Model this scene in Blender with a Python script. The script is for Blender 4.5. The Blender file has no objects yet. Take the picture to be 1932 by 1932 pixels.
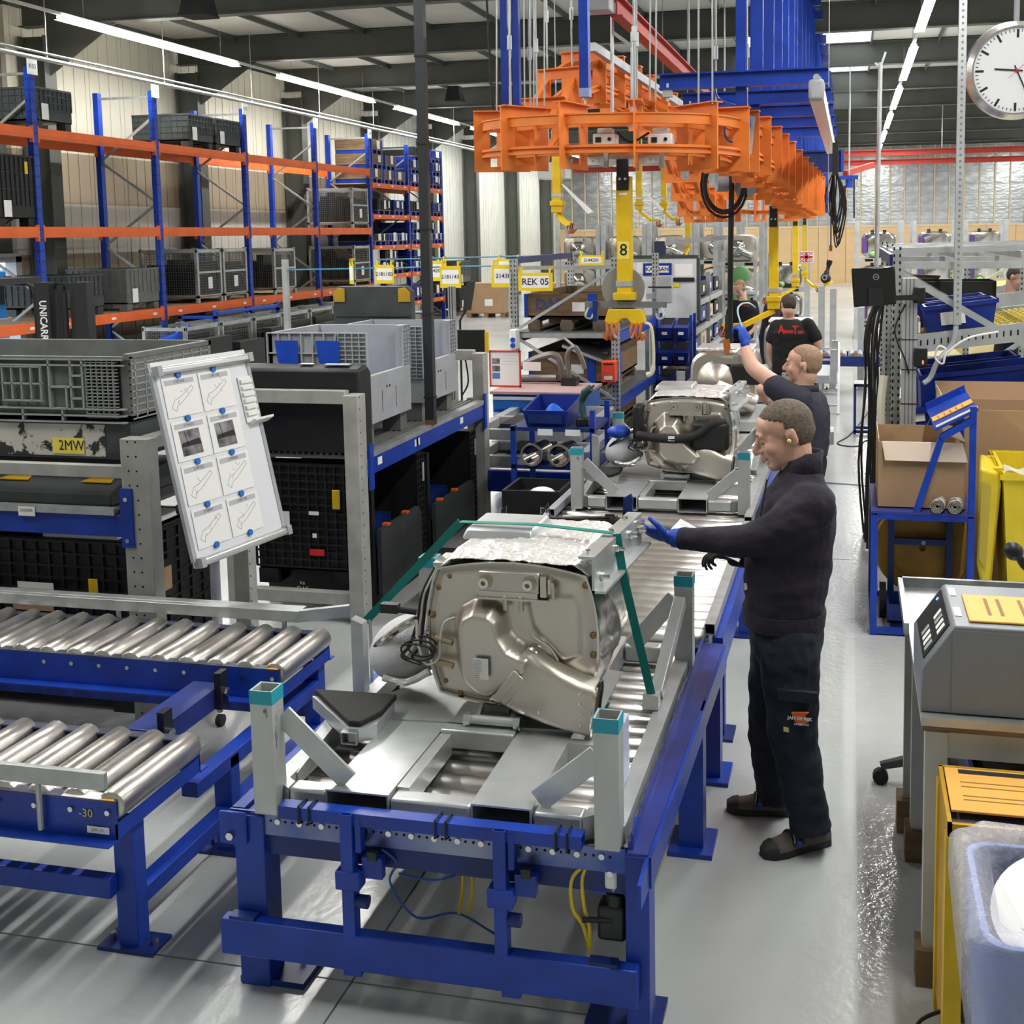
import bpy, math, random
from mathutils import Vector, Matrix, Euler
from mathutils import noise as mnoise
random.seed(7)
SC = bpy.context.scene
COL = SC.collection
PI = math.pi
R = math.radians

# ------------------------------------------------------------------ camera
CAM_H = 2.5
F_PX, CX, CY = 2200.0, 1098.0, 669.0
YAW, PITCH, ROLL = -0.2273, -0.1034, -0.0145
_fw = Vector((math.sin(YAW)*math.cos(PITCH), math.cos(YAW)*math.cos(PITCH), math.sin(PITCH)))
_r0 = Vector((math.cos(YAW), -math.sin(YAW), 0)); _u0 = _r0.cross(_fw)
_rt = _r0*math.cos(ROLL) + _u0*math.sin(ROLL); _up = -_r0*math.sin(ROLL) + _u0*math.cos(ROLL)
cam_data = bpy.data.cameras.new('camera')
cam = bpy.data.objects.new('camera', cam_data); COL.objects.link(cam)
m3 = Matrix((_rt, _up, -_fw)).transposed()
cam.matrix_world = Matrix.Translation((0, 0, CAM_H)) @ m3.to_4x4()
cam_data.sensor_width = 36; cam_data.lens = F_PX/1932*36
cam_data.shift_x = (966-CX)/1932; cam_data.shift_y = (CY-966)/1932
cam_data.clip_start = 0.05; cam_data.clip_end = 300
SC.camera = cam

def at(px, py, x=None, y=None, z=None):
    """survey helper: the world point that a picture point of the reference shows on a given plane"""
    d = _rt*((px-CX)/F_PX) - _up*((py-CY)/F_PX) + _fw
    o = Vector((0, 0, CAM_H))
    if z is not None: t = (z-CAM_H)/d.z
    elif y is not None: t = y/d.y
    else: t = x/d.x
    return o + d*t

# ------------------------------------------------------------------ view + world
SC.view_settings.view_transform = 'Standard'
SC.view_settings.look = 'None'
SC.view_settings.gamma = 1
SC.view_settings.use_curve_mapping = False
SC.view_settings.exposure = 0.92
W = bpy.data.worlds.new('world'); SC.world = W; W.use_nodes = True
W.node_tree.nodes['Background'].inputs[0].default_value = (0.80, 0.90, 1.0, 1)
W.node_tree.nodes['Background'].inputs[1].default_value = 2.0
SC.cycles.max_bounces = 5; SC.cycles.diffuse_bounces = 3; SC.cycles.glossy_bounces = 3
SC.cycles.transmission_bounces = 4; SC.cycles.transparent_max_bounces = 6
SC.cycles.caustics_reflective = False; SC.cycles.caustics_refractive = False
SC.cycles.sample_clamp_indirect = 6
try:
    SC.cycles.use_denoising = True
    SC.cycles.denoiser = 'OPENIMAGEDENOISE'
except Exception: pass

# hall light: rows of LED battens, each row hangs a real area lamp under every batten
LED_W = 22.0
def led_lamp(x, y0, y1, z):
    L = bpy.data.lights.new('led_lamp', 'AREA'); L.shape = 'RECTANGLE'
    L.size = 0.16; L.size_y = y1-y0; L.energy = LED_W*(y1-y0); L.color = (1.0, 0.98, 0.95)
    o = bpy.data.objects.new('led_lamp', L); COL.objects.link(o)
    o.location = (x, (y0+y1)/2, z-0.012)
    o.visible_camera = True
    return o
LED_SEGS = [(2.2, 7.2), (9.0, 14.1), (15.9, 21.2), (22.9, 27.9), (29.4, 34.4), (35.8, 40.8), (42.2, 47.2), (48.6, 53.6)]
LED_ROWS = [-11.75, -5.3, 1.1, 7.5]
for _x in LED_ROWS:
    for _j, (_a, _b) in enumerate(LED_SEGS):
        if _x == -5.3 and _j not in (0, 1, 7): continue  # the two near middle-row lamps are added out of view to brighten the front
        led_lamp(_x, _a, _b, 5.86)

# ------------------------------------------------------------------ materials
MATS = {}
def mat(name, col, rough=0.5, metal=0.0, var=0.0, vscale=8.0, bump=0.0, bscale=60.0, col2=None, spots=0.0, sscale=14.0, scol=None,
        emit=None, estr=0.0, trans=0.0, alpha=1.0, coat=0.0, rvar=0.0, stretch=None, coord='Object', ior=1.45):
    if name in MATS: return MATS[name]
    m = bpy.data.materials.new(name); m.use_nodes = True
    nt = m.node_tree; N = nt.nodes; L = nt.links
    b = N['Principled BSDF']
    c4 = lambda c: (c[0], c[1], c[2], 1)
    b.inputs['Base Color'].default_value = c4(col)
    b.inputs['Roughness'].default_value = rough
    b.inputs['Metallic'].default_value = metal
    b.inputs['IOR'].default_value = ior
    if coat: b.inputs['Coat Weight'].default_value = coat; b.inputs['Coat Roughness'].default_value = 0.15
    if trans: b.inputs['Transmission Weight'].default_value = trans
    if alpha < 1: b.inputs['Alpha'].default_value = alpha
    if emit: b.inputs['Emission Color'].default_value = c4(emit); b.inputs['Emission Strength'].default_value = estr
    vec = None
    if var or bump or spots or rvar:
        tc = N.new('ShaderNodeTexCoord'); mp = N.new('ShaderNodeMapping')
        L.new(tc.outputs[coord], mp.inputs[0]); vec = mp.outputs[0]
        if stretch: mp.inputs['Scale'].default_value = stretch
    cur = None
    if var:
        n = N.new('ShaderNodeTexNoise'); n.inputs['Scale'].default_value = vscale; n.inputs['Detail'].default_value = 5
        L.new(vec, n.inputs[0])
        r = N.new('ShaderNodeValToRGB'); r.color_ramp.elements[0].position = 0.34; r.color_ramp.elements[1].position = 0.68
        k = col2 or tuple(max(0, x*(1-var)) for x in col)
        r.color_ramp.elements[0].color = c4(k); r.color_ramp.elements[1].color = c4(col)
        L.new(n.outputs[0], r.inputs[0]); cur = r.outputs[0]
    if spots:
        n2 = N.new('ShaderNodeTexNoise'); n2.inputs['Scale'].default_value = sscale; n2.inputs['Detail'].default_value = 7; n2.inputs['Roughness'].default_value = 0.65
        L.new(vec, n2.inputs[0])
        r2 = N.new('ShaderNodeValToRGB'); r2.color_ramp.elements[0].position = 1-spots; r2.color_ramp.elements[1].position = min(1, 1-spots+0.03)
        r2.color_ramp.elements[0].color = (0, 0, 0, 1); r2.color_ramp.elements[1].color = (1, 1, 1, 1)
        L.new(n2.outputs[0], r2.inputs[0])
        mx = N.new('ShaderNodeMix'); mx.data_type = 'RGBA'
        L.new(r2.outputs[0], mx.inputs[0])
        if cur: L.new(cur, mx.inputs[6])
        else: mx.inputs[6].default_value = c4(col)
        mx.inputs[7].default_value = c4(scol or (0.02, 0.02, 0.02)); cur = mx.outputs[2]
    if cur: L.new(cur, b.inputs['Base Color'])
    if rvar:
        n3 = N.new('ShaderNodeTexNoise'); n3.inputs['Scale'].default_value = vscale*1.7; L.new(vec, n3.inputs[0])
        mr = N.new('ShaderNodeMapRange'); mr.inputs[3].default_value = max(0.02, rough-rvar); mr.inputs[4].default_value = min(1, rough+rvar)
        L.new(n3.outputs[0], mr.inputs[0]); L.new(mr.outputs[0], b.inputs['Roughness'])
    if bump:
        n4 = N.new('ShaderNodeTexNoise'); n4.inputs['Scale'].default_value = bscale; n4.inputs['Detail'].default_value = 4; L.new(vec, n4.inputs[0])
        bp = N.new('ShaderNodeBump'); bp.inputs['Strength'].default_value = bump; bp.inputs['Distance'].default_value = 0.02
        L.new(n4.outputs[0], bp.inputs['Height']); L.new(bp.outputs[0], b.inputs['Normal'])
    MATS[name] = m
    return m

BLUE = mat('blue_paint', (0.010, 0.055, 0.44), 0.36, var=0.35, vscale=5, bump=0.03)
BLUED = mat('dark_blue_paint', (0.008, 0.03, 0.19), 0.42, var=0.4, vscale=6)
BLUEB = mat('bright_blue_plastic', (0.012, 0.075, 0.55), 0.4, var=0.2, vscale=7)
BLUEBIN = mat('blue_bin_plastic', (0.008, 0.03, 0.27), 0.35, var=0.25, vscale=4)
ORANGE = mat('orange_rack_paint', (0.88, 0.16, 0.03), 0.45, var=0.15, vscale=3)
ORANGEM = mat('orange_monorail_paint', (0.90, 0.25, 0.045), 0.42, var=0.18, vscale=4)
RED = mat('red_crane_paint', (0.42, 0.035, 0.018), 0.5, var=0.2, vscale=3)
YEL = mat('yellow_paint', (0.80, 0.53, 0.01), 0.42, var=0.18, vscale=6)
YELD = mat('dull_yellow_paint', (0.62, 0.36, 0.02), 0.5, var=0.35, vscale=5)
YELP = mat('yellow_bin_plastic', (0.80, 0.62, 0.03), 0.38, var=0.15, vscale=4)
GALV = mat('galvanised_steel', (0.50, 0.53, 0.53), 0.42, 0.65, var=0.22, vscale=9, rvar=0.12)
GALVL = mat('light_zinc_steel', (0.60, 0.63, 0.64), 0.38, 0.6, var=0.22, vscale=5, rvar=0.12)
GREYP = mat('grey_painted_steel', (0.42, 0.42, 0.39), 0.5, var=0.25, vscale=7)
ROLL_S = mat('roller_steel', (0.68, 0.67, 0.65), 0.34, 0.9, var=0.38, vscale=3.2, rvar=0.14, col2=(0.42, 0.40, 0.37))
STEEL = mat('stainless_steel', (0.62, 0.58, 0.515), 0.36, 0.97, var=0.12, vscale=2.6, rvar=0.08)
STEELB = mat('bright_stainless', (0.66, 0.64, 0.60), 0.16, 1.0, var=0.2, vscale=4)
CHROME = mat('bolt_steel', (0.7, 0.7, 0.68), 0.22, 1.0)
FOIL = mat('aluminium_foil', (0.80, 0.80, 0.79), 0.34, 0.55, bump=1.0, bscale=22, stretch=(1, 1, 1))
BLACKP = mat('black_plastic', (0.012, 0.013, 0.014), 0.42)
BLACKB = mat('black_crate_plastic', (0.014, 0.015, 0.016), 0.5, var=0.4, vscale=10)
BLACKR = mat('black_rubber', (0.016, 0.016, 0.017), 0.75)
BLACKM = mat('black_metal', (0.015, 0.016, 0.02), 0.4)
GLOSSB = mat('gloss_black_plastic', (0.008, 0.008, 0.009), 0.12)
GREYB = mat('grey_crate_plastic', (0.16, 0.17, 0.165), 0.55, var=0.25, vscale=7)
GREYD = mat('dark_grey_crate_plastic', (0.055, 0.066, 0.068), 0.55, var=0.3, vscale=7)
GREYL = mat('light_grey_crate_plastic', (0.40, 0.42, 0.45), 0.5, var=0.15, vscale=6)
WHITE = mat('white_paint', (0.80, 0.81, 0.80), 0.45)
PAPER = mat('white_paper', (0.85, 0.85, 0.84), 0.7)
INK = mat('black_ink', (0.015, 0.015, 0.016), 0.7)
INKG = mat('grey_ink', (0.25, 0.25, 0.27), 0.7)
INKL = mat('pale_grey_ink', (0.5, 0.5, 0.54), 0.7)
CARD = mat('cardboard', (0.43, 0.275, 0.155), 0.8, var=0.1, vscale=3)
CARDL = mat('pale_cardboard', (0.70, 0.56, 0.42), 0.8, var=0.06, vscale=3)
WOOD = mat('pallet_wood', (0.33, 0.22, 0.12), 0.75, var=0.4, vscale=9, stretch=(0.3, 3, 3))
WOODB = mat('brown_crate_wood', (0.23, 0.145, 0.075), 0.75, var=0.4, vscale=7, stretch=(0.4, 3, 3))
PLY = mat('plywood', (0.66, 0.46, 0.25), 0.6, var=0.12, vscale=1.4, stretch=(0.3, 1, 2))
MESH = mat('grey_mesh_wire', (0.20, 0.21, 0.21), 0.45, 0.6)
TEAL = mat('teal_strap', (0.0, 0.20, 0.18), 0.45)
TEALT = mat('teal_tape', (0.02, 0.34, 0.44), 0.45)
SKIN = mat('skin', (0.68, 0.40, 0.30), 0.5, var=0.10, vscale=14)
GLOVE = mat('blue_glove', (0.012, 0.06, 0.42), 0.6, bump=0.15, bscale=90)
NAVY = mat('navy_fleece', (0.026, 0.022, 0.036), 0.95, var=0.3, vscale=9, bump=0.55, bscale=17)
TROUS = mat('dark_navy_trousers', (0.009, 0.016, 0.030), 0.85, var=0.4, vscale=6, bump=0.5, bscale=14)
TSHIRT = mat('black_navy_cotton', (0.010, 0.012, 0.019), 0.85, var=0.2, vscale=8)
BLACKT = mat('black_cotton', (0.008, 0.008, 0.009), 0.85)
LEDM = mat('led_light', (1, 1, 1), 0.5, emit=(1, 0.97, 0.90), estr=20.0)
DARKST = mat('dark_green_grey_steel', (0.085, 0.092, 0.080), 0.55, var=0.2, vscale=2)

# ------------------------------------------------------------------ mesh builder
class MB:
    def __init__(s): s.v = []; s.f = []
    def add(s, vs, fs):
        o = len(s.v); s.v += [tuple(p) for p in vs]; s.f += [tuple(i+o for i in f) for f in fs]; return s
    def box(s, x0, x1, y0, y1, z0, z1):
        return s.add([(x0,y0,z0),(x1,y0,z0),(x1,y1,z0),(x0,y1,z0),(x0,y0,z1),(x1,y0,z1),(x1,y1,z1),(x0,y1,z1)],
                     [(0,3,2,1),(4,5,6,7),(0,1,5,4),(1,2,6,5),(2,3,7,6),(3,0,4,7)])
    def cbox(s, c, d, M=None):
        h = [k/2 for k in d]; vs = []
        for z in (-1, 1):
            for x, y in ((-1,-1),(1,-1),(1,1),(-1,1)):
                p = Vector((x*h[0], y*h[1], z*h[2]))
                if M is not None: p = M @ p
                vs.append(p + Vector(c))
        return s.add(vs, [(0,3,2,1),(4,5,6,7),(0,1,5,4),(1,2,6,5),(2,3,7,6),(3,0,4,7)])
    @staticmethod
    def frame(p0, p1, up=(0, 0, 1)):
        a = (Vector(p1)-Vector(p0)).normalized(); u = Vector(up)
        if abs(a.dot(u)) > 0.97: u = Vector((0, 1, 0))
        x = a.cross(u).normalized(); y = x.cross(a).normalized()
        return a, x, y
    def bar(s, p0, p1, w, h, up=(0, 0, 1)):
        a, x, y = s.frame(p0, p1, up); vs = []
        for p in (Vector(p0), Vector(p1)):
            for i, j in ((-1,-1),(1,-1),(1,1),(-1,1)): vs.append(p + x*(i*w/2) + y*(j*h/2))
        return s.add(vs, [(0,1,2,3),(7,6,5,4),(0,4,5,1),(1,5,6,2),(2,6,7,3),(3,7,4,0)])
    def profile(s, p0, p1, pts, up=(0, 0, 1), caps=True):
        """extrude a closed 2-D profile (x right, y up) from p0 to p1"""
        a, x, y = s.frame(p0, p1, up); n = len(pts); vs = []
        for p in (Vector(p0), Vector(p1)):
            for i, j in pts: vs.append(p + x*i + y*j)
        fs = [(k, k+n, (k+1) % n + n, (k+1) % n) for k in range(n)]
        if caps: fs += [tuple(range(n)), tuple(range(2*n-1, n-1, -1))]
        return s.add(vs, fs)
    def ibeam(s, p0, p1, w, h, t=0.015, up=(0, 0, 1)):
        a, b, c = w/2, h/2, t/2
        return s.profile(p0, p1, [(-a,-b),(a,-b),(a,-b+t),(c,-b+t),(c,b-t),(a,b-t),(a,b),(-a,b),(-a,b-t),(-c,b-t),(-c,-b+t),(-a,-b+t)], up)
    def rtube(s, p0, p1, w, h, t=0.004, up=(0, 0, 1)):
        """hollow rectangular tube with open ends"""
        a, x, y = s.frame(p0, p1, up); vs = []
        for p in (Vector(p0), Vector(p1)):
            for k in (0, t):
                for i, j in ((-1,-1),(1,-1),(1,1),(-1,1)): vs.append(p + x*(i*(w/2-k)) + y*(j*(h/2-k)))
        fs = []
        for k in range(4):
            n = (k+1) % 4
            fs += [(k, k+8, n+8, n), (k+4, n+4, n+12, k+12), (k, n, n+4, k+4), (k+8, k+12, n+12, n+8)]
        return s.add(vs, fs)
    def cyl(s, p0, p1, r, n=12, r2=None, caps=True):
        if r2 is None: r2 = r
        a, x, y = s.frame(p0, p1); vs = []
        for p, q in ((Vector(p0), r), (Vector(p1), r2)):
            for k in range(n):
                t = 2*PI*k/n; vs.append(p + x*(q*math.cos(t)) + y*(q*math.sin(t)))
        fs = [(k, (k+1) % n, (k+1) % n+n, k+n) for k in range(n)]
        if caps: fs += [tuple(range(n-1, -1, -1)), tuple(range(n, 2*n))]
        return s.add(vs, fs)
    def pipe(s, p0, p1, r, ri, n=20):
        a, x, y = s.frame(p0, p1); vs = []
        for p in (Vector(p0), Vector(p1)):
            for q in (r, ri):
                for k in range(n):
                    t = 2*PI*k/n; vs.append(p + x*(q*math.cos(t)) + y*(q*math.sin(t)))
        fs = []
        for k in range(n):
            m = (k+1) % n
            fs += [(k, m, m+2*n, k+2*n), (k+n, k+3*n, m+3*n, m+n), (k, k+n, m+n, m), (k+2*n, m+2*n, m+3*n, k+3*n)]
        return s.add(vs, fs)
    def tube(s, pts, r, n=7, caps=True, smooth=0):
        pts = [Vector(p) for p in pts]
        if smooth: pts = spline(pts, smooth)
        rs = r if isinstance(r, (list, tuple)) else [r]*len(pts)
        if len(rs) != len(pts): rs = [rs[min(len(rs)-1, int(i*len(rs)/len(pts)))] for i in range(len(pts))]
        vs = []; px = None
        for i, p in enumerate(pts):
            d = (pts[min(i+1, len(pts)-1)] - pts[max(i-1, 0)])
            d = d.normalized() if d.length > 1e-9 else Vector((0, 0, 1))
            if px is None:
                u = Vector((0, 0, 1)) if abs(d.z) < 0.9 else Vector((0, 1, 0))
                x = d.cross(u).normalized()
            else:
                x = (px - d*px.dot(d)); x = x.normalized() if x.length > 1e-6 else d.orthogonal().normalized()
            y = d.cross(x); px = x
            for k in range(n):
                t = 2*PI*k/n; vs.append(p + x*(rs[i]*math.cos(t)) + y*(rs[i]*math.sin(t)))
        fs = []
        for i in range(len(pts)-1):
            for k in range(n):
                m = (k+1) % n; fs.append((i*n+k, i*n+m, (i+1)*n+m, (i+1)*n+k))
        if caps: fs += [tuple(range(n-1, -1, -1)), tuple(range((len(pts)-1)*n, len(pts)*n))]
        return s.add(vs, fs)
    def loft(s, rings, cap0=True, cap1=True, closed=True):
        n = len(rings[0]); vs = [p for r in rings for p in r]; fs = []
        for i in range(len(rings)-1):
            for k in range(n if closed else n-1):
                m = (k+1) % n; fs.append((i*n+k, i*n+m, (i+1)*n+m, (i+1)*n+k))
        if cap0: fs.append(tuple(range(n-1, -1, -1)))
        if cap1: fs.append(tuple(range((len(rings)-1)*n, len(rings)*n)))
        return s.add(vs, fs)
    def ext(s, poly, vec):
        """polygon (3-D points) pushed along vec"""
        n = len(poly); v = Vector(vec); P = [Vector(p) for p in poly]
        return s.add(P + [p+v for p in P], [tuple(range(n-1, -1, -1)), tuple(range(n, 2*n))] + [(k, (k+1) % n, (k+1) % n+n, k+n) for k in range(n)])
    def ell(s, c, r, n=14, m=8, M=None):
        vs = []; fs = []
        for i in range(m+1):
            ph = PI*i/m
            for k in range(n):
                t = 2*PI*k/n; p = Vector((r[0]*math.sin(ph)*math.cos(t), r[1]*math.sin(ph)*math.sin(t), r[2]*math.cos(ph)))
                if M is not None: p = M @ p
                vs.append(p + Vector(c))
        for i in range(m):
            for k in range(n):
                q = (k+1) % n; fs.append((i*n+k, (i+1)*n+k, (i+1)*n+q, i*n+q))
        return s.add(vs, fs)
    def lathe(s, prof, o=(0, 0, 0), ax=(0, 0, 1), n=20, caps=False):
        a = Vector(ax).normalized(); x = a.orthogonal().normalized(); y = a.cross(x); o = Vector(o)
        rings = [[o + a*h + x*(r*math.cos(2*PI*k/n)) + y*(r*math.sin(2*PI*k/n)) for k in range(n)] for r, h in prof]
        return s.loft(rings, caps, caps)
    def grid(s, fn, nu, nv):
        vs = [fn(i/nu, j/nv) for j in range(nv+1) for i in range(nu+1)]
        return s.add(vs, [(j*(nu+1)+i, j*(nu+1)+i+1, (j+1)*(nu+1)+i+1, (j+1)*(nu+1)+i) for j in range(nv) for i in range(nu)])
    def mesh(s, name, m, ang=38):
        me = bpy.data.meshes.new(name); me.from_pydata(s.v, [], s.f); me.materials.append(m)
        me.polygons.foreach_set('use_smooth', [True]*len(me.polygons)); me.update()
        me.set_sharp_from_angle(angle=R(ang))
        return me
    def build(s, name, m, parent=None, ang=38, bevel=0, world=True, kind=None, label=None, fix=False, solid=0, sub=0):
        """parent given: a part (coordinates are world coordinates unless world=False). No parent: a top-level mesh with its origin at its base"""
        if parent is None:
            xs = [p[0] for p in s.v]; ys = [p[1] for p in s.v]; zs = [p[2] for p in s.v]
            o0 = Vector(((min(xs)+max(xs))/2, (min(ys)+max(ys))/2, min(zs)))
            s.v = [tuple(Vector(p)-o0) for p in s.v]
        elif world:
            Mi = WM[parent.name].inverted()
            s.v = [tuple(Mi @ Vector(p)) for p in s.v]
        me = s.mesh(name, m, ang)
        if fix:
            import bmesh
            bm = bmesh.new(); bm.from_mesh(me); bmesh.ops.recalc_face_normals(bm, faces=bm.faces); bm.to_mesh(me); bm.free()
        o = bpy.data.objects.new(name, me); COL.objects.link(o)
        if parent is None: o.location = o0; WM[o.name] = Matrix.Translation(o0)
        else: o.parent = parent; WM[o.name] = WM[parent.name].copy()
        if solid:
            md = o.modifiers.new('solid', 'SOLIDIFY'); md.thickness = solid
        if sub:
            md = o.modifiers.new('sub', 'SUBSURF'); md.levels = sub; md.render_levels = sub
        if bevel:
            md = o.modifiers.new('bevel', 'BEVEL'); md.width = bevel; md.segments = 2; md.limit_method = 'ANGLE'; md.angle_limit = R(40)
        if kind: o['kind'] = kind
        if label: o['label'] = label
        return o
WM = {}
def spline(pts, k=6):
    pts = [Vector(p) for p in pts]; out = []
    for i in range(len(pts)-1):
        p0 = pts[max(i-1, 0)]; p1 = pts[i]; p2 = pts[i+1]; p3 = pts[min(i+2, len(pts)-1)]
        for j in range(k):
            t = j/k
            out.append(0.5*((2*p1) + (p2-p0)*t + (2*p0-5*p1+4*p2-p3)*t*t + (-p0+3*p1-3*p2+p3)*t**3))
    out.append(pts[-1]); return out
def tag(o, label=None, cat=None, group=None, kind=None):
    if label: o['label'] = label
    if cat: o['category'] = cat
    if group: o['group'] = group
    if kind: o['kind'] = kind
    return o
def thing(name, label, cat, loc=(0, 0, 0), rz=0, group=None):
    o = bpy.data.objects.new(name, None); COL.objects.link(o)
    o.empty_display_size = 0.1
    o.location = loc; o.rotation_euler = (0, 0, rz)
    WM[o.name] = Matrix.Translation(loc) @ Matrix.Rotation(rz, 4, 'Z')
    return tag(o, label, cat, group)
def kids(o): return [c for c in o.children]
def dup(o, loc, rz=None, label=None, group=None, parent=None, scale=None):
    r = o.copy(); COL.objects.link(r); r.location = loc
    if rz is not None: r.rotation_euler = (0, 0, rz)
    if scale is not None: r.scale = scale
    if label: r['label'] = label
    if group: r['group'] = group
    WM[r.name] = Matrix.Translation(loc) @ Matrix.Rotation(r.rotation_euler.z, 4, 'Z')
    for ch in kids(o):
        c = ch.copy(); COL.objects.link(c); c.parent = r; WM[c.name] = WM[r.name].copy()
        for g in kids(ch):
            d = g.copy(); COL.objects.link(d); d.parent = c; WM[d.name] = WM[r.name].copy()
    return r
def inst(me, name, parent, M):
    """another piece that shares mesh data, placed by a matrix in the parent's space"""
    o = bpy.data.objects.new(name, me); COL.objects.link(o); o.parent = parent; o.matrix_local = M
    WM[o.name] = WM[parent.name] @ M
    return o
_font_cache = {}
def text(parent, s, size, origin, xdir, ydir, m, name='lettering', align='CENTER', ext=0.0, bold=0.0, sx=1.0):
    """flat print: letters as mesh, origin / directions in world space"""
    key = (s, align, ext, bold)
    if key not in _font_cache:
        cu = bpy.data.curves.new('txt', 'FONT'); cu.body = s; cu.size = 1; cu.align_x = align; cu.align_y = 'CENTER'
        cu.resolution_u = 2; cu.extrude = ext; cu.offset = bold
        t = bpy.data.objects.new('txt', cu); COL.objects.link(t)
        dg = bpy.context.evaluated_depsgraph_get(); dg.update()
        me0 = bpy.data.meshes.new_from_object(t.evaluated_get(dg))
        _font_cache[key] = me0
        bpy.data.objects.remove(t); bpy.data.curves.remove(cu)
    me = _font_cache[key].copy(); me.name = name
    me.materials.clear(); me.materials.append(m)
    x = Vector(xdir).normalized(); y = Vector(ydir); y = (y - x*y.dot(x)).normalized(); z = x.cross(y)
    M = Matrix((x*size*sx, y*size, z*size)).transposed().to_4x4(); M.translation = Vector(origin)
    if parent is not None: M = WM[parent.name].inverted() @ M
    me.transform(M)
    o = bpy.data.objects.new(name, me); COL.objects.link(o)
    if parent is not None: o.parent = parent; WM[o.name] = WM[parent.name].copy()
    return o
def quad(parent, c, xdir, ydir, w, h, m, name='label_sheet', t=0.001):
    """thin sheet (paper, sticker) centred at c"""
    x = Vector(xdir).normalized(); y = Vector(ydir); y = (y - x*y.dot(x)).normalized(); z = x.cross(y)
    c = Vector(c); b = MB()
    P = [c + x*(i*w/2) + y*(j*h/2) for i, j in ((-1,-1),(1,-1),(1,1),(-1,1))]
    b.ext(P, z*t)
    return b.build(name, m, parent)
X1, Y1, Z1 = Vector((1, 0, 0)), Vector((0, 1, 0)), Vector((0, 0, 1))
# ================================================================== the hall
FLOORM = bpy.data.materials.new('painted_concrete'); FLOORM.use_nodes = True
def _floor():
    nt = FLOORM.node_tree; N = nt.nodes; L = nt.links; b = N['Principled BSDF']
    tc = N.new('ShaderNodeTexCoord')
    n = N.new('ShaderNodeTexNoise'); n.inputs['Scale'].default_value = 0.7; n.inputs['Detail'].default_value = 6; L.new(tc.outputs['Object'], n.inputs[0])
    r = N.new('ShaderNodeValToRGB'); r.color_ramp.elements[0].color = (0.38, 0.40, 0.395, 1); r.color_ramp.elements[1].color = (0.49, 0.52, 0.52, 1)
    r.color_ramp.elements[0].position = 0.3; r.color_ramp.elements[1].position = 0.6
    L.new(n.outputs[0], r.inputs[0])
    n2 = N.new('ShaderNodeTexNoise'); n2.inputs['Scale'].default_value = 9; n2.inputs['Detail'].default_value = 8; n2.inputs['Roughness'].default_value = 0.7
    L.new(tc.outputs['Object'], n2.inputs[0])
    r2 = N.new('ShaderNodeValToRGB'); r2.color_ramp.elements[0].position = 0.71; r2.color_ramp.elements[1].position = 0.8
    r2.color_ramp.elements[0].color = (0, 0, 0, 1); r2.color_ramp.elements[1].color = (0.35, 0.35, 0.35, 1)
    L.new(n2.outputs[0], r2.inputs[0])
    mx = N.new('ShaderNodeMix'); mx.data_type = 'RGBA'; L.new(r2.outputs[0], mx.inputs[0]); L.new(r.outputs[0], mx.inputs[6]); mx.inputs[7].default_value = (0.25, 0.24, 0.22, 1)
    L.new(mx.outputs[2], b.inputs['Base Color'])
    b.inputs['Roughness'].default_value = 0.22
    n3 = N.new('ShaderNodeTexNoise'); n3.inputs['Scale'].default_value = 26; n3.inputs['Detail'].default_value = 3; L.new(tc.outputs['Object'], n3.inputs[0])
    bp = N.new('ShaderNodeBump'); bp.inputs['Strength'].default_value = 0.10; bp.inputs['Distance'].default_value = 0.02
    L.new(n3.outputs[0], bp.inputs['Height']); L.new(bp.outputs[0], b.inputs['Normal'])
_floor()
XL, XR, YB, YF, ZC = -14.0, 12.0, -4.0, 56.0, 6.55
b = MB()
# floor slab in bays with sawn joints recessed between them
xs = [XL, -5.6, -1.62, 3.9, XR]; ys = [YB, 3.42, 8.9, 14.5, 20.2, 26, 32, 38, 44, 50, YF]
root = MB().box(XL, XR, YB, YF, -0.25, -0.012).build('floor', mat('joint_filler', (0.06, 0.06, 0.055), 0.8)); tag(root, kind='structure')
for i in range(len(xs)-1):
    for j in range(len(ys)-1):
        g = 0.004
        MB().box(xs[i]+g, xs[i+1]-g, ys[j]+g, ys[j+1]-g, -0.02, 0.0).build('floor_slab', FLOORM, root)
# newer coat of glossy paint on the walkway along the right
GLOSSF = mat('gloss_floor_paint', (0.46, 0.47, 0.465), 0.12, bump=0.22, bscale=30, var=0.08, vscale=3)
MB().box(0.045, 1.35, 0.5, 30, 0.0002, 0.0012).build('floor_coat', GLOSSF, root)

WALLM = bpy.data.materials.new('wall_sheet'); WALLM.use_nodes = True
def _wall():
    nt = WALLM.node_tree; N = nt.nodes; L = nt.links; b = N['Principled BSDF']
    g = N.new('ShaderNodeNewGeometry'); sp = N.new('ShaderNodeSeparateXYZ'); L.new(g.outputs['Position'], sp.inputs[0])
    r = N.new('ShaderNodeValToRGB'); r.color_ramp.interpolation = 'CONSTANT'
    mr = N.new('ShaderNodeMapRange'); mr.inputs[2].default_value = 7.0; L.new(sp.outputs[2], mr.inputs[0]); L.new(mr.outputs[0], r.inputs[0])
    e = r.color_ramp.elements; e[0].color = (0.30, 0.26, 0.19, 1); e[1].position = 2.25/7; e[1].color = (0.62, 0.61, 0.55, 1)
    q = e.new(3.15/7); q.color = (0.31, 0.255, 0.18, 1)
    q = e.new(4.1/7); q.color = (0.60, 0.585, 0.49, 1)
    L.new(r.outputs[0], b.inputs['Base Color']); b.inputs['Roughness'].default_value = 0.5
_wall()
CREAM = mat('cream_wall_sheet', (0.64, 0.65, 0.60), 0.45, var=0.12, vscale=1.2)
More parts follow.
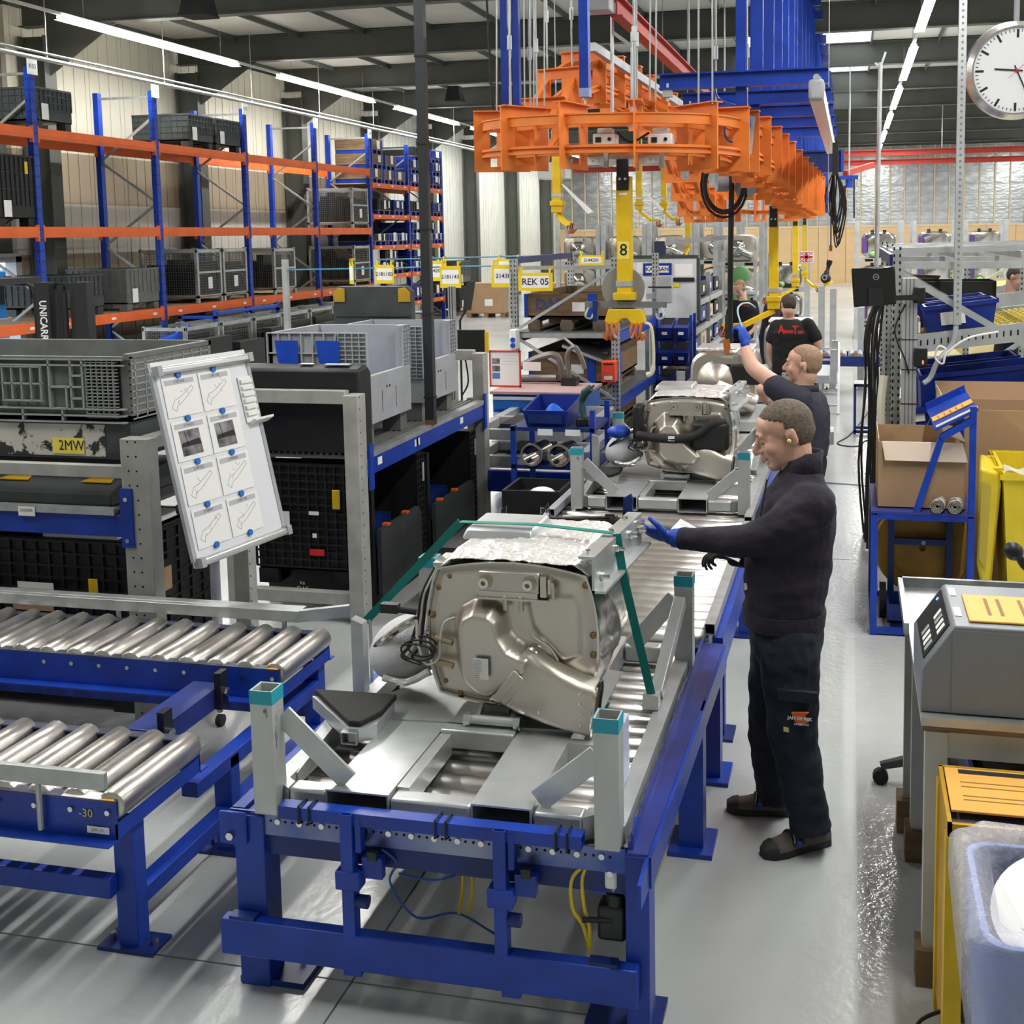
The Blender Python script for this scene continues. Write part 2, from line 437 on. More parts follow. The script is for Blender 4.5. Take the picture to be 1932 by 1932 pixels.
wl = MB().box(XL-0.25, XL-0.12, YB, 13.3, 0, 6.8).box(XL-0.25, XL-0.12, 17.5, YF, 0, 6.8).box(XL-0.25, XL-0.12, 13.3, 17.5, 2.2, 6.8).build('wall_left', DARKST); tag(wl, kind='structure')
def sheet(w):      # ribbed cladding sheet
    m = MB(); m.box(0, 0.10, 0, w, 0, 6.5)
    for k in range(3): m.box(0.10, 0.112, 0.12+k*0.3, 0.17+k*0.3, 0, 6.5)
    return m
shm = {}
y = 17.52; cols = [7.9, 12.9, 17.9, 22.7, 27.5, 32.4, 36.9, 41.5, 46.9, 52.5]
while y < YF-0.5:
    w = min(1.05, YF-y)
    me_key = (round(w, 2), y < 34)
    if me_key not in shm: shm[me_key] = sheet(w-0.012).mesh('wall_panel', WALLM if y < 34 else CREAM)
    inst(shm[me_key], 'wall_panel', wl, Matrix.Translation(Vector((XL-0.12, y, 0)) - wl.location))
    y += 1.05
y = YB
while y < 12.3:
    key = (1.05, True)
    inst(shm[key], 'wall_panel', wl, Matrix.Translation(Vector((XL-0.12, y, 0)) - wl.location)); y += 1.05
# portal columns and haunched rafters, one frame per bay
for k, yc in enumerate(cols):
    fr = MB(); fr.ibeam((XL+0.30, yc, 0), (XL+0.30, yc, 6.0), 0.30, 0.5, 0.02, up=(1, 0, 0))
    o = fr.build('trim_%d' % (k+1), DARKST); tag(o, kind='structure')
    MB().ibeam((XL+0.05, yc, 6.42), (XR, yc, 6.42), 0.22, 0.52, 0.02).build('rafter', DARKST, o)
    MB().ext([(XL+0.5, yc-0.01, 5.3), (XL+0.5, yc-0.01, 6.17), (XL+1.9, yc-0.01, 6.17)], (0, 0.02, 0)).build('haunch', DARKST, o)
for k, yc in enumerate((-2.0, 3.0)):
    o = MB().ibeam((XL, yc, 6.42), (XR, yc, 6.42), 0.22, 0.52, 0.02).build('trim_%d' % (20+k), DARKST); tag(o, kind='structure')
    if k == 0: MB().ibeam((XL+0.30, yc, 0), (XL+0.30, yc, 6.0), 0.30, 0.5, 0.02, up=(1, 0, 0)).build('column', DARKST, o)
# roof: steel deck above, pale panels between purlins below
ce = MB().box(XL-0.25, XR+0.2, YB, YF, 6.95, 7.05).build('ceiling', DARKST); tag(ce, kind='structure')
PANEL = mat('roof_panel', (0.62, 0.61, 0.55), 0.7, var=0.08, vscale=0.8)
SKYL = mat('skylight_sheet', (0.9, 0.9, 0.88), 0.4, emit=(0.95, 0.98, 1.0), estr=1.5)
pw = 1.44; nb = 18
pm = MB().box(0.02, pw-0.02, 0.12, 4.80, 0, 0.06).mesh('roof_panel', PANEL)
sk = MB().box(0.02, pw-0.02, 0.12, 4.80, 0, 0.03)
for k in range(10): sk.box(0.02, pw-0.02, 0.3+k*0.44, 0.33+k*0.44, -0.02, 0)
skm = sk.mesh('skylight', SKYL)
bay0 = [-2.0, 3.0]+cols
for j, y0 in enumerate(bay0):
    
    for i in range(nb):
        x0 = XL+i*pw
        sky = i in (8, 9) and j in (5, 6, 7)
        inst(skm if sky else pm, 'skylight' if sky else 'roof_panel', ce, Matrix.Translation(Vector((x0, y0, 6.70)) - ce.location))
pu = MB().box(-0.022, 0.022, YB, YF, 6.60, 6.86).mesh('purlin', DARKST)
for i in range(nb+1):
    inst(pu, 'purlin', ce, Matrix.Translation(Vector((XL+i*pw, 0, 0)) - ce.location))
# back wall: plywood below, foil-faced insulation between timber battens above
wb = MB().box(XL-0.2, XR+0.2, YF+0.16, YF+0.3, 0, 6.8).build('wall_back', DARKST); tag(wb, kind='structure')
INSUL = mat('foil_insulation', (0.50, 0.53, 0.54), 0.28, 0.75, var=0.35, vscale=1.6, bump=0.7, bscale=5, stretch=(1, 1, 2.2))
BATT = mat('pale_batten', (0.60, 0.47, 0.30), 0.7)
plm = MB().box(0.006, 1.24, 0.02, 0.06, 0.0, 2.62).mesh('plywood_sheet', PLY)
ism = MB().box(0.04, 0.62, 0.09, 0.14, 2.64, 6.3).mesh('insulation_panel', INSUL)
btm = MB().box(-0.03, 0.03, 0.02, 0.12, 2.62, 6.3).mesh('batten', BATT)
for i in range(21):
    inst(plm, 'plywood_sheet', wb, Matrix.Translation(Vector((XL+i*1.25, YF, 0)) - wb.location))
for i in range(39):
    T = Matrix.Translation(Vector((XL+i*0.655, YF, 0)) - wb.location)
    inst(ism, 'insulation_panel', wb, T); inst(btm, 'batten', wb, T)
MB().box(XL, XR, YF, YF+0.13, 2.60, 2.70).build('rail', BATT, wb)
wr = MB().box(XR, XR+0.2, YB, YF, 0, 6.8).build('wall_right', CREAM); tag(wr, kind='structure')
wf = MB().box(XL-0.2, XR+0.2, YB-0.2, YB, 0, 6.8).build('wall_front', CREAM); tag(wf, kind='structure')
# dock doorway in the left wall with daylight yard beyond it
yd = MB().box(XL-14, XL-0.25, 4, 24, -0.2, 0.0).build('floor_yard', mat('yard_paving', (0.35, 0.35, 0.34), 0.8, var=0.2, vscale=2)); tag(yd, kind='structure')
dr = MB().box(XL-0.2, XL+0.02, 13.2, 13.35, 0, 2.25).box(XL-0.2, XL+0.02, 17.4, 17.54, 0, 2.25).box(XL-0.2, XL+0.02, 13.2, 17.54, 2.15, 2.3).build('door_1', mat('door_frame_grey', (0.4, 0.42, 0.45), 0.5)); tag(dr, kind='structure')

# ------------------------------------------------------------------ LED rows (lamps themselves)
LEDH = mat('led_housing', (0.6, 0.6, 0.58), 0.5)
rn = {-11.75: 'over the left racking', -5.3: 'above the hall middle', 1.1: 'over the right walkway', 7.5: 'beyond the right walkway'}
for x in LED_ROWS:
    for j, (a, c) in enumerate(LED_SEGS):
        if x == -5.3 and j not in (0, 1, 7): continue  # near middle-row strips are additions above the frame, only the far one shows
        t = thing('led_batten', '%s LED strip light from the front in the row %s' % (('first', 'second', 'third', 'fourth', 'fifth', 'sixth', 'seventh', 'eighth')[j], rn[x]), 'light', (x, (a+c)/2, 5.87), 0, 'LED strips ' + rn[x])
        MB().box(x-0.035, x+0.035, a, c, 5.905, 5.96).build('housing', LEDH, t)
        k = 3
        for q in range(k):
            u = a+(c-a)*q/k; MB().box(x-0.05, x+0.05, u+0.02, u+(c-a)/k-0.02, 5.87, 5.905).build('diffuser', LEDM, t)
        for u in (a+0.6, c-0.6): MB().cyl((x, u, 5.96), (x, u, 6.5), 0.004, 5).build('hanger', GALV, t)
        if j+1 < len(LED_SEGS) and x != -5.3: MB().box(x-0.03, x+0.03, c+0.001, LED_SEGS[j+1][0]-0.001, 5.915, 5.955).build('trunking', LEDH, t)
# ================================================================== pallet racking along the left wall
def ribs(b, face, a0, a1, z0, z1, p, na, nz, t=0.012, d=0.014, sub=None):
    """ribs standing proud of a wall. face: 'x' (plane x=p, faces +X), 'y' (plane y=p, faces -Y)"""
    for i in range(na+1):
        u = a0+(a1-a0)*i/na
        if face == 'x': b.box(p, p+d, u-t/2, u+t/2, z0, z1)
        else: b.box(u-t/2, u+t/2, p-d, p, z0, z1)
    for j in range(nz+1):
        v = z0+(z1-z0)*j/nz
        if face == 'x': b.box(p, p+d*0.9, a0, a1, v-t/2, v+t/2)
        else: b.box(a0, a1, p-d*0.9, p, v-t/2, v+t/2)
def open_box(b, x0, x1, y0, y1, z0, z1, t=0.02, floor=True):
    b.box(x0, x1, y0, y0+t, z0, z1).box(x0, x1, y1-t, y1, z0, z1).box(x0, x0+t, y0+t, y1-t, z0, z1).box(x1-t, x1, y0+t, y1-t, z0, z1)
    if floor: b.box(x0, x1, y0, y1, z0, z0+t)
    return b
def big_bin(label, x1, y0, z0, w=0.82, d=1.15, h=0.62, m=GREYB, group=None, lab=True, name='pallet_box'):
    x0 = x1-d; y1 = y0+w; zb = z0+0.12
    t = thing(name, label, 'box', (x1-d/2, y0+w/2, z0), 0, group)
    open_box(MB(), x0, x1, y0, y1, zb, z0+h, 0.025).build('body', m, t)
    b = MB(); ribs(b, 'x', y0, y1, zb+0.18, z0+h-0.01, x1, 8, 3); b.build('front_ribs', m, t)
    b = MB(); ribs(b, 'y', x0, x1, zb+0.05, z0+h-0.01, y0, 10, 4); b.build('side_ribs', m, t)
    b = MB().box(x0-0.012, x1+0.016, y0-0.016, y0, z0+h-0.03, z0+h).box(x1, x1+0.016, y0, y1, z0+h-0.03, z0+h); b.build('rim', m, t)
    fm = None
    for fx in (x0+0.09, x1-0.09):
        for fy in (y0+0.08, y1-0.08):
            MB().box(fx-0.08, fx+0.08, fy-0.07, fy+0.07, z0, zb).build('foot', m, t)
    if lab:
        quad(t, (x1+0.022, y0+w*0.22, zb+0.14), Y1, Z1, 0.16, 0.24, PAPER, 'label_sheet')
        b = MB(); b.box(x1+0.001, x1+0.006, y0+0.02, y1-0.02, zb+0.01, zb+0.16); b.build('front_plate', m, t)
    return t
def gitterbox(label, x1, y0, z0, w=0.85, d=1.22, h=0.97, group=None, content=True, m=None, lab=True):
    m = m or GALV; x0 = x1-d; y1 = y0+w
    t = thing('mesh_stillage', label, 'cage', (x1-d/2, y0+w/2, z0), 0, group)
    for fx in (x0+0.03, x1-0.03):
        for fy in (y0+0.03, y1-0.03):
            MB().box(fx-0.03, fx+0.03, fy-0.03, fy+0.03, z0, z0+h).build('post', m, t)
    b = MB()
    for zz in (z0+0.12, z0+h-0.05):
        b.bar((x0, y0+0.02, zz), (x1, y0+0.02, zz), 0.03, 0.06).bar((x0, y1-0.02, zz), (x1, y1-0.02, zz), 0.03, 0.06)
        b.bar((x1-0.02, y0, zz), (x1-0.02, y1, zz), 0.03, 0.06).bar((x0+0.02, y0, zz), (x0+0.02, y1, zz), 0.03, 0.06)
    b.bar((x1-0.015, y0, z0+h*0.56), (x1-0.015, y1, z0+h*0.56), 0.025, 0.04)
    b.build('frame', m, t)
    MB().box(x0, x1, y0, y1, z0+0.1, z0+0.13).build('deck', WOOD, t)
    b = MB()
    for k in range(1, 17): u = y0+(y1-y0)*k/17; b.box(x1-0.012, x1-0.006, u-0.0035, u+0.0035, z0+0.13, z0+h-0.05)
    for k in range(1, 17): v = z0+0.13+(h-0.18)*k/17; b.box(x1-0.012, x1-0.006, y0, y1, v-0.0035, v+0.0035)
    b.build('front_mesh', MESH, t, kind='stuff')
    b = MB()
    for k in range(1, 24): u = x0+(x1-x0)*k/24; b.box(u-0.0035, u+0.0035, y0+0.008, y0+0.014, z0+0.13, z0+h-0.05)
    for k in range(1, 17): v = z0+0.13+(h-0.18)*k/17; b.box(x0, x1, y0+0.008, y0+0.014, v-0.0035, v+0.0035)
    b.build('side_mesh', MESH, t, kind='stuff')
    if content:
        b = MB()
        for k in range(5): b.box(x0+0.1+k*0.22, x0+0.27+k*0.22, y0+0.08, y1-0.1, z0+0.13, z0+h*random.uniform(0.6, 0.9))
        b.build('packed_parts', BLACKP, t, kind='stuff')
    if lab: quad(t, (x1+0.002, y0+w*0.5, z0+h*0.36), Y1, Z1, 0.15, 0.22, PAPER, 'label_sheet')
    return t

RX, RBX = -12.0, -13.1
PY = [12.35, 15.47, 18.64, 21.78, 24.97, 28.05]
LV = [(1.13, 1.29), (2.56, 2.72), (4.04, 4.20)]
PY2 = [28.05, 30.7, 33.42]
LV2 = [(0.56, 0.68), (1.38, 1.50), (2.15, 2.27), (2.95, 3.07), (3.75, 3.88)]
rk = thing('pallet_rack', 'tall blue pallet rack with orange beams along the left wall', 'rack', (-12.55, 20.2, 0))
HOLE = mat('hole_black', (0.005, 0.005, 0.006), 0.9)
def upright(root, y, zt, x=RX, xb=RBX):
    for xx in (x, xb):
        b = MB().box(xx-0.05, xx+0.05, y-0.055, y+0.055, 0, zt); p = b.build('upright', BLUE, root)
        if xx == x:
            h = MB()
            for k in range(int(zt/0.16)):
                for s in (-0.025, 0.025): h.box(xx+s-0.006, xx+s+0.006, y-0.0565, y-0.05, 0.1+k*0.16, 0.13+k*0.16); h.box(xx+0.05, xx+0.0512, y+s-0.006, y+s+0.006, 0.1+k*0.16, 0.13+k*0.16)
            h.build('slots', HOLE, p, kind='stuff')
    b = MB(); n = int(zt/0.95); z = 0.15; s = 1
    b.bar((x, y, 0.15), (xb, y, 0.15), 0.03, 0.04); b.bar((x, y, zt-0.1), (xb, y, zt-0.1), 0.03, 0.04)
    while z < zt-0.9:
        a, c = (x, xb) if s > 0 else (xb, x); b.bar((a, y, z), (c, y, z+0.75), 0.03, 0.04); z += 0.75; s = -s
    b.build('bracing', GALV, root)
def beam_pair(root, y0, y1, z0, z1, deck=True, labels=True):
    for xx in (RX+0.03, RBX-0.03):
        b = MB().box(xx-0.025, xx+0.025, y0+0.055, y1-0.055, z0, z1)
        if xx > -12.5: b.box(xx+0.02, xx+0.032, y0+0.06, y1-0.06, z0+0.05, z0+0.10)
        p = b.build('beam', ORANGE, root)
        MB().box(xx-0.03, xx+0.03, y0+0.05, y0+0.075, z0-0.06, z1+0.03).box(xx-0.03, xx+0.03, y1-0.075, y1-0.05, z0-0.06, z1+0.03).build('end_bracket', ORANGE, p, kind='stuff')
        if labels and xx > -12.5:
            c = MB()
            for k in range(3):
                u = y0+0.4+k*(y1-y0-0.8)/2; c.box(xx+0.032, xx+0.034, u, u+0.12, z0+0.055, z0+0.095)
            c.build('price_labels', PAPER, p, kind='stuff')
    if deck: MB().box(RBX, RX-0.02, y0+0.06, y1-0.06, z1-0.03, z1-0.002).build('shelf_board', mat('chipboard', (0.45, 0.36, 0.24), 0.8, var=0.15, vscale=4), root)
for y in PY: upright(rk, y, 5.1)
for i in range(len(PY)-1):
    for j, (a, c) in enumerate(LV): beam_pair(rk, PY[i], PY[i+1], a, c, deck=(j == 0 or (j == 1 and i in (0, 4)) or (j == 2 and i in (0, 1, 2))), labels=(j == 0))
for y, s in zip(PY[1:], ('K03', 'K04', 'K05', 'K06', 'K07')):
    q = MB().box(RX+0.06, RX+0.07, y-0.11, y+0.11, 4.98, 5.22).build('bay_sign', WHITE, rk)
    text(q, s, 0.1, (RX+0.072, y, 5.10), Y1, Z1, INK)
rk2 = thing('pallet_rack', 'farther blue pallet rack with five orange levels full of small crates', 'rack', (-12.55, 30.9, 0))
for y in PY2[1:]: upright(rk2, y, 5.0)
for i in range(2):
    for a, c in LV2: beam_pair(rk2, PY2[i]+(0.06 if i == 0 else 0), PY2[i+1], a, c)

# galvanised sprinkler / cable pipe above the racking
t = thing('ceiling_pipe', 'pair of galvanised pipes running along the top of the pallet racks', 'pipe', (RX+0.16, 26, 5.2))
MB().cyl((RX+0.16, 8, 5.22), (RX+0.16, 45, 5.22), 0.035, 8).build('pipe', GALV, t)
MB().cyl((RX+0.24, 8, 5.29), (RX+0.24, 45, 5.29), 0.02, 8).build('thin_pipe', GALV, t)
for k in range(12): MB().cyl((RX+0.16, 9.5+k*3.1, 5.2), (RX+0.16, 9.5+k*3.1, 6.6), 0.008, 5).build('hanger', GALV, t)

# goods on the racking
big_bin('dark grey plastic pallet box on the top shelf beside bay sign K03', RX+0.02, 15.55, LV[2][1]+0.004, m=GREYD, w=0.83)
big_bin('dark grey plastic pallet box on the top shelf between signs K04 and K05, left one', RX+0.0, 19.75, LV[2][1]+0.004, m=GREYD, w=0.86)
big_bin('dark grey plastic pallet box on the top shelf against the post with sign K05', RX+0.0, 20.72, LV[2][1]+0.004, m=GREYD, w=0.92, d=0.8)
big_bin('grey plastic pallet box on the lower shelf to the right of the forklift mast', RX+0.0, 17.60, LV[0][1]+0.004, m=GREYB, w=0.95, h=0.72)
big_bin('dark grey plastic pallet box half hidden behind the forklift mast on the lower shelf', RX-0.1, 16.2, LV[0][1]+0.004, m=GREYD, w=0.9, h=0.66)
gitterbox('grey mesh stillage with black parts on the lower shelf under sign K04', RX+0.02, 19.80, LV[0][1]+0.004, w=0.88, h=1.03)
gitterbox('grey mesh stillage on the lower shelf against the post under sign K05', RX+0.02, 20.74, LV[0][1]+0.004, w=0.93, h=1.03)
gitterbox('grey mesh stillage on the lower shelf just right of the K05 post', RX+0.02, 22.82, LV[0][1]+0.004, w=0.98, h=1.0)
gitterbox('grey mesh stillage on the middle shelf at the right end of the tall rack', RX+0.02, 26.95, LV[1][1]+0.004, w=0.98, h=1.0)
gitterbox('grey mesh stillage on the lower shelf at the right end of the tall rack', RX+0.02, 26.95, LV[0][1]+0.004, w=0.98, h=1.0)
t = big_bin('tall black crate with white and yellow tags on the middle shelf at far left', RX+0.02, 14.62, LV[1][1]+0.004, w=0.78, h=1.05, m=BLACKB)
MB().box(RX+0.035, RX+0.045, 15.2, 15.26, 3.5, 3.68).build('yellow_tag', YEL, t)
FG = 'mesh stillages on the floor under the tall rack'
for k, yy in enumerate((18.0, 19.2, 20.4, 21.6, 22.8, 24.0, 25.2)):
    gitterbox('grey mesh stillage standing on the floor under the tall rack, %s counted from the forklift' % ('first', 'second', 'third', 'fourth', 'fifth', 'sixth', 'seventh')[k],
              -11.17, yy, 0, w=1.1, d=0.85, h=1.0, group=FG)
ord_ = ['first', 'second', 'third', 'fourth', 'fifth', 'sixth', 'seventh', 'eighth']
t = thing('blue_stillage', 'bright blue steel stillage frame stacked above the floor stillages', 'frame', (-11.6, 20.5, 1.0))
for yy in (19.2, 21.6):
    for xx in (-12.0, -11.3): MB().box(xx-0.03, xx+0.03, yy-0.03, yy+0.03, 1.0, 1.22).build('post', BLUEB, t)
    MB().box(-12.03, -11.27, yy-0.03, yy+0.03, 1.05, 1.10).build('cross_bar', BLUEB, t)
for xx in (-12.0, -11.3): MB().box(xx-0.03, xx+0.03, 19.2, 21.6, 1.12, 1.17).build('long_bar', BLUEB, t)
# sheet of blue film hung under the lower shelf
b = MB().grid(lambda u, v: (-11.4-0.10*math.sin(u*6), 16.9+1.55*u, 0.55+0.48*v*(0.2+0.8*u)), 10, 6)
tag(b.build('blue_film', mat('blue_film', (0.01, 0.09, 0.6), 0.35), solid=0.006), 'crumpled bright blue plastic film hanging under the lower orange beam', 'film')

# small crates in the farther rack
def crate(label, x1, y0, z0, w, d, h, kind, group, lab, legs=True):
    m = {'brown': WOODB, 'blue': BLUEBIN, 'black': BLACKB}[kind]
    t = thing('small_crate', label, 'crate', (x1-d/2, y0+w/2, z0), 0, group)
    zb = z0+0.12
    lid = MB().box(x1-d, x1, y0, y0+w, zb+0.0, z0+h); lid.build('body', m, t)
    b = MB()
    if kind == 'brown':
        for yy in (y0+0.04, y0+w-0.04): b.box(x1-0.02, x1+0.008, yy-0.045, yy+0.045, zb, z0+h)
        b.build('corner_band', BLUE, t)
    else:
        for k in range(5): u = y0+w*(k+0.5)/5; b.box(x1, x1+0.014, u-0.012, u+0.012, zb, z0+h)
        b.box(x1, x1+0.016, y0, y0+w, z0+h-0.04, z0+h); b.build('front_ribs', m, t)
    MB().box(x1-d, x1+0.01, y0, y0+w, z0+0.10, zb).build('pallet_deck', WOOD, t)
    for yy in (y0+0.07, y0+w/2, y0+w-0.07): MB().box(x1-d, x1, yy-0.05, yy+0.05, z0, z0+0.10).build('pallet_foot', BLUE, t)
    for (u, v, ww, hh) in lab: quad(t, (x1+0.02, y0+w*u, zb+(h-0.12)*v), Y1, Z1, ww, hh, PAPER, 'label_sheet')
    return t
rnd = random.Random(3)
lvn = ['lowest', 'second', 'third', 'fourth', 'top']
FC = {4: [('brown', 28.15, 0), ('brown', 28.95, 0), ('brown', 29.75, 0), ('brown', 28.2, 1), ('brown', 29.1, 1), ('brown', 28.2, 2), ('blue', 30.85, 0), ('blue', 31.75, 0), ('blue', 32.6, 0), ('blue', 30.9, 1), ('brown', 31.7, 1), ('blue', 32.6, 1), ('black', 31.2, 2), ('blue', 32.55, 2)],
      3: [('black', 28.5, 0), ('blue', 29.6, 0), ('black', 30.8, 0), ('blue', 31.7, 0), ('blue', 32.6, 0)],
      2: [('black', 28.2, 0), ('blue', 29.1, 0), ('blue', 29.8, 0), ('blue', 30.85, 0), ('black', 31.7, 0), ('blue', 32.6, 0), ('blue', 30.9, 1), ('black', 31.9, 1)],
      1: [('black', 28.3, 0), ('black', 29.3, 0), ('blue', 30.85, 0), ('black', 31.7, 0), ('blue', 32.6, 0), ('black', 28.9, 1), ('blue', 31.0, 1)],
      0: [('black', 28.3, 0), ('black', 29.3, 0), ('blue', 30.85, 0), ('blue', 31.7, 0), ('black', 32.5, 0)]}
for j, lst in FC.items():
    cnt = {}
    for k, (kind, y0, st) in enumerate(lst):
        w = 0.74 if kind != 'black' else 0.86
        h = 0.36 if st or j == 4 else 0.42
        z0 = LV2[j][1] + 0.004 + st*0.37 if (j == 4) else LV2[j][1] + 0.004 + st*0.31
        if j == 4: h = 0.37
        if j < 4: h = 0.30 if (j in (1, 2)) else 0.40
        key = (kind, st, 0 if y0 < 30.7 else 1); cnt[key] = cnt.get(key, 0)+1
        row = ('bottom row', 'second row', 'third row')[st]
        lab = [(rnd.uniform(0.3, 0.7), rnd.uniform(0.45, 0.6), rnd.uniform(0.14, 0.22), rnd.uniform(0.16, 0.24))]
        if kind != 'brown': lab.append((rnd.uniform(0.75, 0.85), 0.5, 0.09, 0.18))
        crate('%s %s crate, %s shelf of the far rack, %s bay, %s' % (ord_[cnt[key]-1], kind, lvn[j], 'near' if y0 < 30.7 else 'far', row),
              RX+0.03, y0, z0, w, 1.0, h, kind, 'crates in the far rack', lab)
big_bin('grey plastic pallet box on the floor stack past the far rack end', -11.9, 34.6, 0.9, w=1.1, h=0.8, m=GREYB)
big_bin('dark grey plastic pallet box at the bottom of the stack past the far rack', -11.9, 34.6, 0.1, w=1.1, h=0.8, m=GREYD)
tag(MB().box(-12.9, -11.95, 34.6, 35.7, 0, 0.1).build('wooden_pallet', WOOD), 'low wooden pallet under the box stack past the far rack', 'pallet')

# ------------------------------------------------------------------ forklift with its black mast
t = thing('forklift', 'black forklift mast with white lettering in front of the left racking', 'forklift', (-9.4, 11.3, 0))
for xx, w in ((-8.50, 0.17), (-8.03, 0.15)):
    q = MB().box(xx-w/2, xx+w/2, 10.95, 11.08, 0.08, 2.06).build('mast_rail', BLACKM, t)
for xx in (-8.34, -8.18): MB().box(xx-0.03, xx+0.03, 11.02, 11.10, 0.1, 2.02).build('inner_rail', BLACKR, t)
MB().cyl((-8.26, 11.0, 0.2), (-8.26, 11.0, 1.95), 0.03, 10).build('lift_cylinder', BLACKM, t)
MB().box(-8.42, -8.10, 11.06, 11.1, 1.98, 2.05).build('cross_member', BLACKM, t); MB().box(-8.42, -8.10, 11.06, 11.1, 0.5, 0.58).build('cross_member', BLACKM, t)
text(t, 'UNICARRIERS', 0.125, (-8.50, 10.947, 1.56), (0, 0, -1), (1, 0, 0), WHITE, sx=0.80, bold=0.02)
MB().tube([(-8.72, 11.0, 2.05), (-8.63, 11.0, 2.0), (-8.63, 11.0, 1.1)], 0.018, 6).build('hose', BLACKR, t)
MB().box(-10.9, -8.75, 10.75, 11.95, 0.3, 1.0).build('chassis', BLACKM, t, bevel=0.05)
MB().box(-11.4, -10.9, 10.8, 11.9, 0.4, 1.15).build('counterweight', mat('forklift_grey', (0.12, 0.13, 0.13), 0.5), t, bevel=0.08)
MB().box(-10.3, -9.8, 11.05, 11.6, 1.0, 1.15).box(-10.4, -10.25, 11.05, 11.6, 1.1, 1.6).build('seat', BLACKR, t, bevel=0.04)
for yy in (10.85, 11.85):
    MB().tube([(-9.0, yy, 0.95), (-9.35, yy, 2.0), (-10.7, yy, 2.05), (-10.95, yy, 1.05)], 0.03, 6).build('guard_post', BLACKM, t)
    for xx in (-9.2, -10.8): MB().cyl((xx, yy-0.1, 0.28), (xx, yy+0.1, 0.28), 0.28, 18).build('wheel', BLACKR, t)
MB().box(-10.7, -9.2, 10.85, 11.85, 2.02, 2.09).build('overhead_guard', BLACKM, t)
MB().cyl((-9.2, 11.2, 1.0), (-9.12, 11.15, 1.3), 0.02, 6).build('lever', BLACKP, t)

# ------------------------------------------------------------------ blue van in the yard
VB = mat('van_blue', (0.02, 0.27, 0.75), 0.25, coat=0.4)
t = thing('van', 'bright blue van parked in the yard beyond the left doorway', 'van', (-17.6, 19.9, 0))
sec = [(-1.0, 0.35), (1.0, 0.35), (1.0, 1.1), (0.86, 1.95), (-0.86, 1.95), (-1.0, 1.1)]
MB().profile((-17.6, 17.6, 0), (-17.6, 22.6, 0), sec).build('body', VB, t, bevel=0.06)
MB().box(-16.62, -16.585, 20.7, 22.3, 1.25, 1.75).box(-16.62, -16.585, 18.6, 20.4, 1.25, 1.75).build('side_window', GLOSSB, t)
MB().ell((-16.58, 18.0, 0.85), (0.05, 0.2, 0.12)).build('head_lamp', mat('lamp_glass', (0.8, 0.8, 0.75), 0.1), t)
for yy in (18.5, 21.7): MB().cyl((-16.75, yy, 0.33), (-16.55, yy, 0.33), 0.33, 20).build('wheel', BLACKR, t)
MB().box(-16.6, -16.56, 17.7, 22.5, 0.45, 0.58).build('trim_strip', WHITE, t)
MB().box(-18.4, -16.8, 17.5, 17.62, 0.45, 0.7).build('bumper', WHITE, t)
# ================================================================== low grey racks on the left and the board in front of them
LABELB = mat('label_shadow_grey', (0.6, 0.6, 0.6), 0.6)
def holed_post(root, x, y, z1, w=0.10, d=0.09, face='y'):
    b = MB().box(x-w/2, x+w/2, y-d/2, y+d/2, 0, z1); p = b.build('post', GREYP, root, bevel=0.004)
    h = MB()
    n = int(z1/0.075)
    for k in range(n):
        z = 0.06+k*0.075
        if face == 'y':
            for s in (-0.035, 0.01): h.cyl((x+s, y-d/2-0.0008, z), (x+s, y-d/2+0.002, z), 0.006, 6)
        else:
            for s in (-0.02,): h.cyl((x+w/2+0.0008, y+s-0.01, z), (x+w/2-0.002, y+s-0.01, z), 0.006, 6)
    h.build('holes', HOLE, p, kind='stuff')
    return p
def ribbed_crate(label, x0, x1, y0, y1, z0, z1, m, cat='crate', nx=9, ny=7, nz=8, faces='yx', t=0.025, group=None):
    T = thing('container', label, cat, ((x0+x1)/2, (y0+y1)/2, z0), 0, group)
    open_box(MB(), x0+0.015, x1-0.015, y0+0.015, y1-0.015, z0+0.10, z1, t).build('body', m, T)
    if 'y' in faces: b = MB(); ribs(b, 'y', x0, x1, z0+0.12, z1-0.01, y0+0.016, nx, nz, 0.012, 0.016); b.build('front_ribs', m, T, kind='stuff')
    if 'x' in faces: b = MB(); ribs(b, 'x', y0, y1, z0+0.12, z1-0.01, x1-0.016, ny, nz, 0.012, 0.016); b.build('side_ribs', m, T, kind='stuff')
    for xx in (x0+0.08, x1-0.08):
        for yy in (y0+0.08, y1-0.08): MB().box(xx-0.07, xx+0.07, yy-0.07, yy+0.07, z0, z0+0.10).build('foot', m, T)
    return T
# --- rack 1, facing the camera
r1 = thing('shelf_rack', 'grey steel rack with a blue beam at the left, carrying the big grey bin', 'rack', (-4.6, 5.7, 0))
holed_post(r1, -3.525, 5.2, 1.50, 0.16, 0.09)
holed_post(r1, -3.50, 6.15, 1.50, 0.10, 0.09, 'x')
holed_post(r1, -5.9, 5.2, 1.50, 0.12, 0.09); holed_post(r1, -5.9, 6.15, 1.50, 0.10, 0.09)
MB().box(-5.85, -3.605, 5.17, 5.21, 0.985, 1.10).build('beam', BLUE, r1, bevel=0.003)
MB().box(-5.85, -3.605, 6.13, 6.17, 0.985, 1.10).build('beam', BLUE, r1)
q = MB().box(-3.615, -3.545, 5.145, 5.158, 0.94, 1.245).build('beam_plate', BLUE, r1)
for z in (0.975, 1.19): MB().cyl((-3.58, 5.146, z), (-3.58, 5.138, z), 0.012, 8).build('bolt', CHROME, q)
MB().box(-5.85, -3.66, 5.155, 5.20, 1.10, 1.135).build('deck_edge', GALV, r1)
GRATE = mat('grated_deck', (0.13, 0.13, 0.125), 0.6, 0.3, var=0.3, vscale=40)
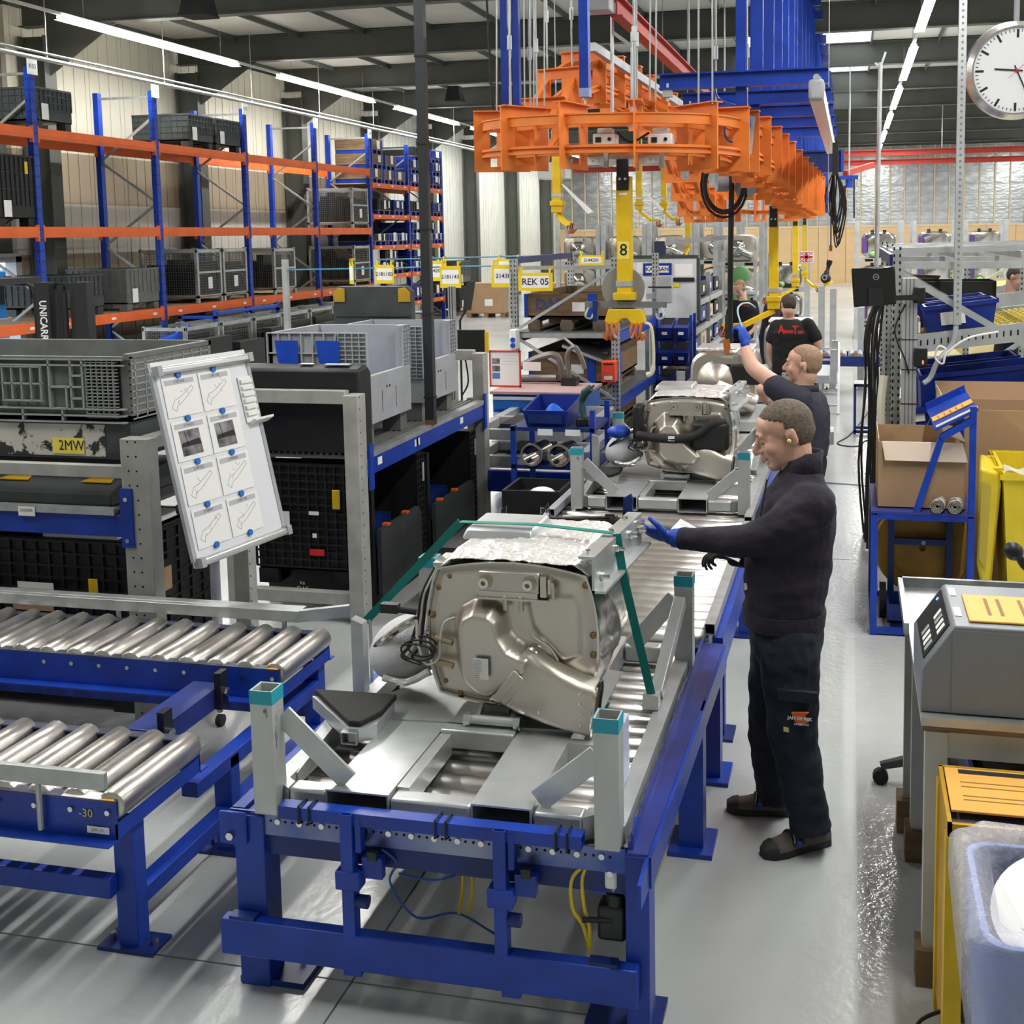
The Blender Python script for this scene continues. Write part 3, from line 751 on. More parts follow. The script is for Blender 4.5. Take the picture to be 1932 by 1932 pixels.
MB().box(-5.85, -3.6, 5.2, 6.15, 1.105, 1.125).build('deck', GRATE, r1)
MB().box(-3.545, -3.455, 5.25, 6.1, 1.44, 1.50).build('end_rail', GREYP, r1)
MB().box(-5.85, -3.6, 5.17, 5.22, 1.29, 1.355).build('front_rail', GREYP, r1, bevel=0.003)
s = quad(r1, (-4.17, 5.15, 1.105), X1, Z1, 0.10, 0.05, PAPER, 'price_label'); text(s, '2163595', 0.022, (-4.17, 5.147, 1.11), X1, Z1, INK)
# big grey bin standing on the front rail
g0 = thing('pallet_box', 'large grey plastic bin with peeling white stickers, beside the sheet board', 'box', (-4.6, 5.7, 1.357))
PEEL = mat('peeling_sticker', (0.66, 0.64, 0.58), 0.7, var=0.2, vscale=5, spots=0.46, sscale=7, scol=(0.03, 0.035, 0.035))
x0, x1, y0, y1 = -5.55, -3.63, 5.30, 6.10
open_box(MB(), x0, x1-0.0, y0+0.02, y1, 1.56, 1.89, 0.03).build('body', GREYB, g0)
MB().box(x0, x1-0.02, y0+0.02, y1, 1.357, 1.56).build('base', GREYD, g0)
quad(g0, (-4.5, 5.318, 1.455), X1, Z1, 1.4, 0.17, PEEL, 'peeling_sticker')
s = quad(g0, (-4.02, 5.312, 1.425), X1, Z1, 0.19, 0.085, mat('yellow_label', (0.85, 0.72, 0.12), 0.6), 'yellow_label')
text(s, '2MW', 0.078, (-4.00, 5.309, 1.425), X1, Z1, INK, sx=0.85)
text(g0, '=>', 0.06, (-4.15, 5.309, 1.43), X1, Z1, INK)
RIBC = mat('grey_rib_edge', (0.30, 0.32, 0.315), 0.5)
b = MB()
def rb(xa, za, xb, zb, w=0.009): b.bar((xa, y0+0.006, za), (xb, y0+0.006, zb), w, 0.03, up=(0, 1, 0))
zt, zl = 1.885, 1.555
xr = x1-0.03
for z in (zt, zt-0.03, zl, zl+0.035, zl+0.07): rb(x0, z, xr-0.0, z, 0.008)
for xx in (-5.3, -5.1, -4.85, -4.63, -4.43, -4.10, -3.97, -3.90): rb(xx, zl+0.07, xx, zt)
for xx in (-5.2, -4.95, -4.74, -4.53, -4.27, -4.03): rb(xx, zl, xx, zl+0.07)
for xa, xb in ((-5.3, -5.1), (-4.85, -4.43), (-4.10, -3.90)): rb(xa, 1.74, xb, 1.74)
for xx in (-4.74, -4.53, -4.0, -5.2): rb(xx, zl+0.07, xx, 1.74)
for z in (1.68, 1.80): rb(-3.97, z, -3.90, z)
b.build('ribs', RIBC, g0, kind='stuff')
b = MB()
for k in range(5): b.box(-4.385+k*0.058, -4.378+k*0.058, y0-0.012, y0+0.004, 1.665, 1.845)
for z in (1.665, 1.755, 1.845): b.box(-4.39, -4.14, y0-0.012, y0+0.004, z-0.004, z+0.004)
b.build('hatch_grid', RIBC, g0, kind='stuff')
b = MB()
for k in range(6): b.box(-3.885+k*0.032, -3.880+k*0.032, y0-0.004, y0+0.012, 1.58, 1.88)
for k in range(17): b.box(-3.89, -3.70, y0-0.004, y0+0.012, 1.58+k*0.018, 1.585+k*0.018)
b.build('corner_grid', RIBC, g0, kind='stuff')
MB().box(-3.89, -3.69, y0+0.013, y0+0.018, 1.57, 1.885).build('corner_recess', HOLE, g0)
b = MB()
for k in range(9): b.box(x1-0.012, x1+0.004, y0+0.05+k*0.09, y0+0.058+k*0.09, 1.57, 1.88)
for k in range(9): b.box(x1-0.012, x1+0.004, y0+0.02, y1-0.02, 1.57+k*0.036, 1.577+k*0.036)
b.build('side_grid', RIBC, g0, kind='stuff')
b = MB(); b.box(x0, x1+0.006, y0-0.004, y0+0.03, 1.885, 1.90).box(x0, x1+0.006, y1-0.03, y1+0.004, 1.89, 1.915).box(x1-0.03, x1+0.006, y0, y1, 1.89, 1.915); b.build('rim', GREYB, g0, kind='stuff')
# folded lid on the deck
t = thing('folded_lid', 'dark plastic lid with yellow corner marks lying on the left rack deck', 'lid', (-4.4, 5.55, 1.127))
MB().profile((-5.2, 5.62, 1.127), (-3.72, 5.62, 1.127), [(-0.36, 0), (0.40, 0), (0.40, 0.065), (0.28, 0.115), (-0.30, 0.14), (-0.36, 0.09)]).build('shell', GREYD, t, bevel=0.008)
for xx in (-4.45, -3.95): MB().ext([(xx, 5.30, 1.232), (xx+0.18, 5.30, 1.232), (xx+0.14, 5.42, 1.247), (xx+0.03, 5.42, 1.247)], (0, -0.0015, 0.006)).build('corner_mark', YELD, t)
MB().box(-4.85, -4.0, 5.40, 5.72, 1.24, 1.262).build('raised_panel', GREYD, t, bevel=0.006)
# black crates under it
c1 = ribbed_crate('black mesh-sided crate with yellow tag under the left blue beam', -4.95, -3.66, 5.26, 6.08, 0, 0.93, BLACKB, nx=16, nz=12)
MB().box(-3.90, -3.845, 5.243, 5.25, 0.60, 0.73).build('yellow_tag', YEL, c1, bevel=0.01)
quad(c1, (-4.24, 5.242, 0.60), X1, Z1, 0.25, 0.12, CARD, 'cardboard_label'); quad(c1, (-4.22, 5.243, 0.675), X1, Z1, 0.22, 0.04, PAPER, 'torn_paper')
s = quad(c1, (-4.03, 5.242, 0.605), Vector((1, 0, -0.18)), Z1, 0.12, 0.05, PAPER, 'barcode_label')
b = MB()
for k in range(14): b.box(-4.075+k*0.0065, -4.0725+k*0.0065+0.001*(k % 3), 5.2398, 5.2405, 0.612-0.0012*k, 0.63-0.0012*k)
b.build('barcode', INK, s, kind='stuff')
MB().box(-3.655, -3.648, 5.30, 5.36, 0.62, 0.75).build('white_tag', GREYL, c1)
MB().box(-4.2, -3.75, 5.3, 5.9, 0.9305, 0.96).build('cover_sheet', WHITE, c1)
q = quad(c1, (-3.638, 5.52, 0.66), Y1, Vector((0, 0, 1)), 0.17, 0.21, BLACKP, 'label_holder'); quad(c1, (-3.636, 5.52, 0.655), Y1, Z1, 0.16, 0.13, CARD, 'cardboard_label')
MB().box(-3.66, -3.64, 5.78, 5.85, 0.40, 0.44).build('red_latch', mat('red_plastic', (0.65, 0.03, 0.03), 0.4), c1)
ribbed_crate('second black mesh-sided crate at far left under the rack', -6.35, -5.02, 5.26, 6.08, 0, 0.93, BLACKB, nx=16, nz=12)
# --- rack 2, facing the conveyor
r2 = thing('shelf_rack', 'grey steel rack with blue front beam and grooved deck beside the line', 'rack', (-3.5, 8.2, 0))
for yy in (6.86, 9.46):
    holed_post(r2, -3.085, yy, 1.50, 0.10, 0.13, 'x'); holed_post(r2, -3.95, yy, 1.50, 0.10, 0.13, 'x')
    MB().box(-3.92, -3.13, yy-0.04, yy+0.03, 1.44, 1.525).build('end_rail', GREYP, r2, bevel=0.003)
    MB().box(-3.92, -3.13, yy-0.04, yy+0.03, 0.12, 0.20).build('end_rail', GREYP, r2, bevel=0.003)
q = MB().box(-3.07, -3.03, 6.92, 9.42, 0.955, 1.07).build('beam', BLUE, r2, bevel=0.003)
for yy in (7.08, 7.75, 7.78, 8.75): MB().box(-3.0302, -3.0285, yy, yy+0.07, 1.0, 1.05).build('price_label', PAPER, q)
for yy in (6.93, 9.36): MB().box(-3.032, -3.018, yy, yy+0.06, 0.86, 1.16).build('beam_plate', BLUE, r2)
MB().box(-4.0, -3.96, 6.92, 9.42, 0.955, 1.07).build('beam', BLUE, r2)
MB().box(-3.09, -3.025, 7.0, 9.40, 1.07, 1.105).build('deck_edge', GALV, r2)
b = MB().box(-3.95, -3.09, 6.95, 9.40, 1.06, 1.085)
for k in range(20): b.box(-3.94+k*0.043, -3.92+k*0.043, 6.95, 9.40, 1.085, 1.098)
b.build('grooved_deck', mat('deck_grey_green', (0.17, 0.18, 0.165), 0.6, 0.3), r2)
# dark trays behind the end rail
t = thing('folded_lid', 'black folded box lid standing behind the end rail of the middle rack', 'lid', (-3.4, 7.0, 1.10))
MB().profile((-3.92, 7.02, 1.10), (-3.07, 7.02, 1.10), [(-0.09, 0.0), (0.10, 0.0), (0.10, 0.55), (-0.03, 0.575), (-0.10, 0.52)]).build('shell', BLACKB, t, bevel=0.02)
quad(t, (-3.25, 6.99, 1.678), X1, Y1, 0.17, 0.05, PAPER, 'label_sheet'); quad(t, (-3.47, 7.0, 1.678), X1, Y1, 0.09, 0.04, PAPER, 'label_sheet')
c2 = ribbed_crate('black mesh-sided crate with yellow tag at the end of the middle rack', -3.86, -3.15, 6.935, 7.14, 0.205, 1.02, BLACKB, nx=11, nz=13)
MB().box(-3.29, -3.235, 6.915, 6.925, 0.73, 0.86).build('yellow_tag', YEL, c2, bevel=0.01)
MB().box(-3.46, -3.36, 6.915, 6.925, 0.415, 0.455).build('red_latch', MATS['red_plastic'], c2)
MB().box(-3.155, -3.148, 6.915, 6.925, 0.74, 0.87).build('white_tag', GREYL, c2)
quad(c2, (-3.66, 6.912, 0.66), X1, Vector((0.1, 0, 1)), 0.13, 0.09, PAPER, 'torn_label'); quad(c2, (-3.42, 6.912, 0.70), X1, Z1, 0.07, 0.025, PAPER, 'torn_label')
quad(c2, (-3.42, 6.912, 0.55), X1, Z1, 0.03, 0.03, PAPER, 'torn_label')
text(c2, 'K6', 0.032, (-3.52, 6.911, 0.225), X1, Z1, PAPER); text(c2, 'DAF', 0.045, (-3.52, 6.911, 0.185), X1, Z1, PAPER)
# two black containers with drop doors under the deck
def drop_crate(label, y0, y1, zt, zd):
    T = thing('container', label, 'crate', (-3.5, (y0+y1)/2, 0))
    MB().box(-3.90, -3.12, y0, y0+0.05, 0.08, zt).build('side_wall', BLACKB, T)
    MB().box(-3.90, -3.12, y1-0.14, y1, 0.08, zt).build('side_wall', BLACKB, T)
    MB().box(-3.90, -3.86, y0+0.05, y1-0.14, 0.08, zt).build('back_wall', BLACKB, T)
    MB().box(-3.90, -3.10, y0, y1, 0.0, 0.08).build('base', BLACKB, T)
    MB().ext([(-3.105, y0+0.04, 0.03), (-3.105, y1-0.16, 0.03), (-3.105, y1-0.16, zd-0.06), (-3.105, y1-0.22, zd), (-3.105, y0+0.04, zd)], (0.03, 0, 0)).build('drop_door', mat('worn_black_plastic', (0.045, 0.05, 0.052), 0.6, var=0.3, vscale=6), T)
    b = MB(); ribs(b, 'x', y1-0.14, y1, 0.1, zt-0.01, -3.12, 3, 16, 0.01, 0.014); b.build('corner_ribs', BLACKB, T, kind='stuff')
    MB().box(-3.104, -3.098, y1-0.05, y1-0.02, zt-0.22, zt-0.08).build('white_tag', GREYL, T)
    for k in range(2): MB().box(-3.115, -3.07, y0+0.15+k*0.35, y0+0.20+k*0.35, zd, zd+0.015).build('orange_latch', ORANGE, T)
    MB().box(-3.8, -3.3, y0+0.1, y1-0.2, 0.08, zd-0.05).build('packed_parts', BLUED, T)
drop_crate('black container with open drop door nearest under the grooved deck', 7.16, 8.12, 0.90, 0.53)
drop_crate('black container with orange latches, second under the grooved deck', 8.22, 9.36, 0.86, 0.46)
# light grey open-front boxes on the deck
def open_front(label, x0, x1, y0, y1, z0, h):
    T = thing('open_front_box', label, 'box', ((x0+x1)/2, (y0+y1)/2, z0))
    z1 = z0+h; zb = z0+0.14
    for xx in (x0+0.08, x1-0.1):
        for yy in (y0+0.08, y1-0.08): MB().box(xx-0.07, xx+0.07, yy-0.06, yy+0.06, z0, zb).build('foot', GREYB, T)
    MB().box(x0, x1, y0, y1, zb, zb+0.03).build('base', GREYL, T)
    MB().box(x0, x1, y1-0.03, y1, zb+0.03, z1).build('far_wall', GREYL, T)
    MB().box(x0, x0+0.03, y0, y1-0.03, zb+0.03, z1).build('back_wall', GREYL, T)
    zm = zb+(z1-zb)*0.5
    q = MB().box(x0, x1, y0, y0+0.02, zb+0.03, z1).build('near_wall', GREYL, T)
    b = MB(); ribs(b, 'y', x1-0.20, x1, zm-0.1, z1, y0, 4, 14, 0.006, 0.02); b.build('near_ribs', GREYL, T, kind='stuff')
    b = MB(); ribs(b, 'y', x0+0.0, x1-0.22, zm-0.1, z1, y0, 6, 3, 0.008, 0.02); b.build('near_frame', GREYL, T, kind='stuff')
    for xx in (x0+0.06, x1-0.36): MB().ext([(xx, y0-0.022, z1-0.05), (xx+0.17, y0-0.022, z1-0.05), (xx+0.17, y0-0.022, zm), (xx+0.10, y0-0.022, zm), (xx+0.02, y0-0.022, zm+0.12)], (0, -0.004, 0)).build('blue_corner', BLUEB, T)
    b = MB(); ribs(b, 'x', y1-0.14, y1, zm, z1, x1, 3, 10, 0.006, 0.01); b.box(x1-0.06, x1, y1-0.12, y1-0.03, zb+0.03, z1); b.build('far_corner_ribs', GREYL, T, kind='stuff')
    MB().box(x1-0.02, x1+0.012, y0+0.02, y1-0.02, zb, zm+0.02).build('drop_door', GREYL, T, bevel=0.004)
    b = MB()
    for k in range(2): b.box(x1+0.012, x1+0.0135, y0+0.28+k*0.05, y0+0.30+k*0.05, zm-0.09, zm-0.075)
    b.box(x1+0.012, x1+0.0135, y0+0.2, y0+0.205, zm-0.25, zm-0.10).box(x1+0.012, x1+0.0135, y0+0.45, y0+0.455, zm-0.25, zm-0.10)
    b.build('door_slots', HOLE, T, kind='stuff')
    MB().grid(lambda u, v: (x0+0.1+(x1-x0-0.2)*u, y0+0.06+(y1-y0-0.14)*v, zb+0.12+0.09*math.sin(u*5+v*3)*math.cos(v*4)+0.06*v), 10, 8).build('blue_liner', BLUEB, T)
    return T
open_front('light grey open-front box on the grooved deck, nearer one by the tall pole', -3.86, -3.14, 7.22, 7.98, 1.10, 0.76)
open_front('light grey open-front box on the grooved deck, farther one behind the pole', -3.86, -3.14, 8.26, 8.98, 1.10, 0.72)
t = thing('crate_lid', 'tall dark green-grey lid with ochre corners standing behind the grey boxes', 'lid', (-3.6, 9.2, 1.15))
a, c, d = at(628, 540, y=9.1), at(775, 540, y=9.1), at(775, 690, y=9.1)
MB().ext([(a.x, 9.1, d.z), (c.x, 9.1, d.z), (c.x, 9.1, c.z-0.04), (c.x-0.04, 9.1, c.z), (a.x+0.04, 9.1, c.z), (a.x, 9.1, c.z-0.04)], (0, 0.09, 0)).build('panel', GREYD, t, bevel=0.006)
for xx, s in ((a.x, 1), (c.x, -1)): MB().ext([(xx+s*0.005, 9.098, c.z-0.13), (xx+s*0.11, 9.098, c.z-0.13), (xx+s*0.11, 9.098, c.z-0.02), (xx+s*0.05, 9.098, c.z-0.01), (xx+s*0.005, 9.098, c.z-0.05)], (0, -0.012, 0)).build('ochre_corner', YELD, t, bevel=0.003)
b = MB()
for z in (0.25, 0.38): b.box(a.x+0.02, c.x-0.02, 9.085, 9.1, c.z-z, c.z-z+0.012)
b.build('ribs', GREYD, t, kind='stuff')
t2 = MB().box(a.x, c.x, 9.1, 9.19, 1.10, d.z-0.0).build('stand_block', GREYD, t)

# --- flip-chart board with assembly sheets
wb_ = thing('sheet_board', 'tilted white board with eight assembly sheets and blue magnets on a stand', 'board', (-3.0, 5.2, 0))
th = R(10.2); ex = Vector((math.sin(th), math.cos(th), 0))
TL = Vector((-3.238, 4.9, 1.918)); BLc = Vector((-3.043, 4.9, 0.931)); ey = (TL-BLc).normalized(); en = ex.cross(ey).normalized(); BW, BH = 0.68, 1.006
def bp(u, v, n=0.0): return BLc + ex*(u*BW) + ey*(v*BH) + en*n
MB().ext([bp(0, 0, -0.02), bp(1, 0, -0.02), bp(1, 1, -0.02), bp(0, 1, -0.02)], en*0.018).build('board', mat('whiteboard', (0.78, 0.80, 0.84), 0.18), wb_)
for v, nm in ((0.955, 'top_clip'), (0.02, 'pen_tray')):
    q = MB().bar(bp(0.01, v, 0.012), bp(1.0, v, 0.012), 0.045, 0.04, up=ey).build(nm, mat('pale_aluminium', (0.66, 0.67, 0.68), 0.3, 0.6), wb_, bevel=0.012)
    MB().bar(bp(0.0, v, 0.013), bp(0.045, v, 0.013), 0.05, 0.048, up=ey).bar(bp(0.97, v, 0.013), bp(1.02, v, 0.013), 0.05, 0.048, up=ey).build('end_cap', GREYL, q, kind='stuff')
for u in (0.0, 1.0): MB().bar(bp(u, 0.03, -0.008), bp(u, 0.94, -0.008), 0.02, 0.026, up=ex).build('side_frame', GREYL, wb_)
nums = [['2181100', '2181143'], ['2144201', '2143581'], ['2144202', '2144203'], ['2143841', '2181143']]
MAGB = mat('magnet_blue', (0.02, 0.16, 0.55), 0.35)
PHOTO = mat('photo_grey_print', (0.30, 0.30, 0.31), 0.5, var=0.9, vscale=14)
rr = random.Random(5)
for r_ in range(4):
    for c_ in range(2):
        uc = 0.23+c_*0.37; vc = 0.82-r_*0.215
        s = quad(wb_, bp(uc, vc, 0.001), ex, ey, 0.235, 0.195, PAPER, 'assembly_sheet', 0.0012)
        pp = lambda du, dv, n: bp(uc, vc, n) + ex*du + ey*dv
        MB().ext([pp(-0.1, 0.06, 0.0024), pp(0.1, 0.06, 0.0024), pp(0.1, 0.085, 0.0024), pp(-0.1, 0.085, 0.0024)], en*0.0003).build('title_bar', INKL, s)
        text(s, nums[r_][c_], 0.021, pp(0, 0.073, 0.0032), ex, ey, INK)
        if r_ == 1:
            MB().ext([pp(-0.08, -0.075, 0.0024), pp(0.06, -0.075, 0.0024), pp(0.06, 0.05, 0.0024), pp(-0.08, 0.05, 0.0024)], en*0.0003).build('photo_print', PHOTO, s)
            MB().ext([pp(-0.08, -0.03, 0.003), pp(0.06, -0.03, 0.003), pp(0.05, 0.0, 0.003), pp(-0.07, -0.01, 0.003)], en*0.0002).bar(pp(-0.03, -0.03, 0.003), pp(-0.04, 0.045, 0.003), 0.006, 0.0004).build('photo_detail', INK, s, kind='stuff')
        else:
            b = MB(); dx = rr.uniform(-0.01, 0.01)
            path = [(-0.085, -0.05), (-0.06, -0.015), (-0.02, -0.005), (0.03, 0.02), (0.075, 0.045), (0.085, 0.03), (0.04, 0.0), (-0.01, -0.03), (-0.05, -0.045), (-0.06, -0.07), (-0.085, -0.05)]
            for (a1, a2), (b1, b2) in zip(path, path[1:]): b.bar(pp(a1+dx, a2, 0.0026), pp(b1+dx, b2, 0.0026), 0.0022, 0.0003, up=en)
            for k in range(5):
                a1, a2 = rr.uniform(-0.06, 0.05), 0; a2 = a1*0.6+rr.uniform(-0.02, 0.02); b.bar(pp(a1, a2, 0.0026), pp(a1+rr.uniform(-0.02, 0.02), a2+rr.uniform(-0.025, 0.025), 0.0026), 0.0018, 0.0003, up=en)
            b.build('line_drawing', INKG, s, kind='stuff')
        mg = pp(0.0, 0.105, 0.0)
        if r_ in (0, 1, 2, 3): tag(MB().cyl(mg, mg+en*0.012, 0.016, 14).build('magnet', MAGB), '%s blue round magnet from the top in the %s column of the sheet board' % (ord_[r_], ('left', 'right')[c_]), 'magnet', 'blue magnets on the sheet board')
for c_ in range(2):
    mg = bp(0.23+c_*0.37, 0.82-3*0.215, 0)-ey*0.10
    tag(MB().cyl(mg, mg+en*0.012, 0.016, 14).build('magnet', MAGB), 'lowest blue round magnet in the %s column of the sheet board' % ('left', 'right')[c_], 'magnet', 'blue magnets on the sheet board')
b = MB(); p0 = bp(0.83, 0.63, 0.0)
q = MB().ext([bp(0.84, 0.62, 0.001), bp(0.985, 0.62, 0.001), bp(0.985, 0.86, 0.001), bp(0.84, 0.86, 0.001)], en*0.006).build('card_rack', WHITE, wb_)
for k in range(6): MB().ext([bp(0.85, 0.655+k*0.034, 0.007), bp(0.975, 0.655+k*0.034, 0.007), bp(0.975, 0.655+k*0.034, 0.02), bp(0.85, 0.655+k*0.034, 0.02)], ey*0.02).build('card_slot', WHITE, q)
MB().ext([bp(0.86, 0.605, 0.0), bp(1.08, 0.605, 0.0), bp(1.08, 0.625, 0.05), bp(0.86, 0.625, 0.05)], ey*0.012).build('card_shelf', WHITE, q)
fx, fy = -3.22, 5.35
MB().cyl((fx, fy, 0.12), (fx, fy, 0.95), 0.026, 12).cyl((fx, fy, 0.9), (fx-0.02, fy, 1.55), 0.018, 10).build('stand_tube', GREYL, wb_)
k1 = Vector((fx-0.02, fy-0.02, 1.13)); MB().cyl(k1, k1+Vector((-0.09, -0.12, 0.0)), 0.028, 12).build('clamp_knob', BLACKP, wb_)
for wx, wy in ((-2.93, 5.53), (-3.45, 5.48), (-3.15, 5.22), (-3.3, 5.75)):
    MB().tube([(fx, fy, 0.14), ((fx+wx)/2, (fy+wy)/2, 0.12), (wx, wy, 0.08)], 0.017, 7).build('foot_arm', GREYL, wb_)
    MB().cyl((wx-0.015, wy, 0.03), (wx+0.015, wy, 0.03), 0.03, 12).build('castor', BLACKR, wb_)
# ================================================================== roller conveyors on the left stand
def roller(b, p0, p1, r=0.045, n=14, cap=0.008):
    p0, p1 = Vector(p0), Vector(p1); a = (p1-p0).normalized(); L = (p1-p0).length
    b.lathe([(0.008, -0.015), (0.008, 0), (r-cap, 0), (r, cap), (r, L*0.3), (r, L*0.7), (r, L-cap), (r-cap, L), (0.008, L), (0.008, L+0.015)], p0, a, n)
    return b
def roll_mesh(L, r, name='roller'):
    b = MB(); roller(b, (0, 0, 0), (0, L, 0), r); return b.mesh(name, ROLL_S, 50)
WORN = mat('worn_blue_edge', (0.10, 0.11, 0.17), 0.4, 0.4, var=0.5, vscale=5)
YLBL = mat('warning_yellow', (0.75, 0.38, 0.02), 0.5)
def side_conveyor(label, y0, y1, zt, xr, xl, guard, tag30=False):
    T = thing('roller_conveyor', label, 'conveyor', ((xr+xl)/2, (y0+y1)/2, zt-0.13))
    for yy, s in ((y0, 1), (y1, -1)):
        MB().box(xl, xr, min(yy, yy+s*0.006), max(yy, yy+s*0.006), zt-0.13, zt).box(xl, xr, min(yy, yy-s*0.05), max(yy, yy-s*0.05), zt-0.136, zt-0.13).build('side_channel', BLUE, T)
        MB().box(xl, xr, min(yy, yy+s*0.045), max(yy, yy+s*0.045), zt, zt+0.006).build('top_flange', WORN, T)
        MB().ext([(xr-0.06, yy, zt+0.0065), (xr-0.005, yy, zt+0.0065), (xr-0.03, yy+s*0.04, zt+0.0065)], (0, 0, 0.0006)).build('warning_triangle', YLBL, T)
    MB().box(xr-0.006, xr, y0, y1, zt-0.13, zt-0.075).build('end_plate', BLUE, T)
    pitch = 0.142; n = int((xr-xl)/pitch); L = y1-y0-0.03; r = 0.052
    me = roll_mesh(L, r)
    for k in range(n):
        o = inst(me, 'roller', T, Matrix.Translation(Vector((xr-0.03-k*pitch, y0+0.015, zt-0.020)) - T.location) @ Matrix.Rotation(k*1.3, 4, 'Y'))
        if k < 22 and k % 2 == 0 or k < 8:
            MB().cyl((xr-0.03-k*pitch, y0, zt-0.035), (xr-0.03-k*pitch, y0-0.008, zt-0.035), 0.010, 6).build('axle_bolt', CHROME, T)
    if guard == 'front':
        MB().box(xl, xr-0.02, y0-0.03, y0-0.005, zt+0.055, zt+0.115).build('guide_rail', GALV, T, bevel=0.003)
        for k in range(5): MB().cyl((xr-0.28-k*0.75, y0-0.02, zt-0.11), (xr-0.28-k*0.75, y0-0.02, zt+0.06), 0.010, 8).build('guide_post', GALV, T)
        MB().box(xr-0.21, xr-0.06, y0+0.0, y0+0.045, zt+0.006, zt+0.008).build('paint_patch', PAPER, T)
    else:
        MB().box(xl, xr-0.16, y1+0.01, y1+0.045, zt+0.035, zt+0.09).box(xl, xr-0.16, y1+0.045, y1+0.10, zt+0.085, zt+0.09).build('guide_rail', GALV, T, bevel=0.002)
        MB().bar((xr-0.17, y1+0.027, zt+0.0625), (xr+0.05, y1+0.13, zt+0.07), 0.03, 0.055).build('guide_rail_end', GALV, T)
        for k in range(5): MB().cyl((xr-0.24-k*0.9, y1+0.02, zt-0.05), (xr-0.24-k*0.9, y1+0.02, zt+0.04), 0.012, 8).build('guide_post', GALV, T)
    if tag30:
        text(T, '-30', 0.042, (xr-0.115, y0-0.003, zt-0.045), X1, Z1, mat('yellow_marker', (0.75, 0.65, 0.05), 0.5))
        quad(T, (xr-0.07, y0-0.003, zt-0.1), X1, Z1, 0.085, 0.024, PAPER, 'serial_label'); text(T, 'JDR-121', 0.014, (xr-0.07, y0-0.0045, zt-0.1), X1, Z1, INK)
    return T
side_conveyor('roller conveyor at lower left, marked -30 on its blue side', 3.30, 3.82, 0.612, -2.40, -6.4, 'front', True)
side_conveyor('roller conveyor at left with the long grey guide rail at its back', 4.46, 4.96, 0.632, -2.40, -6.4, 'back')
st = thing('conveyor_stand', 'blue steel stand with splayed foot plates carrying the two left roller conveyors', 'stand', (-3.5, 4.1, 0))
for xx in (-2.47, -4.6):
    for yy in (3.46, 4.12, 4.93):
        zt = 0.472 if yy < 4.0 else (0.49 if yy > 4.5 else 0.41)
        MB().box(xx-0.04, xx+0.04, yy-0.035, yy+0.035, 0.0, zt).build('leg', BLUE, st, bevel=0.004)
        MB().box(xx-0.11, xx+0.11, yy-0.06, yy+0.06, 0.0, 0.014).build('foot_plate', BLUED, st)
        for s in (-0.085, 0.085): MB().cyl((xx+s, yy, 0.014), (xx+s, yy, 0.035), 0.012, 6).build('anchor_bolt', CHROME, st)
    MB().box(xx-0.035, xx+0.035, 3.5, 4.9, 0.14, 0.20).build('long_tie', BLUE, st, bevel=0.003)
    MB().box(xx-0.03, xx+0.04, 3.84, 4.9, 0.36, 0.42).build('upper_tie', BLUE, st, bevel=0.003)
MB().box(-2.77, -2.63, 3.89, 4.39, 0.50, 0.59).build('link_beam', mat('worn_blue_top', (0.03, 0.05, 0.24), 0.35, var=0.4, vscale=5), st, bevel=0.003)
for yy in (3.93, 4.35):
    MB().box(-2.63, -2.60, yy-0.03, yy+0.03, 0.5, 0.66).build('end_stop', BLACKM, st); MB().cyl((-2.60, yy, 0.57), (-2.58, yy, 0.57), 0.018, 6).build('stop_bolt', CHROME, st)
for yy, z in ((3.40, 0.21), (4.97, 0.21)):
    MB().box(-6.4, -2.5, yy-0.02, yy+0.025, z, z+0.075).build('cross_tie', BLUE, st, bevel=0.004)
MB().box(-6.4, -2.45, 3.31, 3.37, 0.44, 0.473).build('bed_rail', BLUE, st)

# ================================================================== main line
PER = mat('worn_blue_galv', (0.30, 0.33, 0.42), 0.35, 0.7, var=0.9, vscale=2.6, col2=(0.02, 0.06, 0.33))
ln = thing('lift_conveyor', 'blue roller lift table with stop bar and cables at the front of the line', 'conveyor', (-1.32, 4.3, 0))
for xa, xb in ((-1.982, -1.875), (-0.66, -0.585)):
    MB().box(xa, xb, 3.335, 3.44, 0.0, 0.60).build('leg', BLUE, ln, bevel=0.004)
q = MB().box(-1.99, -1.76, 3.345, 3.56, 0.0, 0.022).build('foot_plate', BLUED, ln); MB().cyl((-1.83, 3.49, 0.022), (-1.83, 3.49, 0.075), 0.012, 8).build('level_screw', CHROME, q)
q = MB().box(-0.80, -0.56, 3.36, 3.53, 0.0, 0.02).build('foot_plate', BLUED, ln); MB().cyl((-0.74, 3.44, 0.02), (-0.74, 3.44, 0.07), 0.012, 8).build('level_screw', CHROME, q)
MB().box(-2.02, -0.615, 3.285, 3.335, 0.135, 0.258).build('front_beam', BLUE, ln, bevel=0.005)
for xx in (-1.555, -1.02): MB().box(xx-0.03, xx+0.03, 3.29, 3.33, 0.115, 0.135).build('beam_foot', BLUE, ln)
for xx in (-1.94, -0.72): MB().box(xx-0.05, xx+0.04, 3.29, 3.33, 0.258, 0.268).build('beam_key', BLUED, ln)
MB().box(-2.03, -1.93, 3.318, 3.334, 0.50, 0.615).build('corner_plate', BLUE, ln, bevel=0.01)
MB().cyl((-1.985, 3.318, 0.535), (-1.985, 3.306, 0.535), 0.014, 6).build('plate_bolt', CHROME, ln)
MB().box(-2.0, -0.66, 3.345, 3.352, 0.535, 0.612).build('perforated_rail', PER, ln)
b = MB(); c = MB()
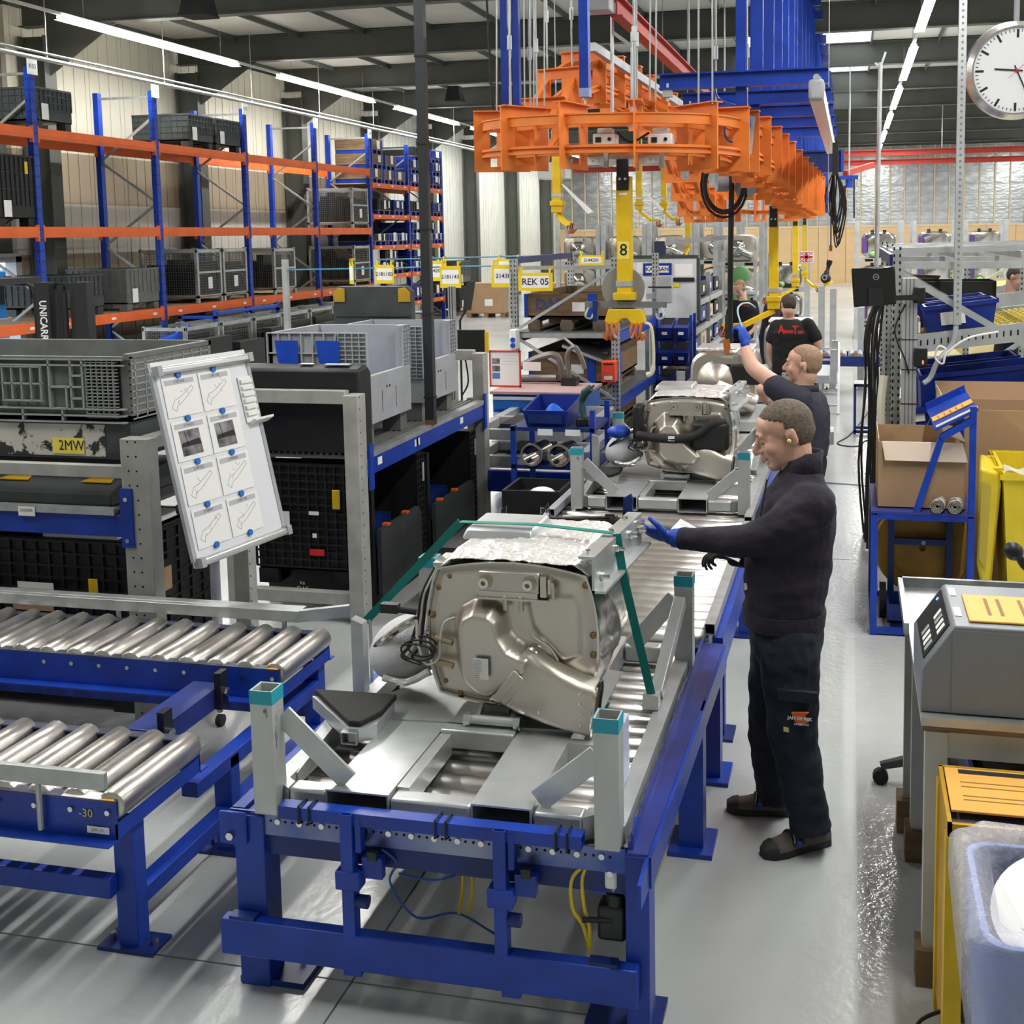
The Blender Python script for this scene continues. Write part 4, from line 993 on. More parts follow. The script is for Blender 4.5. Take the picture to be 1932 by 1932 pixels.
for k in range(48):
    xx = -1.93+k*0.026
    (c if k % 3 == 1 else b).cyl((xx, 3.346, 0.585), (xx, 3.3435 if k % 3 != 1 else 3.339, 0.585), 0.0045 if k % 3 != 1 else 0.010, 8)
b.build('rail_holes', HOLE, ln, kind='stuff'); c.build('rail_bolts', CHROME, ln, kind='stuff')
MB().box(-1.9, -0.66, 3.36, 3.44, 0.46, 0.545).build('under_beam', BLUED, ln)
# raised stop bar on two clamped posts
MB().rtube((-1.795, 3.315, 0.648), (-0.785, 3.315, 0.648), 0.05, 0.042, 0.003).build('stop_bar', BLUE, ln)
for xx in (-1.555, -1.045):
    MB().rtube((xx, 3.30, 0.26), (xx, 3.30, 0.668), 0.04, 0.046, 0.004, up=(0, 1, 0)).build('stop_post', BLUE, ln)
    q = MB().box(xx-0.042, xx+0.042, 3.272, 3.33, 0.415, 0.478).build('post_clamp', BLUE, ln, bevel=0.006)
    MB().box(xx+0.042, xx+0.11, 3.30, 3.33, 0.45, 0.52).build('valve_plate', BLUE, q); MB().box(xx+0.065, xx+0.095, 3.29, 3.31, 0.515, 0.545).build('valve', BLACKM, q)
    MB().box(xx+0.026, xx+0.045, 3.288, 3.325, 0.54, 0.655).build('stop_flag', BLUE, q)
    MB().cyl((xx+0.02, 3.30, 0.37), (xx+0.06, 3.30, 0.37), 0.022, 10).build('clamp_knob', BLUED, q)
for xx in (-1.72, -1.685, -1.255, -1.22, -0.865, -0.83): MB().tube([(xx, 3.286, 0.676), (xx, 3.282, 0.62), (xx+0.004, 3.30, 0.618), (xx+0.004, 3.345, 0.65), (xx, 3.345, 0.675), (xx, 3.286, 0.676)], 0.004, 5).build('cable_tie', BLACKP, ln)
# right side rail: a wide blue angle down the line
RTOP = mat('worn_blue_rail', (0.035, 0.055, 0.30), 0.33, var=0.5, vscale=4)
MB().ext([(-0.653, 3.34, 0.600), (-0.59, 3.34, 0.600), (-0.555, 5.22, 0.600), (-0.655, 5.22, 0.600)], (0, 0, 0.008)).build('side_rail_top', RTOP, ln)
MB().ext([(-0.597, 3.34, 0.60), (-0.595, 3.19, 0.595), (-0.595, 3.19, 0.52), (-0.597, 3.34, 0.50)], (0.012, 0, 0)).ext([(-0.59, 3.34, 0.5), (-0.555, 5.22, 0.5), (-0.555, 5.22, 0.6), (-0.59, 3.34, 0.6)], (0.012, 0, 0)).build('side_rail_face', BLUE, ln)
MB().box(-0.655, -0.645, 3.36, 5.22, 0.608, 0.635).build('side_rail_lip', RTOP, ln)
MB().ext([(-0.645, 3.36, 0.608), (-0.645, 3.50, 0.608), (-0.645, 3.47, 0.66), (-0.645, 3.42, 0.685), (-0.645, 3.37, 0.65)], (0.008, 0, 0)).build('stop_fin', BLUE, ln)
for yy in (4.52, 5.15):
    MB().box(-0.66, -0.56, yy-0.05, yy+0.05, 0.02, 0.6).build('leg', BLUE, ln); MB().box(-0.70, -0.52, yy-0.1, yy+0.12, 0, 0.02).build('foot_plate', BLUE, ln)
    MB().box(-1.99, -1.9, yy-0.05, yy+0.05, 0.02, 0.6).build('leg', BLUE, ln); MB().box(-2.02, -1.86, yy-0.1, yy+0.12, 0, 0.02).build('foot_plate', BLUED, ln)
MB().box(-2.0, -1.955, 3.36, 5.22, 0.47, 0.612).build('side_rail_left', BLUE, ln)
mr = MB(); roller(mr, (0, 0, 0), (1.26, 0, 0), 0.042); me = mr.mesh('roller', ROLL_S, 50)
for k in range(17): inst(me, 'roller', ln, Matrix.Translation(Vector((-1.945, 3.42+k*0.108, 0.557)) - ln.location) @ Matrix.Rotation(k*0.9, 4, 'X'))
# pneumatic cylinder, cables and the orange foot guard
q = MB().box(-0.755, -0.665, 3.355, 3.43, 0.30, 0.415).build('air_valve', BLACKM, ln, bevel=0.012)
MB().cyl((-0.70, 3.385, 0.415), (-0.70, 3.385, 0.45), 0.03, 14).cyl((-0.705, 3.36, 0.37), (-0.80, 3.345, 0.37), 0.009, 8).build('valve_ports', BLACKM, q, kind='stuff')
q = MB().box(-0.728, -0.69, 3.35, 3.375, 0.475, 0.55).build('clevis', WHITE, ln, bevel=0.008); MB().cyl((-0.709, 3.349, 0.53), (-0.709, 3.342, 0.53), 0.010, 8).build('clevis_pin', CHROME, q); MB().cyl((-0.705, 3.38, 0.44), (-0.705, 3.365, 0.48), 0.012, 8).build('piston_rod', CHROME, q)
MB().box(-0.78, -0.66, 3.38, 3.42, 0.44, 0.58).build('bracket', BLUE, ln)
YC = mat('yellow_cable', (0.75, 0.55, 0.02), 0.4); BC = mat('blue_air_hose', (0.03, 0.12, 0.42), 0.4)
for k in range(2): MB().tube([(-0.76-0.01*k, 3.37, 0.56), (-0.83+k*0.03, 3.36, 0.50), (-0.835+k*0.04, 3.36, 0.40), (-0.80+k*0.02, 3.36, 0.34), (-0.78, 3.36, 0.26)], 0.006, 6, smooth=5).build('yellow_cable', YC, ln)
for k in range(2): MB().tube([(-1.36+k*0.01, 3.55, 0.55), (-1.34+k*0.02, 3.5, 0.48), (-1.25+k*0.02, 3.5, 0.46), (-1.245+k*0.035, 3.5, 0.34), (-1.26+k*0.03, 3.5, 0.24)], 0.006, 6, smooth=5).build('yellow_cable', YC, ln)
MB().tube([(-1.46, 3.34, 0.53), (-1.42, 3.36, 0.48), (-1.46, 3.4, 0.38), (-1.38, 3.42, 0.26), (-1.27, 3.5, 0.24), (-1.15, 3.5, 0.19), (-1.07, 3.42, 0.22), (-1.05, 3.36, 0.38), (-1.08, 3.34, 0.50)], 0.004, 6, smooth=6).build('air_hose', BC, ln)
MB().tube([(-1.42, 3.38, 0.43), (-1.32, 3.45, 0.38), (-1.2, 3.5, 0.40), (-1.06, 3.38, 0.45)], 0.004, 6, smooth=6).build('air_hose', BC, ln)
b = MB(); b.tube([(-1.24+0.045*math.cos(t*0.35), 3.48, 0.47+0.045*math.sin(t*0.35)) for t in range(0, 56)], 0.0035, 5); b.build('coiled_hose', BC, ln)
MB().profile((-0.66, 4.78, 0.10), (-0.60, 4.78, 0.10), [(-0.11, 0.0), (0.11, 0.02), (0.11, 0.22), (0.03, 0.30), (-0.05, 0.26), (-0.11, 0.12)]).build('orange_guard', mat('orange_guard', (0.85, 0.20, 0.01), 0.4), ln, bevel=0.012)

def line_conveyor(label, y0, y1, zt=0.60, big=False):
    T = thing('roller_conveyor', label, 'conveyor', (-1.3, (y0+y1)/2, 0))
    for xx, s in ((-0.625, 1), (-1.965, -1)):
        MB().box(min(xx, xx+s*0.05), max(xx, xx+s*0.05), y0, y1, zt-0.19, zt-0.015).build('side_channel', BLUE, T)
        MB().rtube((xx-s*0.01, y0-0.02, zt+0.03), (xx-s*0.01, y1, zt+0.03), 0.05, 0.055, 0.004).build('guide_tube', GREYL if s < 0 else GALV, T)
        for yy in (y0+0.25, y1-0.25):
            MB().box(xx-0.035, xx+0.035, yy-0.04, yy+0.04, 0.015, zt-0.19).build('leg', BLUE, T); MB().box(xx-0.08, xx+0.08, yy-0.09, yy+0.09, 0, 0.015).build('foot_plate', BLUED, T)
    MB().box(-1.97, -0.62, y0, y0+0.05, zt-0.2, zt-0.1).build('end_beam', BLUED, T)
    r = 0.052; mr = MB(); roller(mr, (0, 0, 0), (1.27, 0, 0), r); me = mr.mesh('roller', ROLL_S, 50)
    n = int((y1-y0-0.12)/0.125)+1
    for k in range(n): inst(me, 'roller', T, Matrix.Translation(Vector((-1.935, y0+0.06+k*0.125, zt-r)) - T.location) @ Matrix.Rotation(k*0.7, 4, 'X'))
    return T
line_conveyor('empty run of bright steel rollers between the two loaded carriers', 5.36, 7.35)
line_conveyor('roller conveyor under the second carrier and its exhaust box', 7.48, 10.3)
line_conveyor('roller conveyor farther up the line beside the man in black', 10.5, 12.2)

# ================================================================== steel carriers
def carrier(label, ox=0.0, oy=0.0):
    """carrier frame; built at the first place in world coordinates, root at its front-left corner height"""
    T = thing('steel_carrier', label, 'pallet', (-1.28+ox, 4.15+oy, 0.60))
    def W_(b): b.v = [(p[0]+ox, p[1]+oy, p[2]) for p in b.v]; return b
    z0, z1 = 0.602, 0.70
    for xa, xb in ((-1.665, -1.445), (-1.165, -0.965)):      # fork pockets
        W_(MB().rtube(((xa+xb)/2, 3.37, 0.651), ((xa+xb)/2, 4.98, 0.651), xb-xa, 0.098, 0.006)).build('fork_pocket', GALVL, T)
    for xa, xb in ((-1.80, -1.667), (-1.443, -1.167), (-0.963, -0.80)):
        for yy in (3.375, 4.90):
            W_(MB().box(xa, xb, yy, yy+0.07, z0+0.01, z1-0.012)).build('cross_member', GALVL, T, bevel=0.01)
    for s, x in ((1, -1.80), (-1, -0.80)):
        W_(MB().ext([(x, 3.375, z0+0.01), (x, 3.375, z1-0.012), (x-s*0.075, 3.43, z1-0.012), (x-s*0.075, 3.43, z0+0.01)], (0, 0.05, 0))).build('corner_gusset', GALVL, T)
    for x in (-1.89, -0.70):
        W_(MB().box(x-0.03, x+0.03, 3.40, 4.95, z0, 0.66)).build('side_runner', GALVL, T)
    W_(MB().box(-1.443, -1.167, 3.86, 3.92, 0.64, z1+0.012)).build('hole_frame', GALVL, T, bevel=0.006)
    W_(MB().box(-1.443, -1.40, 3.44, 3.86, 0.62, z1-0.004)).build('hole_side', GALVL, T)
    W_(MB().ext([(-1.73, 3.92, z1), (-1.443, 3.94, z1), (-1.167, 3.94, z1), (-0.90, 3.96, z1), (-0.90, 4.55, z1), (-1.30, 4.62, z1), (-1.62, 4.45, z1), (-1.76, 4.15, z1)], (0, 0, 0.006))).build('deck_plate', GALV, T)
    W_(MB().box(-0.97, -0.75, 3.86, 3.90, 0.62, 0.70)).build('rear_lip', GALVL, T)
    # corner posts with teal tips
    for x, y, teal in ((-1.865, 3.375, 1), (-0.715, 3.375, 1), (-0.69, 4.885, 1), (-1.885, 4.965, 1), (-1.925, 4.254, 0)):
        zt = 1.03 if teal else 0.94
        p = W_(MB().rtube((x, y, 0.61), (x, y, zt), 0.078 if teal else 0.05, 0.078 if teal else 0.05, 0.005, up=(0, 1, 0))).build('post', mat('scuffed_zinc', (0.58, 0.60, 0.59), 0.45, 0.4, var=0.2, vscale=6, spots=0.36, sscale=13, scol=(0.16, 0.16, 0.15), stretch=(1, 1, 0.35)) if teal else GALVL, T)
        if teal:
            W_(MB().rtube((x, y, zt-0.045), (x, y, zt+0.001), 0.081, 0.081, 0.002, up=(0, 1, 0))).build('teal_tip', TEALT, p)
            W_(MB().box(x-0.02, x+0.02, y-0.02, y+0.02, 0.603, 0.64)).build('locating_peg', GALV, p)
        else: W_(MB().ext([(x-0.025, y-0.025, zt), (x+0.025, y-0.025, zt), (x+0.025, y-0.025, zt+0.012), (x-0.025, y-0.025, zt+0.03)], (0, 0.05, 0))).build('post_cap', GALV, p)
    for (a, c) in (((-1.825, 3.40, 0.93), (-1.60, 3.41, 0.715)), ((-0.755, 3.40, 0.88), (-0.955, 3.42, 0.705)), ((-0.73, 4.86, 0.93), (-0.92, 4.86, 0.70)), ((-0.70, 4.83, 0.93), (-0.735, 4.40, 0.68)), ((-1.86, 4.92, 0.93), (-1.62, 4.92, 0.71))):
        b = MB(); A, Bv = Vector(a), Vector(c)
        b.bar(A, Bv, 0.012, 0.075) if abs(A.x-Bv.x) > 0.1 else b.bar(A, Bv, 0.05, 0.05)
        p = W_(b).build('brace', GALVL, T, bevel=0.003)
    # black pad on its slanted bracket, left side
    W_(MB().ext([(-2.0, 3.97, 0.70), (-1.67, 3.985, 0.70), (-1.655, 3.78, 0.70), (-1.70, 3.72, 0.70), (-1.74, 3.72, 0.70)], (0, 0, 0.05))).build('pad_bracket', GALVL, T)
    W_(MB().ext([(-2.0, 3.99, 0.75), (-1.665, 4.0, 0.75), (-1.66, 3.84, 0.75), (-1.70, 3.735, 0.75), (-1.745, 3.735, 0.75)], (0, 0, 0.022))).build('foam_pad', BLACKR, T, bevel=0.005)
    W_(MB().rtube((-1.735, 3.71, 0.715), (-1.735, 3.85, 0.715), 0.06, 0.045, 0.004)).build('pad_tube', GALVL, T)
    W_(MB().bar((-1.88, 3.55, 0.63), (-1.88, 3.99, 0.69), 0.05, 0.05)).build('pad_leg', GALV, T)
    # hinged bail
    for x in (-1.32, -1.19): W_(MB().bar((x, 3.93, 0.735), (x-0.01, 4.01, 0.748), 0.014, 0.03)).build('bail_arm', GALVL, T)
    W_(MB().cyl((-1.35, 3.915, 0.735), (-1.17, 3.915, 0.735), 0.018, 12)).build('bail_rod', GALVL, T)
    for x in (-1.355, -1.165): W_(MB().cyl((x-0.012, 3.915, 0.735), (x+0.012, 3.915, 0.735), 0.026, 6)).build('bail_nut', CHROME, T)
    for x in (-1.30, -1.10): W_(MB().box(x-0.06, x+0.06, 4.06, 4.10, 0.706, 0.75)).build('rest_block', GALV, T)
    W_(MB().box(-1.40, -1.0, 4.2, 4.5, 0.706, 0.75)).build('saddle', BLACKM, T)
    # sheet pocket on the right
    W_(MB().box(-0.735, -0.72, 3.52, 3.74, 0.67, 0.88)).build('document_pocket', mat('pale_blue_plastic', (0.45, 0.50, 0.68), 0.25), T)
    return T
carrier('galvanised carrier with teal-tipped posts at the front, under the strapped exhaust box')
carrier('galvanised carrier with teal-tipped posts on the second conveyor, under the exhaust box with black cables', 0.03, 4.36)
# ================================================================== exhaust boxes (main subject)
def sq(u, v, k=0.5):
    return u*math.sqrt(max(0, 1-k*v*v)), v*math.sqrt(max(0, 1-k*u*u))
def sdist(px, pz, poly):
    """distance to a polygon's outline, positive inside"""
    d = 1e9; ins = False; n = len(poly)
    for i in range(n):
        ax, az = poly[i]; bx, bz = poly[(i+1) % n]
        ex_, ez = bx-ax, bz-az; t = max(0, min(1, ((px-ax)*ex_+(pz-az)*ez)/(ex_*ex_+ez*ez+1e-12)))
        dx, dz = px-ax-ex_*t, pz-az-ez*t; d = min(d, math.hypot(dx, dz))
        if (az > pz) != (bz > pz) and px < (bx-ax)*(pz-az)/(bz-az)+ax: ins = not ins
    return d if ins else -d
def sst(x): x = max(0, min(1, x)); return x*x*(3-2*x)
def exhaust(label, ox, oy, oz=0.0, variant=0):
    T = thing('exhaust_box', label, 'exhaust', (-1.2+ox, 4.35+oy, 0.76+oz))
    o = Vector((ox, oy, oz))
    def W_(b): b.v = [tuple(Vector(p)+o) for p in b.v]; return b
    CX_, CZ_, A, H_ = -1.215, 1.022, 0.322, 0.268
    def P(u, v):
        a, c = sq(u, v, 0.25); return CX_+A*a, CZ_+H_*c
    if variant == 0:
        dome = [(-1.43, 1.07), (-1.405, 1.13), (-1.345, 1.165), (-1.26, 1.155), (-1.218, 1.115), (-1.205, 1.05), (-1.185, 1.02), (-1.15, 1.005), (-1.085, 0.995), (-1.10, 0.90), (-1.27, 0.775), (-1.34, 0.79), (-1.40, 0.84), (-1.425, 0.90)]
        hh, ww = 0.10, 0.048
    else:
        dome = [(-1.48, 1.0), (-1.46, 1.11), (-1.38, 1.19), (-1.25, 1.18), (-1.20, 1.10), (-1.16, 1.02), (-1.08, 0.95), (-1.0, 0.90), (-1.12, 0.77), (-1.28, 0.76), (-1.40, 0.80), (-1.47, 0.88)]
        hh, ww = 0.14, 0.085
    panelR = [(-1.16, 1.19), (-0.97, 1.19), (-0.945, 1.14), (-0.945, 0.96), (-1.02, 0.93), (-1.13, 1.06)]
    def front(i, j):
        u, v = 2*i-1, 2*j-1; x, z = P(u, v)
        d = sdist(x, z, dome); h = hh*sst(d/ww)
        e = max(abs(u), abs(v)); edge = sst((1-e)/0.12)
        h2 = 0.010*sst(sdist(x, z, panelR)/0.012) if d < 0 else 0.010
        return (x, 4.035-0.012*edge-h-h2*(1 if d < 0 else 0), z)
    W_(MB().grid(front, 72, 60)).build('front_cover', STEEL, T, ang=60)
    NB = 96
    def ring(y, s, ry=0.0):
        pts = []
        for k in range(NB):
            t = k/NB*4; sd = int(t); f = t-sd
            u, v = [(2*f-1, -1), (1, 2*f-1), (1-2*f, 1), (-1, 1-2*f)][sd]
            x, z = P(u, v); pts.append((CX_+(x-CX_)*s, y, CZ_+(z-CZ_)*s))
        return pts
    W_(MB().loft([ring(4.033, 1.0), ring(4.022, 1.012), ring(4.022, 1.035), ring(4.036, 1.04), ring(4.042, 1.025), ring(4.06, 1.0)], False, False)).build('seam_flange', STEELB, T, ang=50)
    rs = []
    for k in range(14):
        y = 4.06+0.62*k/13; rs.append([(p[0]+0.003*math.sin(p[2]*40+k*1.7), p[1], p[2]+0.002*math.sin(p[0]*50+k)) for p in ring(y, 1.0+0.012*math.sin(PI*k/13))])
    W_(MB().loft(rs, False, True)).build('shell', STEELB, T, ang=60)
    # foil heat shield over the top, creased
    def foil(i, j):
        x = -1.515+0.60*i; y = 4.035+0.60*j
        u = (x-CX_)/A
        z = 1.30+0.008*math.cos(u*1.2) - 0.075*max(0, abs(u)-0.72)/0.28*(1 if u < 0 else 0.6) - 0.012*max(0, 0.15-j)/0.15
        n = mnoise.noise(Vector((x*16, y*16, 1.3)))*0.006 + abs(mnoise.noise(Vector((x*36+y*14, y*30-x*9, 4.1))))*0.008 + mnoise.noise(Vector((x*5, y*5, 2)))*0.008
        wv = 0.006*math.sin(x*23)*(1-j)
        return (x+wv, y, z+n+0.004)
    W_(MB().grid(foil, 64, 60)).build('foil_shield', FOIL, T, ang=180, solid=0.003)
    # bolted bracket across the top of the front
    q = W_(MB().box(-1.325, -1.095, 3.985, 4.02, 1.195, 1.272)).build('bracket', mat('bracket_steel', (0.60, 0.57, 0.52), 0.35, 0.85, var=0.15, vscale=5), T, bevel=0.006)
    W_(MB().box(-1.335, -1.06, 3.975, 4.03, 1.170, 1.178)).build('bracket_ledge', STEEL, T)
    W_(MB().box(-1.325, -1.10, 3.982, 3.99, 1.178, 1.20)).build('bracket_lip', STEEL, T)
    for x in (-1.298, -1.131):
        W_(MB().cyl((x, 3.985, 1.235), (x, 3.978, 1.235), 0.028, 8)).build('hex_nut', mat('brassy_nut', (0.42, 0.37, 0.27), 0.35, 0.9), q)
        W_(MB().pipe((x, 3.978, 1.235), (x, 3.955, 1.235), 0.02, 0.009, 14)).build('bolt_socket', CHROME, q)
    for x in (-1.225, -1.165):
        W_(MB().cyl((x, 3.99, 1.178), (x, 3.99, 1.187), 0.012, 6)).build('small_bolt', CHROME, T); W_(MB().cyl((x, 3.99, 1.17), (x, 3.99, 1.13), 0.010, 8)).build('stud', STEEL, T)
    W_(MB().box(-1.09, -1.068, 3.985, 4.02, 1.185, 1.262).box(-1.06, -1.05, 3.98, 4.02, 1.20, 1.255).cyl((-1.045, 3.985, 1.24), (-1.04, 3.985, 1.18), 0.008, 8)).build('side_clip', STEEL, T, kind='stuff')
    # rusty spot welds round the rim
    for x, z in ((-1.495, 1.19), (-1.45, 1.235), (-1.523, 1.08), (-1.522, 0.94), (-1.475, 0.83), (-1.42, 0.785), (-0.905, 1.04), (-0.905, 0.965), (-0.93, 1.225)):
        W_(MB().ell((x, 4.026, z), (0.012, 0.006, 0.012), 10, 5)).build('rivet', mat('rusty_rivet', (0.28, 0.16, 0.07), 0.5, 0.7), T)
    # outlet duct running to the lower right, its clamp and open mouth
    path = [Vector((-1.20, 3.99, 0.893)), Vector((-1.12, 3.965, 0.865)), Vector((-1.03, 3.955, 0.835)), Vector((-0.955, 3.955, 0.812)), Vector((-0.885, 3.955, 0.80))]
    dirn = [Vector((0.80, -0.1, -0.58)), Vector((0.9, -0.06, -0.42)), Vector((0.94, 0, -0.3)), Vector((0.97, 0, -0.22)), Vector((1, 0, -0.12))]
    hw = [(0.125, 0.045), (0.115, 0.06), (0.105, 0.068), (0.098, 0.072), (0.094, 0.075)]
    def drings(s=1.0, e=4.0):
        out = []
        for p, d, (h1, w1) in zip(path, dirn, hw):
            d = d.normalized(); side = Vector((0, -1, 0)); side = (side-d*side.dot(d)).normalized(); up = side.cross(d); up = up if up.z > 0 else -up
            r = []
            for k in range(28):
                t = 2*PI*k/28; c, s_ = math.cos(t), math.sin(t)
                r.append(p + side*(w1*s*math.copysign(abs(c)**(2/e), c)) + up*(h1*s*math.copysign(abs(s_)**(2/e), s_)))
            out.append(r)
        return out
    W_(MB().loft(drings(), False, False)).build('outlet_duct', STEEL, T, ang=60)
    W_(MB().loft([r for r in reversed(drings(0.93))], True, False)).build('duct_inside', mat('dark_brown_steel', (0.20, 0.16, 0.13), 0.5, 0.8, var=0.5, vscale=9), T, ang=60)  # duct lining in a darker brown steel than the outer wall
    rr_ = drings(); W_(MB().loft([rr_[-1], [p+Vector((0.006, 0, 0)) for p in drings(1.06)[-1]], [p+Vector((0.012, 0, 0)) for p in drings(1.0)[-1]], [p+Vector((0.010, 0, 0)) for p in drings(0.93)[-1]]], False, False)).build('mouth_rim', STEELB, T, ang=40)
    W_(MB().loft([[p + (p-path[0])*0.07 + Vector((-0.008, 0, 0.006)) for p in rr_[0]], [p + (p-path[0])*0.10 for p in rr_[0]], [p + (p-path[0])*0.10 + Vector((0.022, 0, -0.014)) for p in rr_[0]], [p + (p-path[0])*0.05 + Vector((0.03, 0, -0.02)) for p in rr_[0]]], False, False)).build('clamp_band', STEELB, T, ang=50)
    W_(MB().bar((-1.165, 3.925, 0.925), (-1.245, 3.925, 0.82), 0.028, 0.03, up=(0, -1, 0)).bar((-1.155, 3.922, 0.91), (-1.235, 3.922, 0.81), 0.05, 0.008, up=(0, -1, 0))).build('clamp_buckle', STEEL, T, bevel=0.004, kind='stuff')
    for x, z, yy in ((-0.925, 0.875, 3.874), (-0.925, 0.84, 3.874), (-0.925, 0.80, 3.874), (-0.925, 0.76, 3.874), (-1.08, 0.79, 3.886), (-1.19, 0.80, 3.92)):
        W_(MB().ell((x, yy+0.006, z), (0.007, 0.004, 0.007), 8, 4)).build('rivet', CHROME, T)
    # data label
    s = quad(T, Vector((-1.298, 3.905, 0.932))+o, X1, Z1, 0.058, 0.078, PAPER, 'data_label', 0.0015)
    b = MB()
    for k in range(9): b.box(-1.324, -1.324+(0.03 if k < 6 else 0.022), 3.9025, 3.9032, 0.962-k*0.008, 0.9635-k*0.008)
    W_(b).build('label_print', INKG, s, kind='stuff')
    # sensor lines on the front
    W_(MB().tube([(-1.425, 4.0, 1.085), (-1.46, 3.985, 1.07), (-1.475, 3.98, 1.02), (-1.48, 3.98, 0.95), (-1.50, 3.98, 0.915), (-1.545, 3.99, 0.905), (-1.575, 4.0, 0.98), (-1.585, 4.02, 1.06)], 0.005, 7, smooth=6)).build('sensor_line', mat('pale_cable', (0.55, 0.53, 0.48), 0.4), T)
    W_(MB().tube([(-1.14, 4.0, 1.06), (-1.12, 3.995, 1.03), (-1.06, 3.99, 0.995), (-1.03, 3.99, 0.95)], 0.004, 7, smooth=6)).build('sensor_line', MATS['pale_cable'], T)
    for z in (0.995, 0.905): W_(MB().cyl((-1.50, 3.99, z+0.012), (-1.43, 3.98, z), 0.012, 10)).build('sensor_boss', mat('brassy_steel', (0.45, 0.36, 0.22), 0.35, 0.9), T)
    # gathered loom at the left edge with black connector
    for k in range(3): W_(MB().tube([(-1.52-k*0.008, 4.1, 1.24), (-1.555-k*0.01, 4.06, 1.15), (-1.565-k*0.012, 4.04, 1.05), (-1.575-k*0.02, 4.02, 0.96), (-1.60-k*0.02, 4.0, 0.92), (-1.56, 3.99, 0.90)], 0.006, 6, smooth=6)).build('cable_loom', BLACKR if k != 1 else MATS['pale_cable'], T)
    b = MB(); b.tube([(-1.56+0.05*math.cos(t*0.3)*(1+0.01*t), 4.02-0.002*t, 0.965+0.035*math.sin(t*0.3)) for t in range(50)], 0.004, 5); W_(b).build('coiled_lead', BLACKR, T)
    if variant == 0:
        W_(MB().cyl((-1.60, 4.06, 1.075), (-1.68, 4.05, 1.085), 0.012, 8).box(-1.74, -1.67, 4.04, 4.075, 1.07, 1.105)).build('plug', BLACKP, T, kind='stuff')
    # perforated-screen pipe elbow low at the left
    SCREEN = mat('perforated_screen', (0.74, 0.75, 0.78), 0.5, 0.2, bump=0.6, bscale=240)
    W_(MB().ell((-1.70, 4.22, 0.875), (0.165, 0.14, 0.125), 28, 18, Matrix.Rotation(R(-28), 3, 'Y') @ Matrix.Rotation(R(10), 3, 'Z'))).build('screened_pipe', SCREEN, T, ang=180)
    W_(MB().tube([(-1.835, 4.23, 0.86), (-1.80, 4.14, 0.90), (-1.70, 4.095, 0.985), (-1.62, 4.12, 1.03)], 0.016, 8, smooth=6)).build('pipe_collar', STEELB, T)
    W_(MB().lathe([(0.08, 0), (0.10, 0.02), (0.105, 0.05), (0.09, 0.075)], (-1.81, 4.24, 0.80), (0.75, -0.1, 0.55), 24)).build('pipe_flange', STEELB, T)
    W_(MB().tube([(-1.76, 4.10, 0.79), (-1.66, 4.085, 0.785), (-1.57, 4.1, 0.83)], 0.014, 8, smooth=5)).build('foil_edge', FOIL, T)
    # galvanised angle bolted on top at the right
    ch = [(0.0, 0.0), (0.0, -0.14), (0.008, -0.14), (0.008, -0.008), (0.045, -0.008), (0.045, 0.0)]
    a, c = Vector((-0.905, 4.02, 1.335)), Vector((-0.855, 4.72, 1.335))
    q = W_(MB().ext([a, a+Vector((0.01, 0, 0)), a+Vector((0.01, 0, -0.135)), a+Vector((0, 0, -0.135))], c-a).ext([a+Vector((-0.05, 0, 0)), a+Vector((0, 0, 0)), a+Vector((0, 0, -0.01)), a+Vector((-0.05, 0, -0.01))], c-a).ext([a+Vector((0, 0, -0.135)), a+Vector((0.05, 0, -0.135)), a+Vector((0.05, 0, -0.125)), a+Vector((0, 0, -0.125))], c-a)).build('mounting_angle', GALVL, T)
    for k, (u, z) in enumerate(((0.12, -0.095), (0.42, -0.045), (0.72, -0.045), (0.88, -0.03), (0.93, -0.06))):
        p = a+(c-a)*u+Vector((0.01, 0, z)); W_(MB().cyl(p, p+Vector((0.014, 0, 0)), 0.017, 12).cyl(p+Vector((0.014, 0, 0)), p+Vector((0.032, 0, 0)), 0.010, 6)).build('bolt', CHROME, q, kind='stuff')
    for u in (0.06, 0.5, 0.8):
        p = a+(c-a)*u+Vector((-0.025, 0, 0)); W_(MB().cyl(p, p+Vector((0, 0, 0.014)), 0.012, 6)).build('bolt', CHROME, q)
    # grey pan at the rear left of the top
    W_(MB().loft([[(-1.50+i*(0.30), 4.30+j*0.30, 1.30) for i, j in ((0, 0), (1, 0), (1, 1), (0, 1))], [(-1.48+i*(0.27), 4.32+j*0.26, 1.345) for i, j in ((0, 0), (1, 0), (1, 1), (0, 1))]], True, True)).build('pan_cover', GALVL, T, bevel=0.012)
    W_(MB().box(-1.60, -1.48, 4.25, 4.40, 1.20, 1.215)).build('pan_tab', STEEL, T)
    if variant == 1:
        W_(MB().tube([(-1.56, 3.93, 1.03), (-1.40, 3.88, 1.02), (-1.25, 3.87, 1.02), (-1.12, 3.90, 1.05), (-1.02, 3.92, 1.12), (-0.92, 3.94, 1.13)], 0.032, 10, smooth=6)).build('cable_duct', BLACKR, T)
        W_(MB().box(-1.17, -0.90, 3.90, 4.0, 0.93, 1.14)).build('control_unit', BLACKP, T, bevel=0.03)
        W_(MB().box(-1.60, -1.53, 3.95, 4.1, 0.97, 1.24)).build('side_connector', BLACKP, T, bevel=0.02)
        quad(T, Vector((-1.30, 3.84, 1.025))+o, X1, Z1, 0.045, 0.035, PAPER, 'small_label')
        W_(MB().ell((-1.73, 4.10, 1.02), (0.09, 0.07, 0.05), 14, 8)).build('blue_cap', BLUEB, T)
    return T
exhaust('stainless exhaust box with foil top and teal strap on the front carrier', 0, 0, 0, 0)
exhaust('stainless exhaust box with black cable duct and blue cap on the second carrier', 0.07, 4.25, 0.02, 1)
